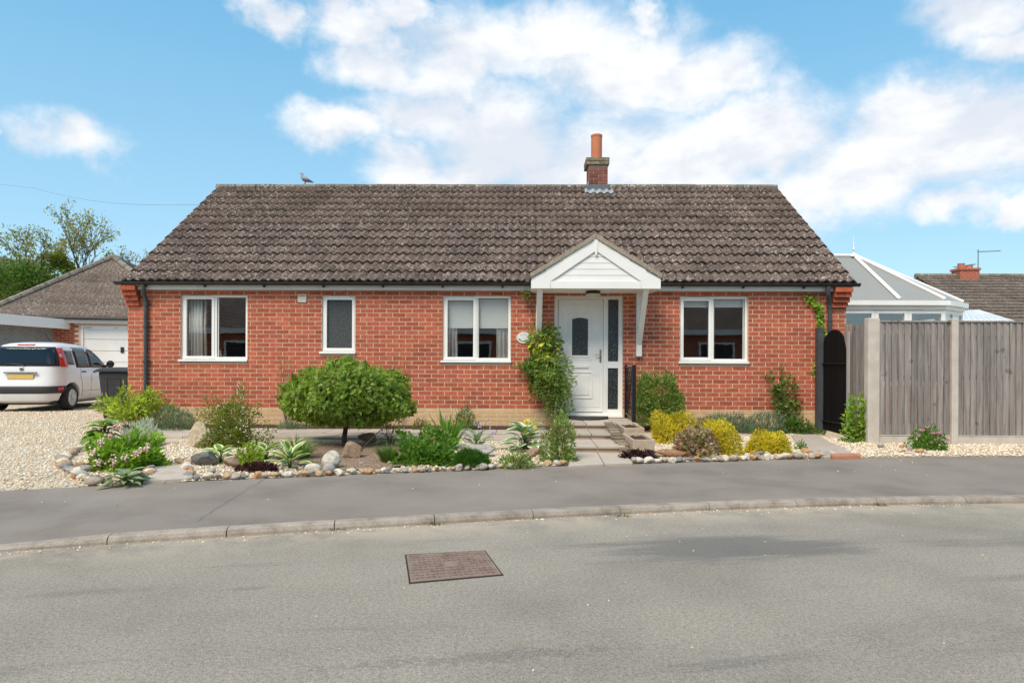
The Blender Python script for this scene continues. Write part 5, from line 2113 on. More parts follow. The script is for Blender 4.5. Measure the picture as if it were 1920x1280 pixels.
RU = -math.pi / 2
patch('tailgate_surround', CARBLK, RU - 0.785, RU + 0.785, 1.00, 1.43, 0.008, 36, 20)
rw = patch('rear_window', CARG, RU - 0.66, RU + 0.66, 1.035, 1.395, 0.016, 36, 20)
for s in (-1, 1):
    a0 = RU + s * 0.80
    tl = patch('tail_light', REDL, a0, RU + s * 1.16, 0.985, 1.415, 0.016, 14, 20)
    patch('reversing_lens', mat('clear_lens', [(0.62, 0.50, 0.48)], rough=0.15), RU + s * 0.86, RU + s * 0.98, 1.20, 1.27, 0.024, 5, 4, tl)
patch('bumper_strip', mat('bumper_grey', [(0.045, 0.046, 0.048)], rough=0.55), RU - 1.02, RU + 1.02, 0.40, 0.56, 0.008, 30)
for s in (-1, 1):
    patch('reflector', REDL, RU + s * 0.72, RU + s * 0.90, 0.455, 0.525, 0.014, 6, 2)
yb_ = sl_at(0.76)[0]
obj('number_plate', MB().box(-0.26, 0.26, yb_ - 0.026, yb_ - 0.014, 0.715, 0.825), mat('blurred_yellow_plate', [(0.66, 0.43, 0.10), (0.70, 0.50, 0.16), (0.58, 0.40, 0.18)], rough=0.5, nscale=7), car, bevel=0.004)
obj('plate_light_bar', MB().box(-0.33, 0.33, yb_ - 0.045, yb_ - 0.004, 0.838, 0.872), mat('handle_bar_grey', [(0.20, 0.20, 0.205)], rough=0.45), car, bevel=0.008)
yb2 = sl_at(0.935)[0]
bd = obj('badge', MB().lathe([(0.044, 0.0), (0.044, 0.010), (0.036, 0.014)], (0, yb2 - 0.006, 0.935), 20, Matrix.Rotation(math.pi / 2, 3, 'X')), mat('badge_silver', [(0.5, 0.5, 0.52)], rough=0.3, metal=0.8), car, smooth=True)
obj('emblem', MB().box(-0.026, 0.026, yb2 - 0.024, yb2 - 0.021, 0.918, 0.952), mat('badge_red', [(0.25, 0.02, 0.035)], rough=0.3), bd, bevel=0.004)
obj('brake_light', MB().box(-0.17, 0.17, 0.27, 0.34, 1.452, 1.487), REDL, car, bevel=0.006)
obj('wiper', MB().tube([(0.05, sl_at(1.02)[0] - 0.022, 1.02), (-0.20, sl_at(1.03)[0] - 0.022, 1.045), (-0.34, sl_at(1.03)[0] - 0.022, 1.035)], [0.014, 0.010, 0.006], 6), CARBLK, car)
# side glass
for s in (1, -1):
    yy = list(np.linspace(0.42, 2.42, 24))

    def zl(y):
        return 0.985

    def zh(y):
        return min(1.42, 1.42 - max(0, (y - 1.75)) ** 1.5 * 0.62)
    yq = list(np.linspace(0.36, 0.78, 8))
    side_patch('quarter_glass', CARG, yq, lambda y: 1.03, lambda y: 1.355, 0.007, s)
    side_patch('window_trim', CARBLK, list(np.linspace(0.83, 2.50, 26)), lambda y: 0.965, lambda y: zh(y) + 0.012 if zh(y) > 0.99 else 0.99, 0.003, s)
    side_patch('door_glass', CARG, list(np.linspace(0.90, 1.46, 12)), lambda y: 0.99, lambda y: zh(y) - 0.012, 0.009, s)
    side_patch('door_glass', CARG, list(np.linspace(1.56, 2.38, 16)), lambda y: 0.99, lambda y: max(1.0, zh(y) - 0.02), 0.009, s)
    # shut lines and handles
    m = MB()
    for pts in ([(0.98, 0.96), (0.98, 0.75), (1.05, 0.60), (1.10, 0.30)], [(1.52, 0.96), (1.52, 0.30)], [(2.44, 0.95), (2.50, 0.6), (2.46, 0.30)], [(1.06, 0.42), (2.46, 0.42)]):
        P = []
        for (y0, z0), (y1, z1) in zip(pts[:-1], pts[1:]):
            for t in np.linspace(0, 1, 5):
                y, z = y0 + (y1 - y0) * t, z0 + (z1 - z0) * t
                P.append((s * side_x(y, z, 0.0015), y, z))
        m.tube(P, 0.0035, 5)
    obj('shut_lines', m, CARBLK, car)
    for y in (1.02, 1.62):
        obj('door_handle', MB().box(min(s * (side_x(y, .87, 0) - 0.01), s * (side_x(y, .87, 0) + 0.022)), max(s * (side_x(y, .87, 0) - 0.01), s * (side_x(y, .87, 0) + 0.022)), y + 0.02, y + 0.2, 0.855, 0.885), CARBLK, car, bevel=0.006)
    mo = MB().lathe([(0.02, -0.055), (0.085, -0.035), (0.095, 0.0), (0.07, 0.035), (0.015, 0.05)], (s * 0.93, 2.28, 1.045), 14, Matrix.Rotation(math.pi / 2, 3, 'X'))
    mo.tube([(s * 0.76, 2.30, 0.98), (s * 0.90, 2.29, 1.02)], 0.03, 8)
    mir = obj('door_mirror', mo, CARBLK, car, smooth='all')
    obj('mirror_glass', MB().lathe([(0.068, 0.0), (0.068, 0.004)], (s * 0.93, 2.22, 1.045), 14, Matrix.Rotation(math.pi / 2, 3, 'X')), mat('mirror_face', [(0.5, 0.52, 0.55)], rough=0.08, metal=1.0), mir)
    patch('wheel_arch', CARBLK, 0.1, 0.2, 0.3, 0.31, -0.2, 2, 1) if False else None
# bonnet glass
patch('windscreen', CARG, math.pi / 2 - 0.9, math.pi / 2 + 0.9, 1.02, 1.43, 0.006, 20)
m = MB().tube([(0.0, 1.35, 1.545), (0.0, 1.05, 1.78)], [0.008, 0.003], 6)
obj('aerial', m, CARBLK, car)
# seats seen through the glass
m = MB()
for x in (-0.36, 0.36):
    for y in (0.75, 1.75):
        m.box(x - 0.22, x + 0.22, y, y + 0.14, 0.5, 1.12)
        m.box(x - 0.12, x + 0.12, y + 0.02, y + 0.11, 1.14, 1.30)
obj('seats', m, mat('seat_cloth', [(0.10, 0.11, 0.12)], rough=0.9), car, bevel=0.03)
for y, z in WH:
    for s in (-1, 1):
        R = Matrix.Rotation(s * math.pi / 2, 3, 'Y')
        c = (s * 0.715, y, z)
        tm = MB().lathe([(0.19, -0.085), (0.262, -0.09), (0.285, -0.07), (0.29, 0.0), (0.285, 0.065), (0.262, 0.088), (0.20, 0.085), (0.19, 0.04), (0.19, -0.085)], c, 36, R)
        wheel = obj('wheel', tm, RUBBER, car, smooth=True)
        rm = MB().lathe([(0.198, 0.078), (0.19, 0.088), (0.18, 0.075), (0.175, 0.045), (0.0, 0.045)], c, 36, R)
        rm.lathe([(0.055, 0.05), (0.055, 0.085), (0.03, 0.095), (0.0, 0.095)], c, 18, R)
        for k in range(9):
            a = 2 * math.pi * k / 9
            e = Vector(c) + R @ Vector((0.115 * math.cos(a), 0.115 * math.sin(a), 0.066))
            RR = R @ Matrix.Rotation(a, 3, 'Z')
            rm.obox(e, (0.15, 0.036, 0.032), RR)
        obj('hubcap', rm, ALLOY, wheel, smooth=True)
# place it: rear axle on the measured wheel marks, turned like the garage
pR = on_z(136, 768.0, 0.0)
CAR_A = math.radians(9.5)
ca_, sa_ = math.cos(CAR_A), math.sin(CAR_A)
ax = Vector((0.80 * ca_ - 0.62 * sa_, 0.80 * sa_ + 0.62 * ca_, 0))
car.location = (pR.x - ax.x, pR.y - ax.y, -0.004)
car.rotation_euler = (0, 0, CAR_A)

# ------------------------------------------------------------------ garage and carport on the left
GA_A = math.radians(16)
gu, gv = Vector((math.cos(GA_A), math.sin(GA_A), 0)), Vector((-math.sin(GA_A), math.cos(GA_A), 0))
GE_Z = 2.50
g0 = on_z(240, 596, GE_Z)
GW = 5.9                     # width of the garage
# door centred so that its left jamb is at the measured column
garage = thing('garage', 'detached brick garage with hipped tiled roof and white sectional door', 'garage', (g0.x, g0.y + 2, 0))


def gp(u, v, z):
    return Vector((g0.x, g0.y, 0)) + gu * u + gv * v + Vector((0, 0, z))


def gpx(px, py, v):
    """u along the garage front under a photo column"""
    d = ray(px, py)
    o = Vector((g0.x, g0.y, 0)) + gv * v
    nrm = gv
    t = (o - CAM).dot(nrm) / d.dot(nrm)
    p = CAM + d * t
    return (p - o).dot(gu), p.z


uL = gpx(0, 590, 0)[0] - 0.55
uR = uL + GW
u_d0 = gpx(152, 640, 0.25)[0]
zd = gpx(200, 610, 0.25)[1]
ud1 = min(u_d0 + 2.5, uR - 0.5)


def gbox(m, u0, u1, v0, v1, z0, z1):
    vs = [gp(u, v, z) for u in (u0, u1) for v in (v0, v1) for z in (z0, z1)]
    m.add(vs, [(0, 1, 3, 2), (4, 6, 7, 5), (0, 4, 5, 1), (2, 3, 7, 6), (0, 2, 6, 4), (1, 5, 7, 3)])


WV = 0.22
m = MB()
gbox(m, uL + 0.25, u_d0, WV, WV + 0.2, -0.1, GE_Z - 0.1)
gbox(m, ud1, uR - 0.25, WV, WV + 0.2, -0.1, GE_Z - 0.1)
gbox(m, u_d0, ud1, WV, WV + 0.2, zd, GE_Z - 0.1)
gbox(m, uL + 0.25, uL + 0.45, WV + 0.2, 6.0, -0.1, GE_Z - 0.1)
gbox(m, uR - 0.45, uR - 0.25, WV + 0.2, 6.0, -0.1, GE_Z - 0.1)
gw = obj('wall', m, MORTAR, garage)
bmm = MB().box(-0.105, 0.105, -0.006, 0.01, -0.0315, 0.0315).mesh('garage_brick')
zz = 0.0
r_ = 0
while zz < GE_Z - 0.2:
    u = uL + 0.25 + (0.112 if r_ % 2 else 0)
    while u + 0.225 < uR - 0.25:
        a, b = u + 0.0065, u + 0.2185
        if (b < u_d0 or a > ud1 or zz > zd) and (b < u_d0 + 1.6) and b > gpx(60, 640, 0)[0]:
            piece('brick', bmm, BRICK, gp((a + b) / 2, WV, zz + 0.0375), gw, rot=(0, 0, GA_A))
        u += 0.225
    zz += 0.075
    r_ += 1
m = MB()
gbox(m, uL + 0.2, uR - 0.2, 0.06, 0.085, GE_Z - 0.19, GE_Z - 0.02)
obj('fascia', m, FASC, garage)
m = MB().tube([gp(uL - 0.05, 0.0, GE_Z - 0.03), gp(uR + 0.05, 0.0, GE_Z - 0.03)], 0.05, 8)
obj('gutter', m, BLACK_PLASTIC, garage)
m = MB()
gbox(m, u_d0 + 0.002, u_d0 + 0.07, WV - 0.005, WV + 0.1, -0.05, zd - 0.002)
gbox(m, ud1 - 0.07, ud1 - 0.002, WV - 0.005, WV + 0.1, -0.05, zd - 0.002)
gbox(m, u_d0 + 0.0705, ud1 - 0.0705, WV - 0.005, WV + 0.1, zd - 0.07, zd - 0.002)
gdoor = obj('garage_door', m, WHITE, garage)
npan = 6
ph_ = (zd - 0.08 + 0.02) / npan
for k in range(npan):
    m = MB()
    gbox(m, u_d0 + 0.072, ud1 - 0.072, WV + 0.03, WV + 0.06, -0.02 + k * ph_ + 0.006, -0.02 + (k + 1) * ph_ - 0.006)
    obj('door_section', m, WHITE, gdoor, bevel=0.006)
hu, hz_ = gpx(229, 656, WV)
m = MB()
gbox(m, hu - 0.05, hu + 0.05, WV + 0.012, WV + 0.0295, hz_ - 0.09, hz_ + 0.09)
obj('door_lock', m, BLACK_PLASTIC, gdoor)
m = MB()
gbox(m, u_d0 + 0.075, ud1 - 0.075, WV + 0.065, WV + 0.08, -0.05, zd - 0.08)
obj('door_backing', m, mat('door_backing_grey', [(0.35, 0.35, 0.35)], rough=0.7), gdoor)  # even grey sheet showing between the door sections
# hipped roof with tile courses
apx_u, _z = (uL + uR) / 2, 0
d_ = ray(213, 484)
half = (uR - uL) / 2
# apex on the centre line of the hip end
apv = half
pa_ = gp(apx_u, apv, 0)
t_ = (pa_ - CAM).dot(CF) / d_.dot(CF)
AP_Z = (CAM + d_ * t_).z
AP_U = (Vector((CAM.x, CAM.y, 0)) + Vector((d_.x, d_.y, 0)) * t_ - Vector((g0.x, g0.y, 0))).dot(gu)
NRW = 11
tile2 = MB()


def gcourse(m, P0, P1, Q0, Q1, inward, nwave):
    """one wavy course between lower edge P0-P1 and upper edge Q0-Q1"""
    n = max(2, nwave * 6)
    vs, fs = [], []
    for k in range(n + 1):
        t = k / n
        h = 0.016 * (1 - math.cos(2 * math.pi * t * nwave))
        a, b = P0.lerp(P1, t), Q0.lerp(Q1, t)
        vs += [a + Vector((0, 0, h + 0.035)), b + Vector((0, 0, h + 0.008)), a + Vector((0, 0, h - 0.012))]
    for k in range(n):
        a, b = 3 * k, 3 * k + 3
        fs += [(a, b, b + 1, a + 1), (a, a + 2, b + 2, b)]
    m.add(vs, fs)


m = MB()
apex = gp(AP_U, apv, AP_Z)
back_ap = gp(AP_U, apv + 3.0, AP_Z)
cL, cR = gp(uL, 0, GE_Z), gp(uR, 0, GE_Z)
bL, bR = gp(uL, 2 * apv + 3.0, GE_Z), gp(uR, 2 * apv + 3.0, GE_Z)
for k in range(NRW):
    a, b = k / NRW, (k + 1) / NRW
    for (s0, s1), (e0, e1) in (((cL, cR), (apex, apex)), ((bL, cL), (back_ap, apex)), ((cR, bR), (apex, back_ap))):
        P0, P1, Q0, Q1 = s0.lerp(e0, a), s1.lerp(e1, a), s0.lerp(e0, b), s1.lerp(e1, b)
        gcourse(m, P0, P1, Q0, Q1, None, max(1, int((P1 - P0).length / 0.15)))
groof = obj('roof', m, TILE_B, garage, kind='stuff', smooth='all', fixn=False)
hipm = tile_mat('hip_tile_mat', (0.20, 0.165, 0.13), (0.36, 0.31, 0.25), amount=0.5)
for a, b in ((cL, apex), (cR, apex), (apex, back_ap)):
    L = (b - a).length
    nn = int(L / 0.42)
    for k in range(nn):
        p, q = a.lerp(b, k / nn + 0.004), a.lerp(b, (k + 1) / nn)
        up_ = Vector((0, 0, 0.045))
        obj('hip_tile', MB().tube([p + up_, q + up_ * 1.0], [0.105, 0.095], 8), hipm, groof)

# carport with lattice screens
cp = thing('carport', 'white edged flat carport with grey lattice screens behind the car', 'carport', (-14, 6, 0))
zc_t = 2.42
c1 = on_z(138, 600, zc_t)
c0_ = on_z(0, 587.5, zc_t)
dcp = (c0_ - c1)
c0x = c1 + dcp * 1.6
hgt = 0.30
cdir = dcp.normalized()
cn = Vector((-cdir.y, cdir.x, 0))
if cn.y < 0:
    cn = -cn


def cbox(m, a, b, thick, z0, z1):
    t = cn * thick
    vs = [Vector((p.x, p.y, z)) + o for p in (a, b) for o in (Vector(), t) for z in (z0, z1)]
    m.add(vs, [(0, 1, 3, 2), (4, 6, 7, 5), (0, 4, 5, 1), (2, 3, 7, 6), (0, 2, 6, 4), (1, 5, 7, 3)])


m = MB()
cbox(m, c1, c0x, 0.04, zc_t - hgt, zc_t)
obj('fascia', m, WHITE_PAINT, cp, bevel=0.006)
m = MB()
cbox(m, c1 + cn * 0.042, c0x + cn * 0.042, 2.6, zc_t - 0.12, zc_t - 0.06)
obj('roof', m, mat('felt_roof', [(0.12, 0.12, 0.12)], rough=0.9), cp)
LATT = mat('lattice_grey', [(0.30, 0.30, 0.30), (0.38, 0.38, 0.375)], rough=0.8)
POSTG = mat('post_grey', [(0.36, 0.36, 0.365)], rough=0.7)
back_off = cn * 0.30
for pa_px in (134, 66, -30):
    p = on_z(pa_px, 640, 1.5)
    s = (Vector((p.x, p.y, 0)) - Vector((c1.x, c1.y, 0))).dot(cdir)
    a = c1 + cdir * (s - 0.07) + back_off
    b = c1 + cdir * (s + 0.07) + back_off
    m = MB()
    cbox(m, a, b, 0.10, -0.05, zc_t - 0.125)
    obj('post', m, POSTG, cp)
m = MB()
L = dcp.length * 1.6
z0, z1 = 0.35, zc_t - 0.20
h = z1 - z0
sp = 0.115
for sgn in (1, -1):
    k = -h
    while k < L:
        a_s, b_s = k, k + h
        za, zb = (z0, z1) if sgn > 0 else (z1, z0)
        if a_s < 0:
            za += (zb - za) * (-a_s) / h
            a_s = 0
        if b_s > L:
            zb -= (zb - za) * (b_s - L) / max(1e-6, (b_s - a_s))
            b_s = L
        off = back_off + cn * (0.13 if sgn > 0 else 0.142)
        A = c1 + cdir * a_s + off
        B = c1 + cdir * b_s + off
        A.z, B.z = za, zb
        d = (B - A)
        wv_ = d.cross(cn).normalized() * 0.024
        t = cn * 0.010
        m.add([A - wv_, A + wv_, B + wv_, B - wv_, A - wv_ + t, A + wv_ + t, B + wv_ + t, B - wv_ + t],
              [(0, 1, 2, 3), (7, 6, 5, 4), (0, 4, 5, 1), (1, 5, 6, 2), (2, 6, 7, 3), (3, 7, 4, 0)])
        k += sp
obj('lattice_slats', m, LATT, cp, kind='stuff')
m = MB()
cbox(m, c1 + cn * 1.4, c0x + cn * 1.4, 0.05, -0.05, zc_t - 0.125)
obj('back_screen', m, mat('grey_screen', [(0.14, 0.145, 0.15)], rough=0.9), cp)

# ------------------------------------------------------------------ conservatory on the right
cons = thing('conservatory', 'white framed conservatory with grey hipped roof beside the bungalow', 'conservatory', (7.3, 2.8, 0))
YV = 1.55
CE_Z = fz(1680, 563, YV)
xc0 = XR - 0.3
xc1 = fx(1772, 565, YV)
P5 = on_y(1806, 569, YV + 0.62)
plan = [Vector((xc0, YV, 0)), Vector((xc1, YV, 0)), Vector((P5.x, YV + 0.62, 0)), Vector((P5.x, YV + 2.2, 0)), Vector((xc1, YV + 2.82, 0)), Vector((xc0, YV + 2.82, 0))]
RYc = YV + 1.41
rid0 = Vector((xc0, RYc, fz(1560, 481, RYc)))
rid1 = Vector((fx(1604, 482, RYc), RYc, fz(1604, 482, RYc)))
POLY = mat('grey_roof_sheet', [(0.285, 0.285, 0.265), (0.31, 0.31, 0.29)], rough=0.45, nscale=1.5)
up_ = Vector((0, 0, CE_Z))
ev = [p + up_ for p in plan]
sheets = [(ev[0], ev[1], rid1, rid0), (ev[1], ev[2], rid1), (ev[2], ev[3], rid1), (ev[3], ev[4], rid1), (ev[4], ev[5], rid0, rid1)]
for s in sheets:
    n = len(s)
    nrm = (s[1] - s[0]).cross(s[2] - s[0]).normalized()
    if nrm.z < 0:
        nrm = -nrm
    m = MB().add([p for p in s] + [p - nrm * 0.03 for p in s], [tuple(range(n)), tuple(range(2 * n - 1, n - 1, -1))] + [(i, (i + 1) % n, n + (i + 1) % n, n + i) for i in range(n)])
    obj('roof_sheet', m, POLY, cons)
gb_t = Vector((fx(1687, 560, YV), YV, CE_Z))
bars = [(ev[1], rid1), (ev[2], rid1), (ev[3], rid1), (ev[4], rid1), (gb_t, rid1 - Vector((0.03, 0, 0))), (rid0, rid1), (Vector((gb_t.x - 1.0, YV, CE_Z)), rid0 + Vector((0.02, 0, 0)))]
for a, b in bars:
    u3 = Vector((0, 0, 0.03))
    obj('roof_bar', MB().tube([a + u3, b + u3], 0.038, 6), WHITE, cons)
# finial
m = MB().lathe([(0.09, -0.02), (0.07, 0.03), (0.02, 0.06), (0.022, 0.12), (0.035, 0.14), (0.012, 0.18), (0.02, 0.25), (0.006, 0.30), (0.003, 0.48)], rid1 + Vector((-0.04, 0, 0.03)), 12)
obj('finial', m, WHITE, cons, smooth=True)
m = MB()
for a, b in zip(ev[:-1], ev[1:]):
    out = (b - a).cross(Vector((0, 0, 1))).normalized()
    for z0, z1, o0, o1 in ((-0.10, -0.01, 0.02, 0.10), (-0.18, -0.105, 0.0, 0.03)):
        q = [a + out * o0, b + out * o0, b + out * o1, a + out * o1]
        m.add([p + Vector((0, 0, z0)) for p in q] + [p + Vector((0, 0, z1)) for p in q], [(3, 2, 1, 0), (4, 5, 6, 7), (0, 1, 5, 4), (1, 2, 6, 5), (2, 3, 7, 6), (3, 0, 4, 7)])
obj('eaves_gutter', m, WHITE, cons)
z_w1 = CE_Z - 0.185
for a, b in zip(plan[:-1], plan[1:]):
    d = b - a
    L = d.length
    out = d.cross(Vector((0, 0, 1))).normalized()
    nwin = 4 if L > 2.4 else (1 if L < 1.2 else 2)
    dw = obj('dwarf_wall', MB().add([p for p in (a, b, b - out * 0.2, a - out * 0.2)] + [p + Vector((0, 0, 0.7)) for p in (a, b, b - out * 0.2, a - out * 0.2)],
                                    [(3, 2, 1, 0), (4, 5, 6, 7), (0, 1, 5, 4), (1, 2, 6, 5), (2, 3, 7, 6), (3, 0, 4, 7)]), SIDEB, cons)
    if nwin == 4:
        cutpx = [xc0, fx(1580, 590, YV), fx(1641, 590, YV), fx(1703, 590, YV), xc1]
        tt = [(c - a.x) / L for c in cutpx]
    else:
        tt = [k / nwin for k in range(nwin + 1)]
        if L < 1.2:
            tt = [0, 0.5, 1.0]
    for t0, t1 in zip(tt[:-1], tt[1:]):
        A, B = a + d * t0, a + d * t1
        fm = MB()
        e = d.normalized()

        def fb_(s0, s1, z0, z1, dep=0.06):
            q = [A + e * s0, A + e * s1, A + e * s1 - out * dep, A + e * s0 - out * dep]
            fm.add([p + Vector((0, 0, z0)) for p in q] + [p + Vector((0, 0, z1)) for p in q], [(3, 2, 1, 0), (4, 5, 6, 7), (0, 1, 5, 4), (1, 2, 6, 5), (2, 3, 7, 6), (3, 0, 4, 7)])
        W_ = (B - A).length
        f = 0.07
        fb_(0.002, W_ - 0.002, z_w1 - f, z_w1 - 0.001)
        fb_(0.002, W_ - 0.002, 0.701, 0.78)
        fb_(0.002, f, 0.781, z_w1 - f - 0.001)
        fb_(W_ - f, W_ - 0.002, 0.781, z_w1 - f - 0.001)
        fb_(f + 0.001, W_ - f - 0.001, z_w1 - 0.46, z_w1 - 0.40)
        wf = obj('window', fm, WHITE, cons, bevel=0.003)
        for z0, z1 in ((0.781, z_w1 - 0.461), (z_w1 - 0.399, z_w1 - f - 0.001)):
            gm_ = MB()
            q = [A + e * f, B - e * f, B - e * f - out * 0.008, A + e * f - out * 0.008]
            q = [p - out * 0.025 for p in q]
            gm_.add([p + Vector((0, 0, z0)) for p in q] + [p + Vector((0, 0, z1)) for p in q], [(3, 2, 1, 0), (4, 5, 6, 7), (0, 1, 5, 4), (1, 2, 6, 5), (2, 3, 7, 6), (3, 0, 4, 7)])
            obj('pane', gm_, GLASS, wf)
m = MB().box(xc0 + 0.1, P5.x - 0.2, RYc + 1.0, RYc + 1.05, 0.02, CE_Z - 0.05)  # added olive sheet, raised to the eaves so the panes look dark
obj('roller_blind', m, mat('olive_backing', [(0.12, 0.11, 0.085), (0.17, 0.155, 0.12)], rough=0.9), cons)

# ------------------------------------------------------------------ neighbour's house far right
nh = thing('neighbour_house', 'brown tiled house roof with brick chimney seen beyond the fence', 'house', (20, 16, 0))
NY, NRY = 13.0, 17.5
nz_r = fz(1820, 519, NRY)
nz_e = 2.55
nx0 = fx(1716, 520, NRY)
nx1 = nx0 + 15
m = MB()
NR = 16
for k in range(NR):
    a, b = k / NR, (k + 1) / NR
    y0, y1 = NY + (NRY - NY) * a, NY + (NRY - NY) * b
    z0, z1 = nz_e + (nz_r - nz_e) * a, nz_e + (nz_r - nz_e) * b
    x = nx0
    while x < nx1:
        j = random.uniform(-.008, .008)
        m.add([(x, y0 - 0.02, z0 + .06 + j), (x + 0.325, y0 - 0.02, z0 + .06 + j), (x + 0.325, y1, z1 + .018), (x, y1, z1 + .018), (x, y0, z0 - .01), (x + 0.325, y0, z0 - .01)], [(0, 1, 2, 3), (4, 5, 1, 0)])
        x += 0.33
nroof = obj('roof', m, TILE_B, nh, kind='stuff', fixn=False)
obj('rear_slope', MB().prism([(NY + 0.05, nz_e - 0.02), (NRY, nz_r - 0.02), (2 * NRY - NY, nz_e), (2 * NRY - NY, nz_e - 0.1), (NRY, nz_r - 0.15), (NY + 0.05, nz_e - 0.15)], nx0 + 0.01, nx1 - 0.01, 'x'), TILE_B, nroof)
for k in range(34):
    obj('ridge_tile', MB().tube([(nx0 + k * 0.44 + 0.005, NRY, nz_r + 0.03), (nx0 + k * 0.44 + 0.435, NRY, nz_r + 0.03)], 0.11, 8), RIDGEM, nroof)
obj('wall', MB().box(nx0 + 0.2, nx1 - 0.2, NY + 0.4, 2 * NRY - NY - 0.4, -0.1, nz_e).prism([(NY + 0.45, nz_e), (NRY, nz_r - 0.16), (2 * NRY - NY - 0.45, nz_e)], nx0 + 0.22, nx0 + 0.42, 'x'), SIDEB, nh)
ca0, ca1 = fx(1792, 512, NRY), fx(1828, 512, NRY)
zt_ = fz(1810, 508, NRY)
nch = obj('chimney', MB().box(ca0, ca1, NRY - 0.3, NRY + 0.3, nz_r - 0.3, zt_).box(ca0 - 0.04, ca1 + 0.04, NRY - 0.34, NRY + 0.34, zt_ + 0.001, zt_ + 0.09), SIDEB, nh)
for px, h in ((1802, 0.22), (1817, 0.14)):
    obj('chimney_pot', MB().lathe([(0.15, zt_ + 0.09), (0.13, zt_ + 0.09 + h * 0.8), (0.15, zt_ + 0.09 + h)], (fx(px, 505, NRY), NRY, 0), 14), bpy.data.materials['terracotta'], nch, smooth=True)
ALU = mat('aerial_metal', [(0.30, 0.31, 0.32)], rough=0.4, metal=0.6)
xm_ = fx(1834, 490, NRY)
mz = fz(1834, 470, NRY)
aer = thing('television_aerial', 'thin television aerial mast with two antennas on the far chimney', 'aerial', (xm_, NRY, zt_))
obj('mast', MB().tube([(xm_, NRY, nz_r - 0.1), (xm_, NRY, mz + 0.05)], 0.022, 6), ALU, aer)
for (pa, pb, py0, py1) in ((1834, 1881, 472, 469), (1789, 1834, 501, 494)):
    a = Vector((fx(pa, py0, NRY), NRY, fz(pa, py0, NRY)))
    b = Vector((fx(pb, py1, NRY), NRY + 0.2, fz(pb, py1, NRY)))
    m = MB().tube([a, b], 0.022, 5)
    for k in range(12):
        p = a.lerp(b, (k + 0.5) / 12)
        m.tube([p - Vector((0.02, 0.16, 0.03)), p + Vector((0.02, 0.16, 0.03))], 0.012, 4)
    obj('antenna', m, ALU, aer)
# a small glazed lean-to roof in front of that house
gl = thing('glazed_lean_to', 'low translucent glazed roof between conservatory and far house', 'outbuilding', (15.5, 9.5, 0))
yA, yB_ = 7.5, 9.5
A_ = on_y(1806, 601, yA)
B_ = on_y(1902, 603, yA)
C_ = on_y(1835, 582, yB_)
D_ = on_y(1805, 582, yB_)
PALE = mat('translucent_sheet', [(0.50, 0.56, 0.64), (0.60, 0.66, 0.73)], rough=0.25, nscale=1.5, stretch=(4, 1, 1))
m = MB().add([A_, B_, C_, D_] + [p - Vector((0, 0, 0.03)) for p in (A_, B_, C_, D_)], [(0, 1, 2, 3), (7, 6, 5, 4), (0, 4, 5, 1), (1, 5, 6, 2), (2, 6, 7, 3), (3, 7, 4, 0)])
obj('roof_sheet', m, PALE, gl)
m = MB()
for k in range(9):
    t = k / 8
    m.tube([A_.lerp(B_, t) + Vector((0, 0, .012)), D_.lerp(C_, t) + Vector((0, 0, .012))], 0.016, 5)
obj('glazing_bars', m, WHITE, gl)
obj('side_wall', MB().box(A_.x + 0.05, B_.x - 0.05, yA + 0.05, yA + 0.12, -0.05, min(A_.z, B_.z) - 0.05).box(D_.x + 0.02, D_.x + 0.1, yA + 0.13, yB_, -0.05, A_.z - 0.06), WHITE_PAINT, gl)

# far brick house at the left edge
fh = thing('far_house', 'red brick house gable glimpsed at the far left edge', 'house', (-32, 24, 0))
yq = 22.0
px0, zq = fx(9, 557, yq), fz(0, 541, yq)
obj('wall', MB().box(px0 - 7, px0 - 0.05, yq, yq + 7, -0.1, fz(5, 556, yq)), SIDEB, fh)
obj('roof', MB().prism([(px0 + 0.25, fz(9, 553, yq) - 0.1), (px0 - 3.5, fz(9, 553, yq) + 2.6), (px0 - 7.3, fz(9, 553, yq) - 0.1), (px0 - 7.3, fz(9, 553, yq) - 0.3), (px0 - 3.5, fz(9, 553, yq) + 2.4), (px0 + 0.25, fz(9, 553, yq) - 0.3)], yq - 0.2, yq + 7.2, 'y'), TILE_B, fh)

# overhead cable
ca = on_y(60, 352, 16)
cb_ = on_y(372, 384, 8)
pts = [ca + (ca - cb_) * 0.8] + [ca.lerp(cb_, t) - Vector((0, 0, 0.25 * math.sin(math.pi * t))) for t in np.linspace(0, 1, 8)] + [Vector((cb_.x + 1.2, 6.6, 2.9))]
tag(obj('overhead_cable', MB().tube(pts, 0.0045, 5), mat('cable_grey', [(0.16, 0.17, 0.18)], rough=0.6)), 'thin overhead cable running down to the rear of the bungalow', 'cable')

# pigeon on the ridge
pg_base = Vector((fx(572, 344, RIDGE_Y), RIDGE_Y, RIDGE_Z + 0.066))
pg = thing('pigeon', 'grey pigeon perched on the roof ridge left of the chimney', 'bird', pg_base)
k_ = 0.0105
def pgp(x, z, y=0.0):
    return pg_base + Vector((x, y, z))
m = MB()
m.tube([pgp(0.19, 0.05), pgp(0.12, 0.075), pgp(0.04, 0.105), pgp(-0.02, 0.135), pgp(-0.055, 0.175), pgp(-0.068, 0.215), pgp(-0.072, 0.25), pgp(-0.078, 0.272)],
       [0.014, 0.028, 0.055, 0.062, 0.045, 0.028, 0.030, 0.014], 12)
bodyp = obj('body', m, mat('pigeon_grey', [(0.24, 0.25, 0.28), (0.36, 0.37, 0.40)], rough=0.8, nscale=14), pg, smooth='all')
obj('beak', MB().tube([pgp(-0.095, 0.255), pgp(-0.128, 0.245)], [0.009, 0.002], 6), CARBLK, bodyp)
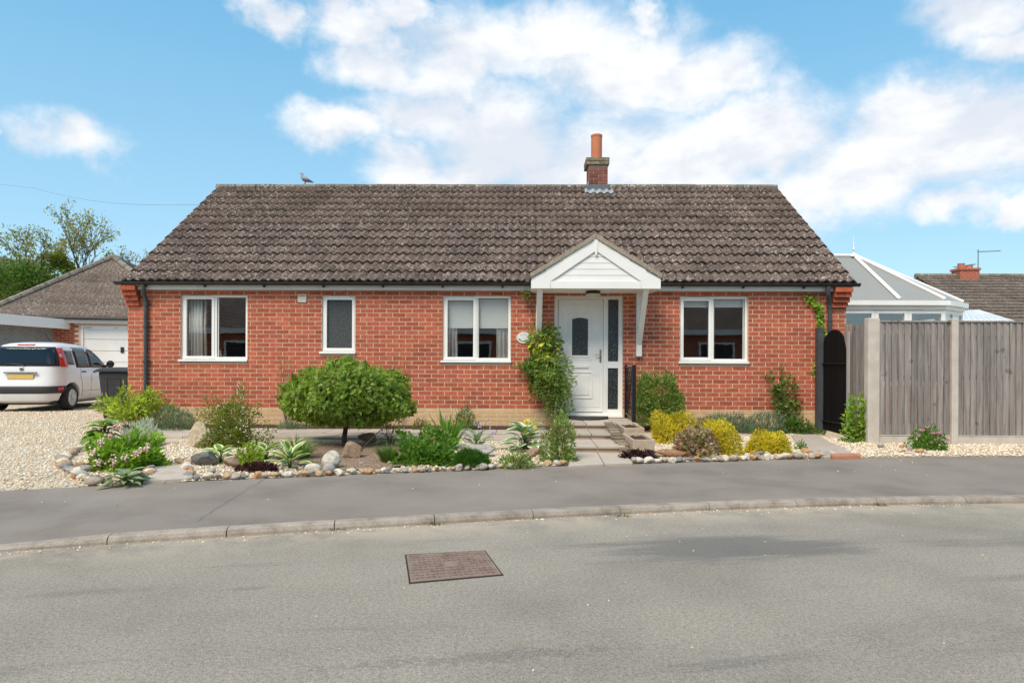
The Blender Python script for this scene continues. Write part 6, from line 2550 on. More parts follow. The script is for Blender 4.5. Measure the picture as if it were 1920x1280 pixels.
for s in (-1, 1):
    obj('wing', MB().tube([pgp(-0.02, 0.14, s * 0.055), pgp(0.06, 0.11, s * 0.058), pgp(0.16, 0.07, s * 0.03)], [0.028, 0.034, 0.006], 8), bodyp.data.materials[0], bodyp, smooth='all')
    obj('leg', MB().tube([pgp(0.0, 0.09, s * 0.02), pgp(0.0, 0.0, s * 0.025)], 0.007, 5), mat('pigeon_leg', [(0.35, 0.12, 0.10)], rough=0.7), bodyp)

# ------------------------------------------------------------------ things at the windows
CURT = mat('white_curtain', [(0.78, 0.78, 0.76), (0.84, 0.84, 0.82)], rough=0.9, nscale=3)
REDC = mat('red_pattern_curtain', [(0.58, 0.55, 0.50), (0.62, 0.58, 0.54), (0.45, 0.06, 0.06)], rough=0.9, nscale=9)


def curtain(x0, x1, z0, z1, y, label, material=CURT, folds=5):
    n = folds * 6
    vs, fs = [], []
    for k in range(n + 1):
        t = k / n
        x = x0 + (x1 - x0) * t
        w = 0.03 * math.sin(2 * math.pi * folds * t) + 0.01 * math.sin(5.1 * t + 1)
        vs += [(x, y + w, z0), (x, y + w * 0.8, z1)]
    for k in range(n):
        fs.append((2 * k, 2 * k + 2, 2 * k + 3, 2 * k + 1))
    o = obj('curtain', MB().add(vs, fs), material, smooth='all')
    sd = o.modifiers.new('thick', 'SOLIDIFY')
    sd.thickness = 0.004
    return tag(o, label, 'curtain')


def rectz(w):
    return w[2] + 0.10, w[3] - 0.02


z0, z1 = rectz(W1)
curtain(fx(345), fx(372), z0, z1, 0.17, 'white curtain at the left side of the leftmost window', CURT, 4)
curtain(fx(372.5), fx(379), z0, z1, 0.18, 'white and red patterned curtain edge in the leftmost window', REDC, 1)
curtain(fx(454), fx(464), z0, z1, 0.17, 'white curtain at the right side of the leftmost window', CURT, 2)
z0, z1 = rectz(W3)
curtain(fx(834), fx(855), z0, z1, 0.20, 'white curtain at the left of the window beside the door', CURT, 3)
curtain(fx(930), fx(954), z0, z1, 0.20, 'white curtain at the right of the window beside the door', CURT, 3)


def blind(rect, py, label):
    a, b, c, d = rect
    zb = fz((960), py)
    o = obj('roller_blind', MB().box(a + 0.05, b - 0.05, 0.112, 0.116, zb, d - 0.05).box(a + 0.05, b - 0.05, 0.109, 0.122, zb - 0.018, zb - 0.001),
            mat('blind_fabric', [(0.80, 0.82, 0.82), (0.84, 0.86, 0.86)], rough=0.85))
    return tag(o, label, 'blind')


blind(W3, 613, 'white roller blind half lowered in the window left of the door')
blind(W4, 572, 'white roller blind almost fully raised in the window right of the door')
# ornaments on sills
a = Vector((fx(411, 668, 0.16), 0.16, W1[2] + 0.10))
o = obj('ornament', MB().lathe([(0.04, 0), (0.05, 0.03), (0.03, 0.07), (0.035, 0.10), (0.012, 0.13)], a, 12), WHITE, smooth='all')
tag(o, 'small white ornament on the sill of the leftmost window', 'ornament')
obj('inner_sill', MB().box(W1[0], W1[1], 0.108, 0.27, W1[2] + 0.06, W1[2] + 0.099).box(W2[0], W2[1], 0.108, 0.27, W2[2] + 0.06, W2[2] + 0.099).box(W3[0], W3[1], 0.108, 0.27, W3[2] + 0.06, W3[2] + 0.099)
    .box(W4[0], W4[1], 0.108, 0.27, W4[2] + 0.06, W4[2] + 0.099), WHITE, house)
o = obj('tissue_box', MB().box(fx(646, 645, 0.16), fx(659, 645, 0.16), 0.13, 0.24, W2[2] + 0.10, W2[2] + 0.23), WHITE, bevel=0.004)
tag(o, 'white box behind the frosted window', 'box')

# ------------------------------------------------------------------ plants
BARKM = mat('bark', [(0.06, 0.042, 0.03), (0.12, 0.088, 0.062)], rough=0.95, nscale=20, bump=0.8, bscale=60)
TWIG = mat('twig_brown', [(0.13, 0.085, 0.055), (0.20, 0.14, 0.09)], rough=0.9, nscale=15)
LM = {k: leaf_mat('leaf_' + k, v) for k, v in dict(
    bright=[(0.10, 0.165, 0.025), (0.17, 0.25, 0.04), (0.25, 0.32, 0.065), (0.13, 0.20, 0.035), (0.34, 0.37, 0.13)],
    lime=[(0.18, 0.25, 0.025), (0.27, 0.34, 0.04), (0.35, 0.40, 0.06), (0.14, 0.22, 0.03)],
    fresh=[(0.065, 0.145, 0.02), (0.105, 0.21, 0.03), (0.16, 0.27, 0.05)],
    mid=[(0.05, 0.10, 0.02), (0.09, 0.16, 0.03), (0.13, 0.21, 0.045)],
    hydr=[(0.10, 0.21, 0.02), (0.19, 0.31, 0.03), (0.26, 0.36, 0.05), (0.13, 0.24, 0.03)],
    grey=[(0.10, 0.155, 0.095), (0.16, 0.225, 0.145), (0.23, 0.285, 0.20)],
    silver=[(0.42, 0.46, 0.43), (0.56, 0.60, 0.57), (0.33, 0.38, 0.35)],
    felt=[(0.16, 0.22, 0.13), (0.23, 0.30, 0.19)],
    dark=[(0.025, 0.055, 0.014), (0.045, 0.085, 0.02), (0.07, 0.12, 0.03)],
    moss=[(0.035, 0.105, 0.012), (0.06, 0.15, 0.02), (0.085, 0.19, 0.03)],
    gold=[(0.48, 0.375, 0.015), (0.54, 0.43, 0.03), (0.30, 0.29, 0.018), (0.55, 0.45, 0.08)],
    purple=[(0.05, 0.018, 0.022), (0.085, 0.03, 0.04), (0.03, 0.016, 0.018)],
    heuch=[(0.30, 0.17, 0.15), (0.40, 0.29, 0.19), (0.24, 0.29, 0.10), (0.20, 0.075, 0.11), (0.46, 0.38, 0.25)],
    reddy=[(0.25, 0.13, 0.07), (0.17, 0.20, 0.06), (0.12, 0.18, 0.04)],
    autumn=[(0.26, 0.25, 0.09), (0.20, 0.23, 0.07), (0.32, 0.26, 0.11), (0.17, 0.20, 0.07)],
    yellow=[(0.58, 0.47, 0.05), (0.50, 0.44, 0.06)],
    climber=[(0.09, 0.165, 0.025), (0.17, 0.26, 0.05), (0.27, 0.34, 0.09), (0.07, 0.12, 0.025), (0.33, 0.35, 0.15)],
    olive=[(0.14, 0.17, 0.03), (0.20, 0.22, 0.04), (0.10, 0.13, 0.03)]).items()}
LEAF_DARK = LM['dark']
PINK = stone_mat('pink_petals', [(0.68, 0.46, 0.38), (0.74, 0.58, 0.48), (0.66, 0.38, 0.34), (0.78, 0.68, 0.58)], rand=0.1, bump=0.2)
HOTPINK = stone_mat('hot_pink_petals', [(0.58, 0.18, 0.34), (0.66, 0.30, 0.44), (0.45, 0.22, 0.22)], rand=0.1, bump=0.2)
WHITEF = stone_mat('white_petals', [(0.72, 0.72, 0.68), (0.66, 0.60, 0.62)], rand=0.06, bump=0.1)
LILAC = stone_mat('lilac_petals', [(0.36, 0.26, 0.55), (0.46, 0.36, 0.62), (0.55, 0.48, 0.64)], rand=0.1, bump=0.1)
YELLOWF = stone_mat('yellow_petals', [(0.70, 0.48, 0.03), (0.74, 0.55, 0.06)], rand=0.08, bump=0.1)
REDF = stone_mat('red_petals', [(0.45, 0.04, 0.03)], rand=0.08, bump=0.1)


def plant(name, label, cat, px, py, group=None, y=None):
    p = on_g(px, py)
    if y is not None:
        p = Vector((fx(px, py, y), y, gz(p.x, y)))
    return thing(name, label, cat, p, group), p, depth(p) / FPX


def lump(D, seed, amt):
    r = np.random.default_rng(seed)
    s = np.zeros(len(D))
    for _ in range(7):
        a = norm(r.normal(size=3))
        s += np.sin(D @ a * r.uniform(3, 12) + r.uniform(0, 6))
    return 1 + amt * 1.5 * s / 3


def mound(c, rx, ry, rz, n, L, W, seed=0, amt=0.2, up=0.5, shell=0.6, low=-0.15, jit=0.7, fold=0.2, curl=0.15, box=1.0):
    """leafy dome whose foot is at c"""
    D = rdirs(int(n * 2.2))
    D = D[D[:, 2] > low][:n]
    n = len(D)
    q = rng.random(n)
    R_ = np.where(q < shell, rng.uniform(0.86, 1.04, n), rng.uniform(0.35, 0.9, n)) * lump(D, seed, amt)
    DB = np.sign(D) * np.abs(D) ** box
    P = DB * R_[:, None] * np.array([rx, ry, rz]) + np.array(c)
    P[:, 2] = np.maximum(P[:, 2], c[2] + 0.005 + low * 0)
    A = D + np.array([0, 0, up]) + rdirs(n) * jit
    N = D + rdirs(n) * 0.5 + np.array([0, 0, 0.3])
    return leaves(P, A, N, L * rng.uniform(0.6, 1.25, n), W * rng.uniform(0.6, 1.25, n), fold, curl)


def stems(c, rx, ry, rz, n, r0, seed):
    r = random.Random(seed)
    m = MB()
    for k in range(n):
        a = r.uniform(0, 6.28)
        q = r.uniform(0.2, 0.8)
        e = Vector((c[0] + rx * q * math.cos(a), c[1] + ry * q * math.sin(a), c[2] + rz * r.uniform(0.6, 0.92)))
        b = Vector((c[0] + rx * 0.25 * q * math.cos(a), c[1] + ry * 0.25 * q * math.sin(a), c[2] - 0.02))
        mid = b.lerp(e, 0.5) + Vector((r.uniform(-.02, .02), r.uniform(-.02, .02), 0.02))
        m.tube([b, mid, e], [r0, r0 * 0.8, r0 * 0.35], 5)
    return m


def shrub(name, label, cat, px, py, w, h, n, L, W, lm, dep=0.85, amt=0.14, up=0.5, stem_n=8, stem_r=0.006, jit=0.7, stem_mat=None, y=None, group=None, low=-0.1, lift=0.0, seed=None, box=1.0):
    t, p, k = plant(name, label, cat, px, py, group, y)
    rx, rz = w * k / 2, h * k
    seed = seed if seed is not None else int(px * 7 + py)
    c = (p.x, p.y + rx * dep * 0.6 * (0 if y is not None else 1), p.z + lift)
    V, F = mound(c, rx, rx * dep, rz - lift, n, L, W, seed, amt, up, low=low, jit=jit, box=box)
    obj('foliage', np_mesh('foliage', V, F), LM[lm], t, kind='stuff')
    obj('stems', stems((c[0], c[1], p.z), rx, rx * dep, rz, stem_n, stem_r, seed), stem_mat or TWIG, t)
    return t, Vector(c), rx, rz


def dots(t, name, pts, size, material):
    V, F = scatter_stones(np.array(pts), size, 9, flat=1.0)
    return obj(name, np_mesh(name, V, F), material, t, smooth='all', kind='stuff')


def on_dome(c, rx, ry, rz, n, seed, zmin=0.2, front=True, out=1.03):
    r = np.random.default_rng(seed)
    out_ = []
    while len(out_) < n:
        d = norm(r.normal(size=3))
        if d[2] < zmin or (front and d[1] > 0.35):
            continue
        out_.append((c[0] + d[0] * rx * out, c[1] + d[1] * ry * out, c[2] + d[2] * rz * out))
    return out_


def spiky(name, label, cat, px, py, w, h, n, W, lm, spread=0.5, bend=0.4, group=None, y=None):
    t, p, k = plant(name, label, cat, px, py, group, y)
    R_ = w * k / 2
    H = h * k
    a = rng.uniform(0, 2 * np.pi, n)
    q = np.sqrt(rng.random(n))
    P = np.stack([p.x + R_ * 0.45 * q * np.cos(a), p.y + R_ * 0.4 + R_ * 0.4 * q * np.sin(a), np.full(n, p.z - 0.01)], 1)
    D = np.stack([np.cos(a) * q * spread, np.sin(a) * q * spread, np.ones(n)], 1) + rng.normal(0, 0.08, (n, 3))
    V, F = blades(P, D, H * rng.uniform(0.6, 1.12, n), W, bend)
    obj('blades', np_mesh('blades', V, F), LM[lm], t, kind='stuff')
    return t, p, R_, H


# broad single leaf: length 1 along x, with a rim of its own
def leaf_shape(name, width=0.55, rim=0.0, arch=0.35, cup=0.12):
    nl, vs, fs, mi = 7, [], [], []
    for i in range(nl + 1):
        t = i / nl
        w = width / 2 * (math.sin(math.pi * min(1, t * 0.94 + 0.05)) ** 0.75) * (1 - 0.15 * t)
        z = arch * (t - t * t * 1.25)
        for f in (-1, -0.55, 0, 0.55, 1):
            vs.append((t, w * f, z + cup * abs(f) * width * 0.5 + (0.008 * math.sin(9 * t) if abs(f) == 1 else 0)))
    for i in range(nl):
        for j in range(4):
            a = i * 5 + j
            fs.append((a, a + 5, a + 6, a + 1))
            mi.append(1 if j in (0, 3) and rim > 0 else 0)
    me = bpy.data.meshes.new(name)
    me.from_pydata(vs, [], fs)
    me.polygons.foreach_set('use_smooth', [True] * len(fs))
    me.polygons.foreach_set('material_index', mi)
    return me


def rosette(name, label, cat, px, py, w, h, n, mats_, width=0.6, rim=0.0, seed=1, arch=0.35, length=None, y=None, lo=0.15, hi=1.15):
    t, p, k = plant(name, label, cat, px, py, None, y)
    R_ = w * k / 2
    H = h * k
    Lf = length or max(R_ * 0.75, H * 0.6)
    me = leaf_shape('leaf', width, rim, arch)
    for mm in mats_:
        me.materials.append(mm)
    r = random.Random(seed)
    c = Vector((p.x, p.y + R_ * 0.55, p.z))
    pet = MB()
    for k_ in range(n):
        a = 2.39996 * k_ + r.uniform(-.25, .25)
        f = (k_ + 0.5) / n
        el = hi + (lo - hi) * f + r.uniform(-.12, .12)
        rad = R_ * (0.06 + 0.42 * f)
        hz = H * (0.62 * (1 - f) + 0.12) * r.uniform(0.8, 1.1)
        b = c + Vector((rad * math.cos(a), rad * math.sin(a), hz))
        s = Lf * r.uniform(0.75, 1.15)
        piece('leaf', me, None, b, t, rot=(r.uniform(-.25, .25), -el * 0.55, a), scale=(s, s, s))
        pet.tube([c + Vector((0, 0, -0.01)), c.lerp(b, 0.6) + Vector((0, 0, 0.02)), b], 0.004, 4)
    obj('stalks', pet, LM['mid'], t)
    return t, c, R_, H


def solid_leaf(name, col, col2=None):
    return leaf_mat(name, [col, col2 or tuple(x * 1.25 for x in col)], trans=0.25, rough=0.42)


# ---- the clipped lollipop tree
t, p, k = plant('clipped_tree', 'clipped green mushroom shaped tree on a short trunk in the front bed', 'tree', 643, 839)
rx, rz = 110 * k, 65 * k
zc = p.z + (839 - 750) * k
yc = p.y + 0.25
cx = p.x + (641 - 643) * k
n = 9500
D = rdirs(n)
q = rng.random(n)
R_ = np.where(q < 0.68, rng.uniform(0.88, 1.03, n), rng.uniform(0.45, 0.9, n)) * lump(D, 5, 0.11)
S_ = np.array([rx, rx * 0.80, rz])
sq = np.sign(D[:, 2]) * np.abs(D[:, 2]) ** 0.8
D2 = np.stack([D[:, 0], D[:, 1], np.where(D[:, 2] < 0, np.maximum(D[:, 2], -0.86), sq)], 1)
P = D2 * R_[:, None] * S_ * np.where(D2[:, 2:] < 0, np.array([[1, 1, 0.72]]), np.array([[1, 1, 1.02]])) + np.array([cx, yc, zc])
V, F = leaves(P, D + rdirs(n) * 0.95 + np.array([0, 0, -0.15]), D + rdirs(n) * 0.6, 0.086 * rng.uniform(0.55, 1.3, n), 0.056 * rng.uniform(0.6, 1.25, n), 0.18, 0.2)
crown = obj('crown', np_mesh('crown', V, F), LM['bright'], t, kind='stuff')
n = 420
D = rdirs(n)
D = D[D[:, 2] > -0.3]
P = D * 0.99 * S_ + np.array([cx, yc, zc])
V, F = leaves(P, D + np.array([0, 0, 1.4]) + rdirs(len(D)) * 0.5, D + rdirs(len(D)) * .4, 0.10, 0.035)
obj('shoots', np_mesh('shoots', V, F), LM['lime'], crown, kind='stuff')
tp = Vector((cx - 0.08, yc - 0.02, zc - rz * 0.45))
m = MB().tube([p + Vector((0, 0.12, -0.06)), p + Vector((-0.02, 0.13, 0.10)), p.lerp(tp, 0.6) + Vector((0.03, 0.12, 0)), tp], [0.042, 0.036, 0.034, 0.03], 9)
rb = random.Random(4)
for k_ in range(26):
    a = k_ * 2.4
    f = rb.uniform(0.35, 0.9)
    e = Vector((cx + rx * f * math.cos(a), yc + rx * 0.8 * f * math.sin(a), zc + rz * rb.uniform(-0.55, 0.6)))
    s_ = p.lerp(tp, rb.uniform(0.72, 1.0)) + Vector((0, 0.13, 0))
    m.tube([s_, s_.lerp(e, 0.5) + Vector((0, 0, 0.03)), e], [0.016, 0.010, 0.004], 5)
obj('trunk', m, BARKM, t, smooth='all')
# leaning iron stake by the trunk
a, b = on_g(670, 857), on_y(724, 796, on_g(690, 850).y)
m = MB().tube([a, a.lerp(b, 0.28) + Vector((-0.015, 0, 0.03)), b], [0.008, 0.007, 0.006], 6)
tag(obj('leaning_stake', m, mat('stake_dark', [(0.05, 0.045, 0.03)], rough=0.8)), 'dark thin stake leaning across the rocks beside the clipped tree', 'stake')

# ---- left bed
t, c, rx, rz = shrub('lime_shrub', 'lime green leafy shrub with reddish stems in front of the bin', 'shrub', 240, 806, 100, 74, 2000, 0.095, 0.038, 'lime', amt=0.32, up=0.1,
                     stem_n=16, stem_r=0.009, low=0.30, jit=0.9, stem_mat=mat('red_stem', [(0.22, 0.10, 0.06), (0.30, 0.17, 0.10)], rough=0.8))
rosette('broad_leaved_perennial', 'clump of broad glossy green leaves beside the drive gravel', 'plant', 180, 842, 84, 62, 64, [solid_leaf('broad_green', (0.09, 0.17, 0.02), (0.20, 0.28, 0.03))], 0.85, seed=3, length=0.19, hi=0.5, lo=-1.5)
t, c, rx, rz = shrub('silver_ragwort', 'silver grey felted plant behind the pink hydrangea', 'plant', 262, 836, 54, 42, 900, 0.075, 0.022, 'silver', up=0.9, jit=0.5)
t, c, rx, rz = shrub('hydrangea', 'low green hydrangea with faded pink flower heads at the bed corner', 'shrub', 222, 880, 120, 42, 1700, 0.095, 0.048, 'hydr', amt=0.24, up=0.3, dep=0.7)
for q in [(208, 816), (224, 802), (176, 846), (212, 864), (258, 848), (274, 840), (186, 868), (234, 858), (190, 830)]:
    b = on_y(q[0], q[1], c.y - rx * (0.35 + 0.5 * (q[1] - 795) / 75))
    obj('flower_head', np_mesh('flower_head', *scatter_stones(np.array([b]) + rng.normal(0, 0.022, (24, 3)), rng.uniform(0.016, 0.030, 24), 3, 1.0)), PINK, t, smooth='all', kind='stuff')
rosette('felted_rosette', 'grey green felted rosette spilling over the pavement edge', 'plant', 222, 910, 84, 24, 30, [solid_leaf('felt_green', (0.14, 0.19, 0.09), (0.22, 0.27, 0.14))], 0.42, seed=5, length=0.17, hi=0.7, lo=-0.2)
shrub('lavender_mound', 'rounded grey green lavender mound against the plinth by the downpipe', 'plant', 326, 806, 78, 40, 2200, 0.06, 0.010, 'grey', up=0.9, jit=0.5, y=-0.75)
t, c, rx, rz = shrub('white_fuchsia', 'loose fuchsia bush with hanging white flowers beside the sandstone rock', 'shrub', 420, 838, 104, 80, 4600, 0.045, 0.022, 'olive', amt=0.25, up=0.4, stem_n=16, stem_r=0.004)
dots(t, 'flowers', on_dome(c, rx, rx * 0.85, rz, 34, 4, 0.05), 0.022, WHITEF)
t, p, k = plant('pale_flower_spike', 'tall thin flower spike with pale bells above the fuchsia', 'plant', 450, 826)
top_ = on_y(450, 713, p.y)
m = MB().tube([p, p.lerp(top_, 0.5) + Vector((0.02, 0, 0)), top_], [0.006, 0.005, 0.002], 5)
obj('stem', m, LM['mid'], t)
pts = [tuple(p.lerp(top_, 0.62 + 0.38 * (i / 22)) + Vector((random.uniform(-.035, .035), random.uniform(-.03, .03), 0))) for i in range(22)]
dots(t, 'bells', pts, 0.026, stone_mat('cream_bells', [(0.62, 0.54, 0.40), (0.55, 0.40, 0.28)], rand=0.1))
P = np.array([tuple(p.lerp(top_, 0.1 + 0.55 * i / 60)) for i in range(60)])
V, F = leaves(P, rdirs(60) * np.array([1, 1, .4]), rdirs(60), 0.08, 0.02)
obj('leaves', np_mesh('leaves', V, F), LM['olive'], t, kind='stuff')
HG = solid_leaf('hosta_green', (0.09, 0.19, 0.04), (0.17, 0.28, 0.07))
HW = solid_leaf('hosta_cream', (0.52, 0.50, 0.24), (0.62, 0.58, 0.34))
HWW = solid_leaf('hosta_white', (0.62, 0.66, 0.48), (0.70, 0.72, 0.58))
rosette('hosta', 'hosta with broad green and cream leaves right of the slate boulder', 'plant', 408, 868, 50, 34, 15, [HG, HW], 0.66, 1, seed=8, length=0.18, hi=0.8, lo=0.0)
rosette('hosta', 'arching hosta with cream edged leaves behind the yellow green plant', 'plant', 492, 864, 64, 34, 18, [HG, HW], 0.55, 1, seed=9, length=0.20, hi=0.8, lo=0.0)
shrub('yellow_green_plant', 'small yellow green leafy plant above the dark purple groundcover', 'plant', 462, 872, 48, 32, 420, 0.055, 0.028, 'lime', up=0.8)
shrub('dark_heuchera', 'dark purple almost black leafy groundcover under the yellow green plant', 'plant', 480, 883, 74, 12, 420, 0.05, 0.035, 'purple', up=0.4, dep=0.4)
rosette('hosta', 'young hosta with cream streaked upright leaves left of the clipped tree', 'plant', 537, 880, 72, 52, 15, [HG, HW], 0.48, 1, seed=10, length=0.22, hi=1.5)
spiky('wiry_tuft', 'dark wiry tuft of thin stems behind the upright hosta', 'plant', 553, 862, 76, 52, 380, 0.008, 'mid', 0.9, 0.3)
shrub('low_wall_tuft', 'small grey green tuft at the path edge behind the clipped tree', 'plant', 545, 810, 44, 18, 420, 0.05, 0.012, 'grey', up=0.8, y=-0.62)
spiky('grass_tuft', 'upright green grassy tuft left of the lush geranium', 'plant', 725, 868, 40, 40, 260, 0.010, 'mid', 0.5, 0.25)
shrub('hardy_geranium', 'lush bright green geranium clump behind the edging stones', 'plant', 790, 870, 104, 52, 1900, 0.05, 0.046, 'fresh', amt=0.18, up=0.6, dep=0.7)
shrub('geranium_offset', 'smaller bright green geranium spilling right towards the dark cushion', 'plant', 828, 872, 46, 34, 600, 0.045, 0.040, 'fresh', amt=0.15)
shrub('thrift_cushion', 'dense dark green grassy cushion at the pavement edge', 'plant', 882, 877, 66, 28, 3200, 0.06, 0.006, 'moss', amt=0.06, up=1.0, jit=0.4, dep=0.7)
t, p, R_, H = spiky('iris_clump', 'tall sword leaved iris clump below the middle window', 'plant', 838, 842, 58, 82, 70, 0.036, 'fresh', 0.55, 0.25)
t, c, rx, rz = shrub('lilac_bush', 'bushy green perennial with lilac flower spikes at the plinth', 'plant', 872, 806, 46, 44, 800, 0.05, 0.014, 'mid', up=0.7, y=-0.55)
pts = []
for q in [(853, 766), (881, 771), (890, 790), (898, 795), (919, 800), (920, 806), (836, 778)]:
    b = on_y(q[0], q[1], c.y - 0.1)
    pts += [(b.x + random.uniform(-.008, .008), b.y, b.z - 0.012 * j) for j in range(5)]
dots(t, 'flower_spikes', pts, 0.024, LILAC)
t, c, R_, H = rosette('grey_hosta', 'blue green hosta with lilac flower stalks right of the iris', 'plant', 892, 846, 66, 38, 14, [solid_leaf('hosta_blue', (0.12, 0.20, 0.11), (0.20, 0.28, 0.17))], 0.55, seed=12, length=0.19)
m = MB()
pts = []
for q in [(869, 808), (900, 797), (888, 815), (912, 790), (925, 812), (874, 828)]:
    b = on_y(q[0], q[1], c.y)
    m.tube([c, c.lerp(b, 0.6) + Vector((0, 0, .04)), b], 0.003, 4)
    pts += [(b.x + random.uniform(-.025, .025), b.y, b.z + random.uniform(-.03, .03)) for j in range(6)]
obj('flower_stalks', m, LM['mid'], t)
dots(t, 'flowers', pts, 0.022, LILAC)
rosette('variegated_hosta', 'large white edged variegated hosta beside the front steps', 'plant', 985, 846, 96, 62, 34, [HG, HWW], 0.58, 1, seed=13, length=0.25, hi=0.75, lo=-0.1)
t, p, k = plant('yellow_rosette', 'pale yellow leafed plant above the variegated hosta', 'plant', 992, 826)
b = on_y(992, 803, p.y + 0.1)
V, F = leaves(np.array([b]) + rng.normal(0, 0.05, (60, 3)), rdirs(60) + np.array([0, -.4, .4]), rdirs(60) + np.array([0, -1, .5]), 0.08, 0.06)
obj('foliage', np_mesh('foliage', V, F), LM['yellow'], t, kind='stuff')
obj('stem', MB().tube([p, b], 0.006, 5), TWIG, t)
shrub('spreading_groundcover', 'pale green trailing groundcover in front of the variegated hosta', 'plant', 968, 876, 60, 24, 800, 0.036, 0.020, 'climber', amt=0.2, up=0.2, dep=0.7)
t, c, rx, rz = shrub('nandina', 'airy shrub with reddish tips beside the front path slabs', 'shrub', 1050, 866, 62, 76, 1500, 0.055, 0.018, 'climber', amt=0.22, up=0.4, stem_n=12)
V, F = mound((c.x, c.y, c.z + rz * 0.55), rx * 1.0, rx * 0.8, rz * 0.5, 420, 0.045, 0.014, 77, 0.2, 0.3, low=0.0)
obj('red_tips', np_mesh('red_tips', V, F), LM['reddy'], t, kind='stuff')
t, c, rx, rz = shrub('red_flowered_plant', 'little plant with red flowers against the buff plinth', 'plant', 787, 810, 26, 20, 240, 0.04, 0.016, 'mid', y=-0.60)
dots(t, 'flowers', on_dome(c, rx, rx, rz, 14, 6), 0.02, REDF)
t, c, rx, rz = shrub('yellow_flowered_plant', 'thin leggy plant with small yellow flowers right of the clipped tree', 'plant', 728, 832, 34, 56, 260, 0.045, 0.016, 'olive', up=0.8, stem_n=7, stem_r=0.004)
dots(t, 'flowers', [tuple(on_y(a, b, c.y - .05)) for a, b in ((742, 807), (744, 808), (750, 782), (757, 778), (752, 790), (719, 800))], 0.03, YELLOWF)
shrub('low_ivy_strip', 'low grey green groundcover strip at the plinth right of the clipped tree', 'plant', 588, 808, 60, 12, 420, 0.035, 0.016, 'grey', y=-0.45)

# ---- bare canes on the wall
def canes(label, base, tops, leafmat, nleaf, L=0.05, W=0.03, r0=0.007, name='wall_rose', extra=None):
    t = thing(name, label, 'climber', Vector((fx(base[0], base[1], -0.12), -0.12, 0)))
    b = Vector((fx(base[0], base[1], -0.12), -0.12, 0.0))
    m = MB()
    P = []
    for k_, q in enumerate(tops):
        e = on_y(q[0], q[1], -0.06 - 0.02 * (k_ % 3))
        mid = b.lerp(e, 0.5) + Vector((random.uniform(-.06, .06), -0.03, 0.02))
        m.tube([b, b.lerp(mid, 0.5) + Vector((0.01, -.01, 0)), mid, mid.lerp(e, 0.55), e], [r0, r0 * .9, r0 * .75, r0 * .5, r0 * .3], 5)
        for i in range(nleaf):
            tt = random.uniform(0.35, 1.0)
            w_ = (b.lerp(mid, tt / 0.5) if tt < 0.5 else mid.lerp(e, (tt - 0.5) / 0.5))
            P.append(tuple(w_ + Vector((random.uniform(-.05, .05), random.uniform(-.06, .01), random.uniform(-.04, .04)))))
    obj('canes', m, TWIG, t)
    P = np.array(P)
    V, F = leaves(P, rdirs(len(P)) + np.array([0, -.3, -.2]), rdirs(len(P)) + np.array([0, -1.2, .3]), L, W)
    obj('leaves', np_mesh('leaves', V, F), LM[leafmat], t, kind='stuff')
    return t


canes('nearly leafless dark rose canes on the wall left of the clipped tree crown', (537, 800), [(523, 665), (534, 658), (546, 672), (552, 690), (517, 694), (528, 680)], 'reddy', 10, 0.04, 0.022)
canes('thin dark rose canes on the wall right of the clipped tree crown', (748, 800), [(722, 690), (740, 664), (754, 660), (764, 678), (752, 692), (760, 668)], 'reddy', 7, 0.04, 0.022)
t = canes('clematis with green leaves climbing the wall below the right window', (1468, 800), [(1465, 684), (1440, 690), (1478, 700), (1455, 720), (1490, 715), (1445, 740), (1484, 746), (1498, 755)], 'mid', 34, 0.075, 0.055, 0.006, name='wall_clematis')

# ---- climber at the door bracket
t = thing('door_climber', 'dense green climber on the bracket left of the front door', 'climber', Vector((fx(1040, 780, -0.4), -0.35, 0.1)))


def blob(cx_, cy_, w, h, y, n, L, W, lm, seed, dep=0.7, name='foliage', amt=0.2):
    c_ = on_y(cx_, cy_, y)
    k_ = depth(c_) / FPX
    D = rdirs(n)
    R2 = np.where(rng.random(n) < 0.6, rng.uniform(0.85, 1.05, n), rng.uniform(0.3, 0.9, n)) * lump(D, seed, amt)
    P = D * R2[:, None] * np.array([w * k_ / 2, w * k_ / 2 * dep, h * k_ / 2]) + np.array(c_)
    P[:, 1] = np.minimum(P[:, 1], -0.02)
    V, F = leaves(P, D * np.array([1, 1, .4]) + rdirs(n) * 0.7 + np.array([0, -.2, -.35]), D + rdirs(n) * 0.5, L * rng.uniform(.6, 1.3, n), W * rng.uniform(.6, 1.3, n))
    return obj(name, np_mesh(name, V, F), LM[lm], t, kind='stuff')


blob(1020, 646, 58, 68, -0.20, 800, 0.075, 0.05, 'climber', 1)
blob(1020, 655, 48, 46, -0.30, 46, 0.11, 0.075, 'yellow', 2, name='yellow_leaves')
blob(1008, 690, 50, 44, -0.18, 500, 0.07, 0.045, 'mid', 3)
blob(1034, 704, 64, 78, -0.38, 2100, 0.080, 0.022, 'climber', 4, name='feathery_foliage')
blob(1046, 744, 42, 76, -0.34, 1000, 0.070, 0.024, 'climber', 5, name='lower_foliage')
blob(1012, 720, 34, 50, -0.22, 260, 0.07, 0.045, 'mid', 8, name='mid_foliage')  # plain mid green leaves, set behind the feathery ones
blob(992, 686, 40, 14, -0.12, 60, 0.08, 0.055, 'fresh', 6, name='side_shoot')
blob(1024, 612, 22, 16, -0.2, 60, 0.07, 0.04, 'climber', 7, name='top_shoot')
blob(989, 552, 14, 24, -0.14, 36, 0.07, 0.05, 'mid', 9, name='eaves_shoot')
m = MB()
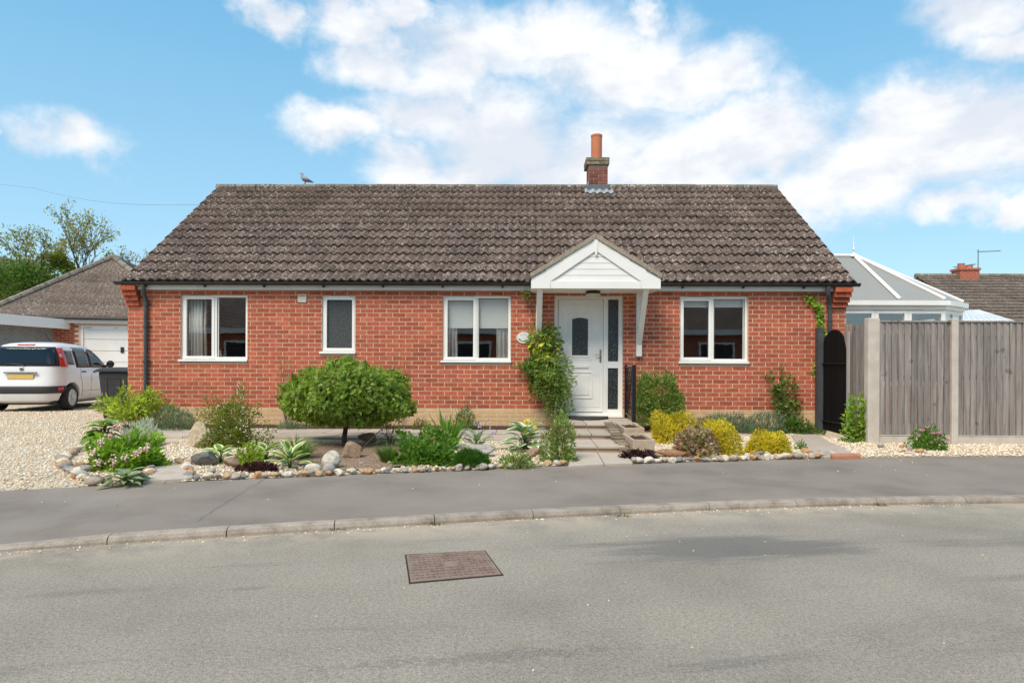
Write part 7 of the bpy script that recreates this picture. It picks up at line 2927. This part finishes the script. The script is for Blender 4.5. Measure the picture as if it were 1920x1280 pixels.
for dx in (-6, 0, 5, 10, -2):
    a = on_y(1040 + dx, 792, -0.34)
    b = on_y(1034 + dx * 1.5, 735, -0.36)
    c_ = on_y(1018 + dx, 650, -0.22)
    m.tube([a, a.lerp(b, .5) + Vector((0.02, 0, 0)), b, b.lerp(c_, .5), c_], [0.012, 0.010, 0.009, 0.007, 0.004], 6)
m.tube([on_y(1010, 640, -0.1), on_y(1000, 600, -0.03), on_y(996, 570, -0.03), on_y(989, 546, -0.05)], 0.004, 5)
obj('stems', m, TWIG, t)
a, b = on_y(1044, 790, -0.30), on_y(1044, 742, -0.30)
tag(obj('grey_pipe', MB().tube([(a.x, a.y, gz(a.x, a.y) - .02), (b.x, b.y, b.z)], 0.016, 8), mat('grey_pipe_plastic', [(0.45, 0.48, 0.52)], rough=0.4)), 'short grey pipe standing among the climber stems', 'pipe')

# ---- right bed
shrub('green_hedge_shrub', 'dense rounded green shrub behind the black railing', 'shrub', 1236, 784, 86, 104, 5200, 0.05, 0.032, 'climber', amt=0.10, y=-0.50, low=-0.05, stem_n=10, stem_r=0.014, dep=0.75, lift=0.12, box=0.62)
shrub('golden_shrub', 'large golden yellow shrub next to the stone troughs', 'shrub', 1266, 829, 86, 54, 4600, 0.042, 0.020, 'gold', amt=0.13, up=0.45, jit=0.9, dep=0.8)
shrub('golden_shrub', 'golden yellow shrub tucked behind the purple leaved clump', 'shrub', 1350, 853, 84, 58, 4600, 0.042, 0.020, 'gold', amt=0.13, up=0.45, jit=0.9, dep=0.7)
shrub('golden_shrub', 'low golden yellow mound on its own nearest the side path', 'shrub', 1444, 850, 78, 40, 4200, 0.040, 0.019, 'gold', amt=0.12, up=0.45, jit=0.9, dep=0.7)
shrub('heuchera', 'mottled purple and green heuchera mound between golden shrubs', 'plant', 1308, 856, 84, 48, 1500, 0.055, 0.050, 'heuch', amt=0.10, up=0.3, dep=0.7)
shrub('dark_heuchera', 'small blackish purple heuchera at the foot of the trough planter', 'plant', 1200, 861, 64, 14, 420, 0.05, 0.038, 'purple', dep=0.4)
shrub('lavender_row', 'grey green lavender along the plinth below the right window', 'plant', 1360, 806, 110, 30, 2400, 0.07, 0.009, 'grey', up=1.0, jit=0.45, dep=0.3, y=-0.62)
shrub('lavender_row', 'grey lavender below the climbing clematis', 'plant', 1432, 806, 84, 32, 1500, 0.07, 0.010, 'grey', up=0.9, jit=0.5, dep=0.35, y=-0.70)
shrub('bed_filler', 'leafy green plant between lavender and the gate', 'plant', 1490, 810, 66, 26, 700, 0.055, 0.034, 'mid', amt=0.2, dep=0.4, y=-0.62)
shrub('weed_clump', 'low green weeds in front of the gate post', 'plant', 1520, 812, 50, 12, 360, 0.035, 0.020, 'mid', amt=0.2, dep=0.5, y=-0.75)
shrub('bright_weed', 'tiny bright green seedling beside the side path flags', 'plant', 1503, 842, 18, 14, 90, 0.035, 0.024, 'fresh')
t, c, rx, rz = shrub('post_creeper', 'leafy bush with white specks growing against the concrete post', 'shrub', 1609, 828, 40, 76, 1100, 0.055, 0.040, 'hydr', amt=0.2, up=0.2, dep=0.5, stem_n=9, box=0.55)
dots(t, 'flowers', on_dome(c, rx, rx * .5, rz, 10, 8, 0.0), 0.014, WHITEF)
t, c, rx, rz = shrub('pink_sedum', 'small bush with pink flower heads on the gravel before the fence', 'shrub', 1748, 843, 60, 38, 1300, 0.045, 0.026, 'fresh', amt=0.15, up=0.5, dep=0.7)
for q in [(1762, 811), (1750, 812), (1760, 823), (1775, 826), (1722, 815), (1746, 830), (1738, 800), (1728, 806)]:
    b = on_y(q[0], q[1], c.y - rx * 0.45)
    obj('flower_head', np_mesh('flower_head', *scatter_stones(np.array([b]) + rng.normal(0, 0.016, (16, 3)) * np.array([1, 1, .5]), rng.uniform(0.012, 0.022, 16), 3, 1.0)), HOTPINK, t, smooth='all', kind='stuff')
# ivy on the right downpipe
t = thing('wall_ivy', 'ivy trailing down the wall beside the right downpipe', 'climber', Vector((fx(1545, 640), -0.05, 1.4)))
way = [(1513, 553), (1522, 562), (1530, 572), (1538, 580), (1535, 592), (1539, 604), (1540, 616), (1545, 628)]
P = []
m = MB().tube([on_y(a, b, -0.015) for a, b in way], 0.004, 5)
for a, b in zip(way[:-1], way[1:]):
    for i in range(26):
        q = random.random()
        w_ = on_y(a[0] + (b[0] - a[0]) * q + random.gauss(0, 3.6), a[1] + (b[1] - a[1]) * q + random.gauss(0, 3.4), -0.03 - random.random() * 0.06)
        P.append(tuple(w_))
for i in range(26):
    P.append(tuple(on_y(1530 + random.gauss(0, 3), 688 + random.gauss(0, 8), -0.04)))
P = np.array(P)
V, F = leaves(P, rdirs(len(P)) + np.array([0, -.2, -.5]), rdirs(len(P)) * .6 + np.array([0, -1.2, .4]), 0.055, 0.05)
obj('stem', m, TWIG, t)
obj('leaves', np_mesh('leaves', V, F), LM['hydr'], t, kind='stuff')
# plant behind the frosted window
t = thing('window_plant', 'small potted plant behind the frosted window', 'plant', Vector((fx(632, 650, 0.18), 0.18, W2[2] + 0.10)))
c = Vector((fx(632, 650, 0.18), 0.18, W2[2] + 0.10))
obj('pot', MB().lathe([(0.04, 0), (0.055, 0.08), (0.05, 0.08), (0.045, 0.06)], c, 12), WHITE, t, smooth=True)
P = np.repeat(np.array([c + Vector((0, 0, .07))]), 26, 0)
V, F = blades(P, rdirs(26) * np.array([1, .4, .5]) + np.array([0, 0, .9]), 0.2, 0.03, 0.6)
obj('leaves', np_mesh('leaves', V, F), LM['lime'], t, kind='stuff')

# ---- weeds along the kerb
for q, lab in (((1490, 948), 'tiny dry weed in a kerb joint below the yellow shrubs'), ((1646, 947), 'brown tufted weed in the kerb joint near the fence'), ((815, 983), 'orange brown weed at the kerb above the manhole cover'),
               ((1166, 967), 'small green weed in the kerb joint below the steps'), ((627, 993), 'short weed in the kerb joint below the clipped tree')):
    b = on_z(q[0], q[1], Z_ROAD)
    t = thing('kerb_weed', lab, 'weed', b)
    P = np.array([b]) + rng.normal(0, 0.02, (40, 3)) * np.array([2.0, .6, 0])
    V, F = blades(P, rdirs(40) * .8 + np.array([0, -.2, .8]), rng.uniform(.02, .055, 40), 0.006, 0.6)
    obj('blades', np_mesh('blades', V, F), LM['reddy'], t, kind='stuff')

# ---- trees on the left horizon
def grow(m, tips, p, d, L, r, lev, rnd, spread):
    q = p + d * L
    mid = p.lerp(q, 0.5) + Vector((rnd.uniform(-1, 1), rnd.uniform(-1, 1), rnd.uniform(-.5, 1))) * L * 0.06
    m.tube([p, mid, q], [r, r * 0.85, r * 0.68], 6 if lev > 1 else 4, cap=False)
    if lev <= 2:
        for t_ in (0.3, 0.6, 0.9, 1.0):
            tips.append(p.lerp(q, t_))
    if lev == 0:
        return
    for k_ in range(rnd.choice((2, 3, 3))):
        a = rnd.uniform(0, 6.28)
        s_ = rnd.uniform(spread * 0.5, spread)
        x_ = d.orthogonal().normalized()
        y_ = d.cross(x_)
        nd = (d * math.cos(s_) + (x_ * math.cos(a) + y_ * math.sin(a)) * math.sin(s_) + Vector((0, 0, 0.10))).normalized()
        grow(m, tips, q, nd, L * rnd.uniform(0.62, 0.86), r * 0.62, lev - 1, rnd, spread)


def tree(label, px, py_top, y, seed, lm, nl, Lf, Wf, lev=6, spread=0.55, clump=0.3, name='garden_tree', lean=(0, 0), firstL=None):
    base = Vector((fx(px, 600, y), y, -0.05))
    top = fz(px, py_top, y)
    t_ = thing(name, label, 'tree', base)
    rnd = random.Random(seed)
    m_, tips = MB(), []
    H = top - base.z
    grow(m_, tips, base, Vector((lean[0], lean[1], 1)).normalized(), firstL or H * 0.26, H * 0.014, lev, rnd, spread)
    tz = max(q.z for q in tips)
    sc_ = H / (tz - base.z)
    m_.v = [(base.x + (v[0] - base.x) * sc_, base.y + (v[1] - base.y) * sc_, base.z + (v[2] - base.z) * sc_) for v in m_.v]
    tips = np.array([(base.x + (v.x - base.x) * sc_, base.y + (v.y - base.y) * sc_, base.z + (v.z - base.z) * sc_) for v in tips])
    obj('trunk', m_, BARKM, t_, smooth='all')
    idx = rng.integers(0, len(tips), nl)
    P_ = tips[idx] + rng.normal(0, clump, (nl, 3))
    V_, F_ = leaves(P_, rdirs(nl), rdirs(nl) + np.array([0, 0, .6]), Lf * rng.uniform(.6, 1.3, nl), Wf * rng.uniform(.6, 1.3, nl))
    obj('crown', np_mesh('crown', V_, F_), LM[lm], t_, kind='stuff')
    return t_, tips, base


t, tips, base = tree('airy sparse tree with thin upright branches behind the garage roof', 118, 386, 24, 31, 'autumn', 2600, 0.14, 0.095, lev=6, spread=0.62, clump=0.10)
for (cx_, cy_, w_) in ((92, 492, 34), (112, 490, 26), (126, 503, 22)):
    c_ = on_y(cx_, cy_, 23.5)
    k_ = depth(c_) / FPX
    n = 900
    D = rdirs(n)
    P = D * (rng.random(n) ** 0.4)[:, None] * w_ * 0.55 * k_ + np.array(c_)
    V, F = leaves(P, D + rdirs(n) * .5, rdirs(n), 0.14, 0.06)
    obj('mistletoe', np_mesh('mistletoe', V, F), LM['olive'], t, kind='stuff')
tree('thin pale branched sapling peeping over the garage ridge', 232, 462, 26, 33, 'autumn', 520, 0.13, 0.09, lev=5, spread=0.6, clump=0.10)
t, tips, base = tree('leafy green tree low behind the garage left slope', 66, 492, 21, 35, 'mid', 5000, 0.16, 0.10, lev=6, spread=0.75, clump=0.30)
tree('dark dense tree cut by the left edge of the picture', -88, 425, 19, 37, 'mid', 9000, 0.15, 0.10, lev=6, spread=0.62, clump=0.28)

# ------------------------------------------------------------------ across the street (seen in the window reflections)
OY = -19.0
oh = thing('opposite_house', 'brick bungalow across the street mirrored in the window glass', 'bungalow', (2, OY - 4, 0.2))
obj('wall', MB().box(-9, 12, OY - 7, OY, -0.3, 2.6), SIDEB, oh)
m = MB().prism([(OY + 0.4, 2.62), (OY - 3.6, 5.3), (OY - 7.6, 2.62)], -9.5, 12.5, 'x')
obj('roof', m, TILE, oh)
obj('fascia', MB().box(-9.5, 12.5, OY + 0.41, OY + 0.44, 2.42, 2.66), FASC, oh)
for x0 in (-7.5, -3.0, 3.5, 8.0):
    wf = obj('window', MB().box(x0, x0 + 1.6, OY + 0.002, OY + 0.05, 0.9, 2.1), WHITE, oh)
    obj('pane', MB().box(x0 + 0.1, x0 + 1.5, OY + 0.051, OY + 0.056, 1.0, 2.0), CARBLK, wf)
for x0 in (-9.3, -5.2, 1.2, 6.5):
    obj('porch_post', MB().box(x0, x0 + 0.16, OY + 0.15, OY + 0.31, -0.2, 2.42), WHITE_PAINT, oh)
oh2 = thing('opposite_house', 'second brick bungalow across the street mirrored in the leftmost window', 'bungalow', (-20, OY - 4, 0.2))
obj('wall', MB().box(-30, -11.5, OY - 7, OY, -0.3, 2.6), SIDEB, oh2)
obj('roof', MB().prism([(OY + 0.4, 2.62), (OY - 3.6, 5.0), (OY - 7.6, 2.62)], -30.5, -11.0, 'x'), TILE, oh2)
obj('fascia', MB().box(-30.5, -11.0, OY + 0.41, OY + 0.44, 2.42, 2.66), FASC, oh2)
for x0 in (-13.6, -17.0, -24.0):
    wf = obj('window', MB().box(x0, x0 + 1.6, OY + 0.002, OY + 0.05, 0.9, 2.1), WHITE, oh2)
    obj('pane', MB().box(x0 + 0.1, x0 + 1.5, OY + 0.051, OY + 0.056, 1.0, 2.0), CARBLK, wf)
for k, (x, y, h, w) in enumerate(((-13, -29, 10, 3.4), (-7, -30, 9, 3.6), (-19.5, -29, 10.5, 3.2))):
    t = thing('street_tree', ('tall tree in the gap between the two opposite bungalows', 'tree rising behind the opposite bungalow roof', 'tree behind the second opposite bungalow')[k] + ' mirrored in the glass', 'tree', (x, y, -0.2))
    obj('trunk', MB().tube([(x, y, -0.3), (x + 0.1, y, h * 0.5), (x, y, h * 0.8)], [0.25, 0.16, 0.05], 8), BARKM, t)
    n = 5000
    D = rdirs(n)
    R_ = rng.uniform(0.35, 1.0, n) ** 0.6
    P = D * R_[:, None] * np.array([w, w, h * 0.38]) * (1 + 0.25 * np.sin(D[:, :1] * 7 + D[:, 2:] * 5)) + np.array([x, y, h * 0.62])
    V, F = leaves(P, D + rdirs(n) * 0.8, rdirs(n), 0.34, 0.22)
    obj('crown', np_mesh('crown', V, F), LEAF_DARK, t, kind='stuff')
hb = thing('opposite_hedge', 'rounded green hedge across the street mirrored in the right window', 'hedge', (6, OY + 2.5, -0.1))
n = 5000
D = rdirs(n)
D[:, 2] = abs(D[:, 2])
P = D * rng.uniform(0.8, 1.05, n)[:, None] * np.array([3.6, 0.9, 1.25]) + np.array([7.0, OY + 2.5, -0.15])
V, F = leaves(P, D + rdirs(n) * 0.7, rdirs(n), 0.13, 0.09)
obj('foliage', np_mesh('foliage', V, F), LEAF_DARK, hb, kind='stuff')
obj('core', MB().lathe([(0.85, -0.1), (0.9, 0.5), (0.6, 0.9), (0.05, 1.1)], (7.0, OY + 2.5, 0), 16), BARKM, hb)
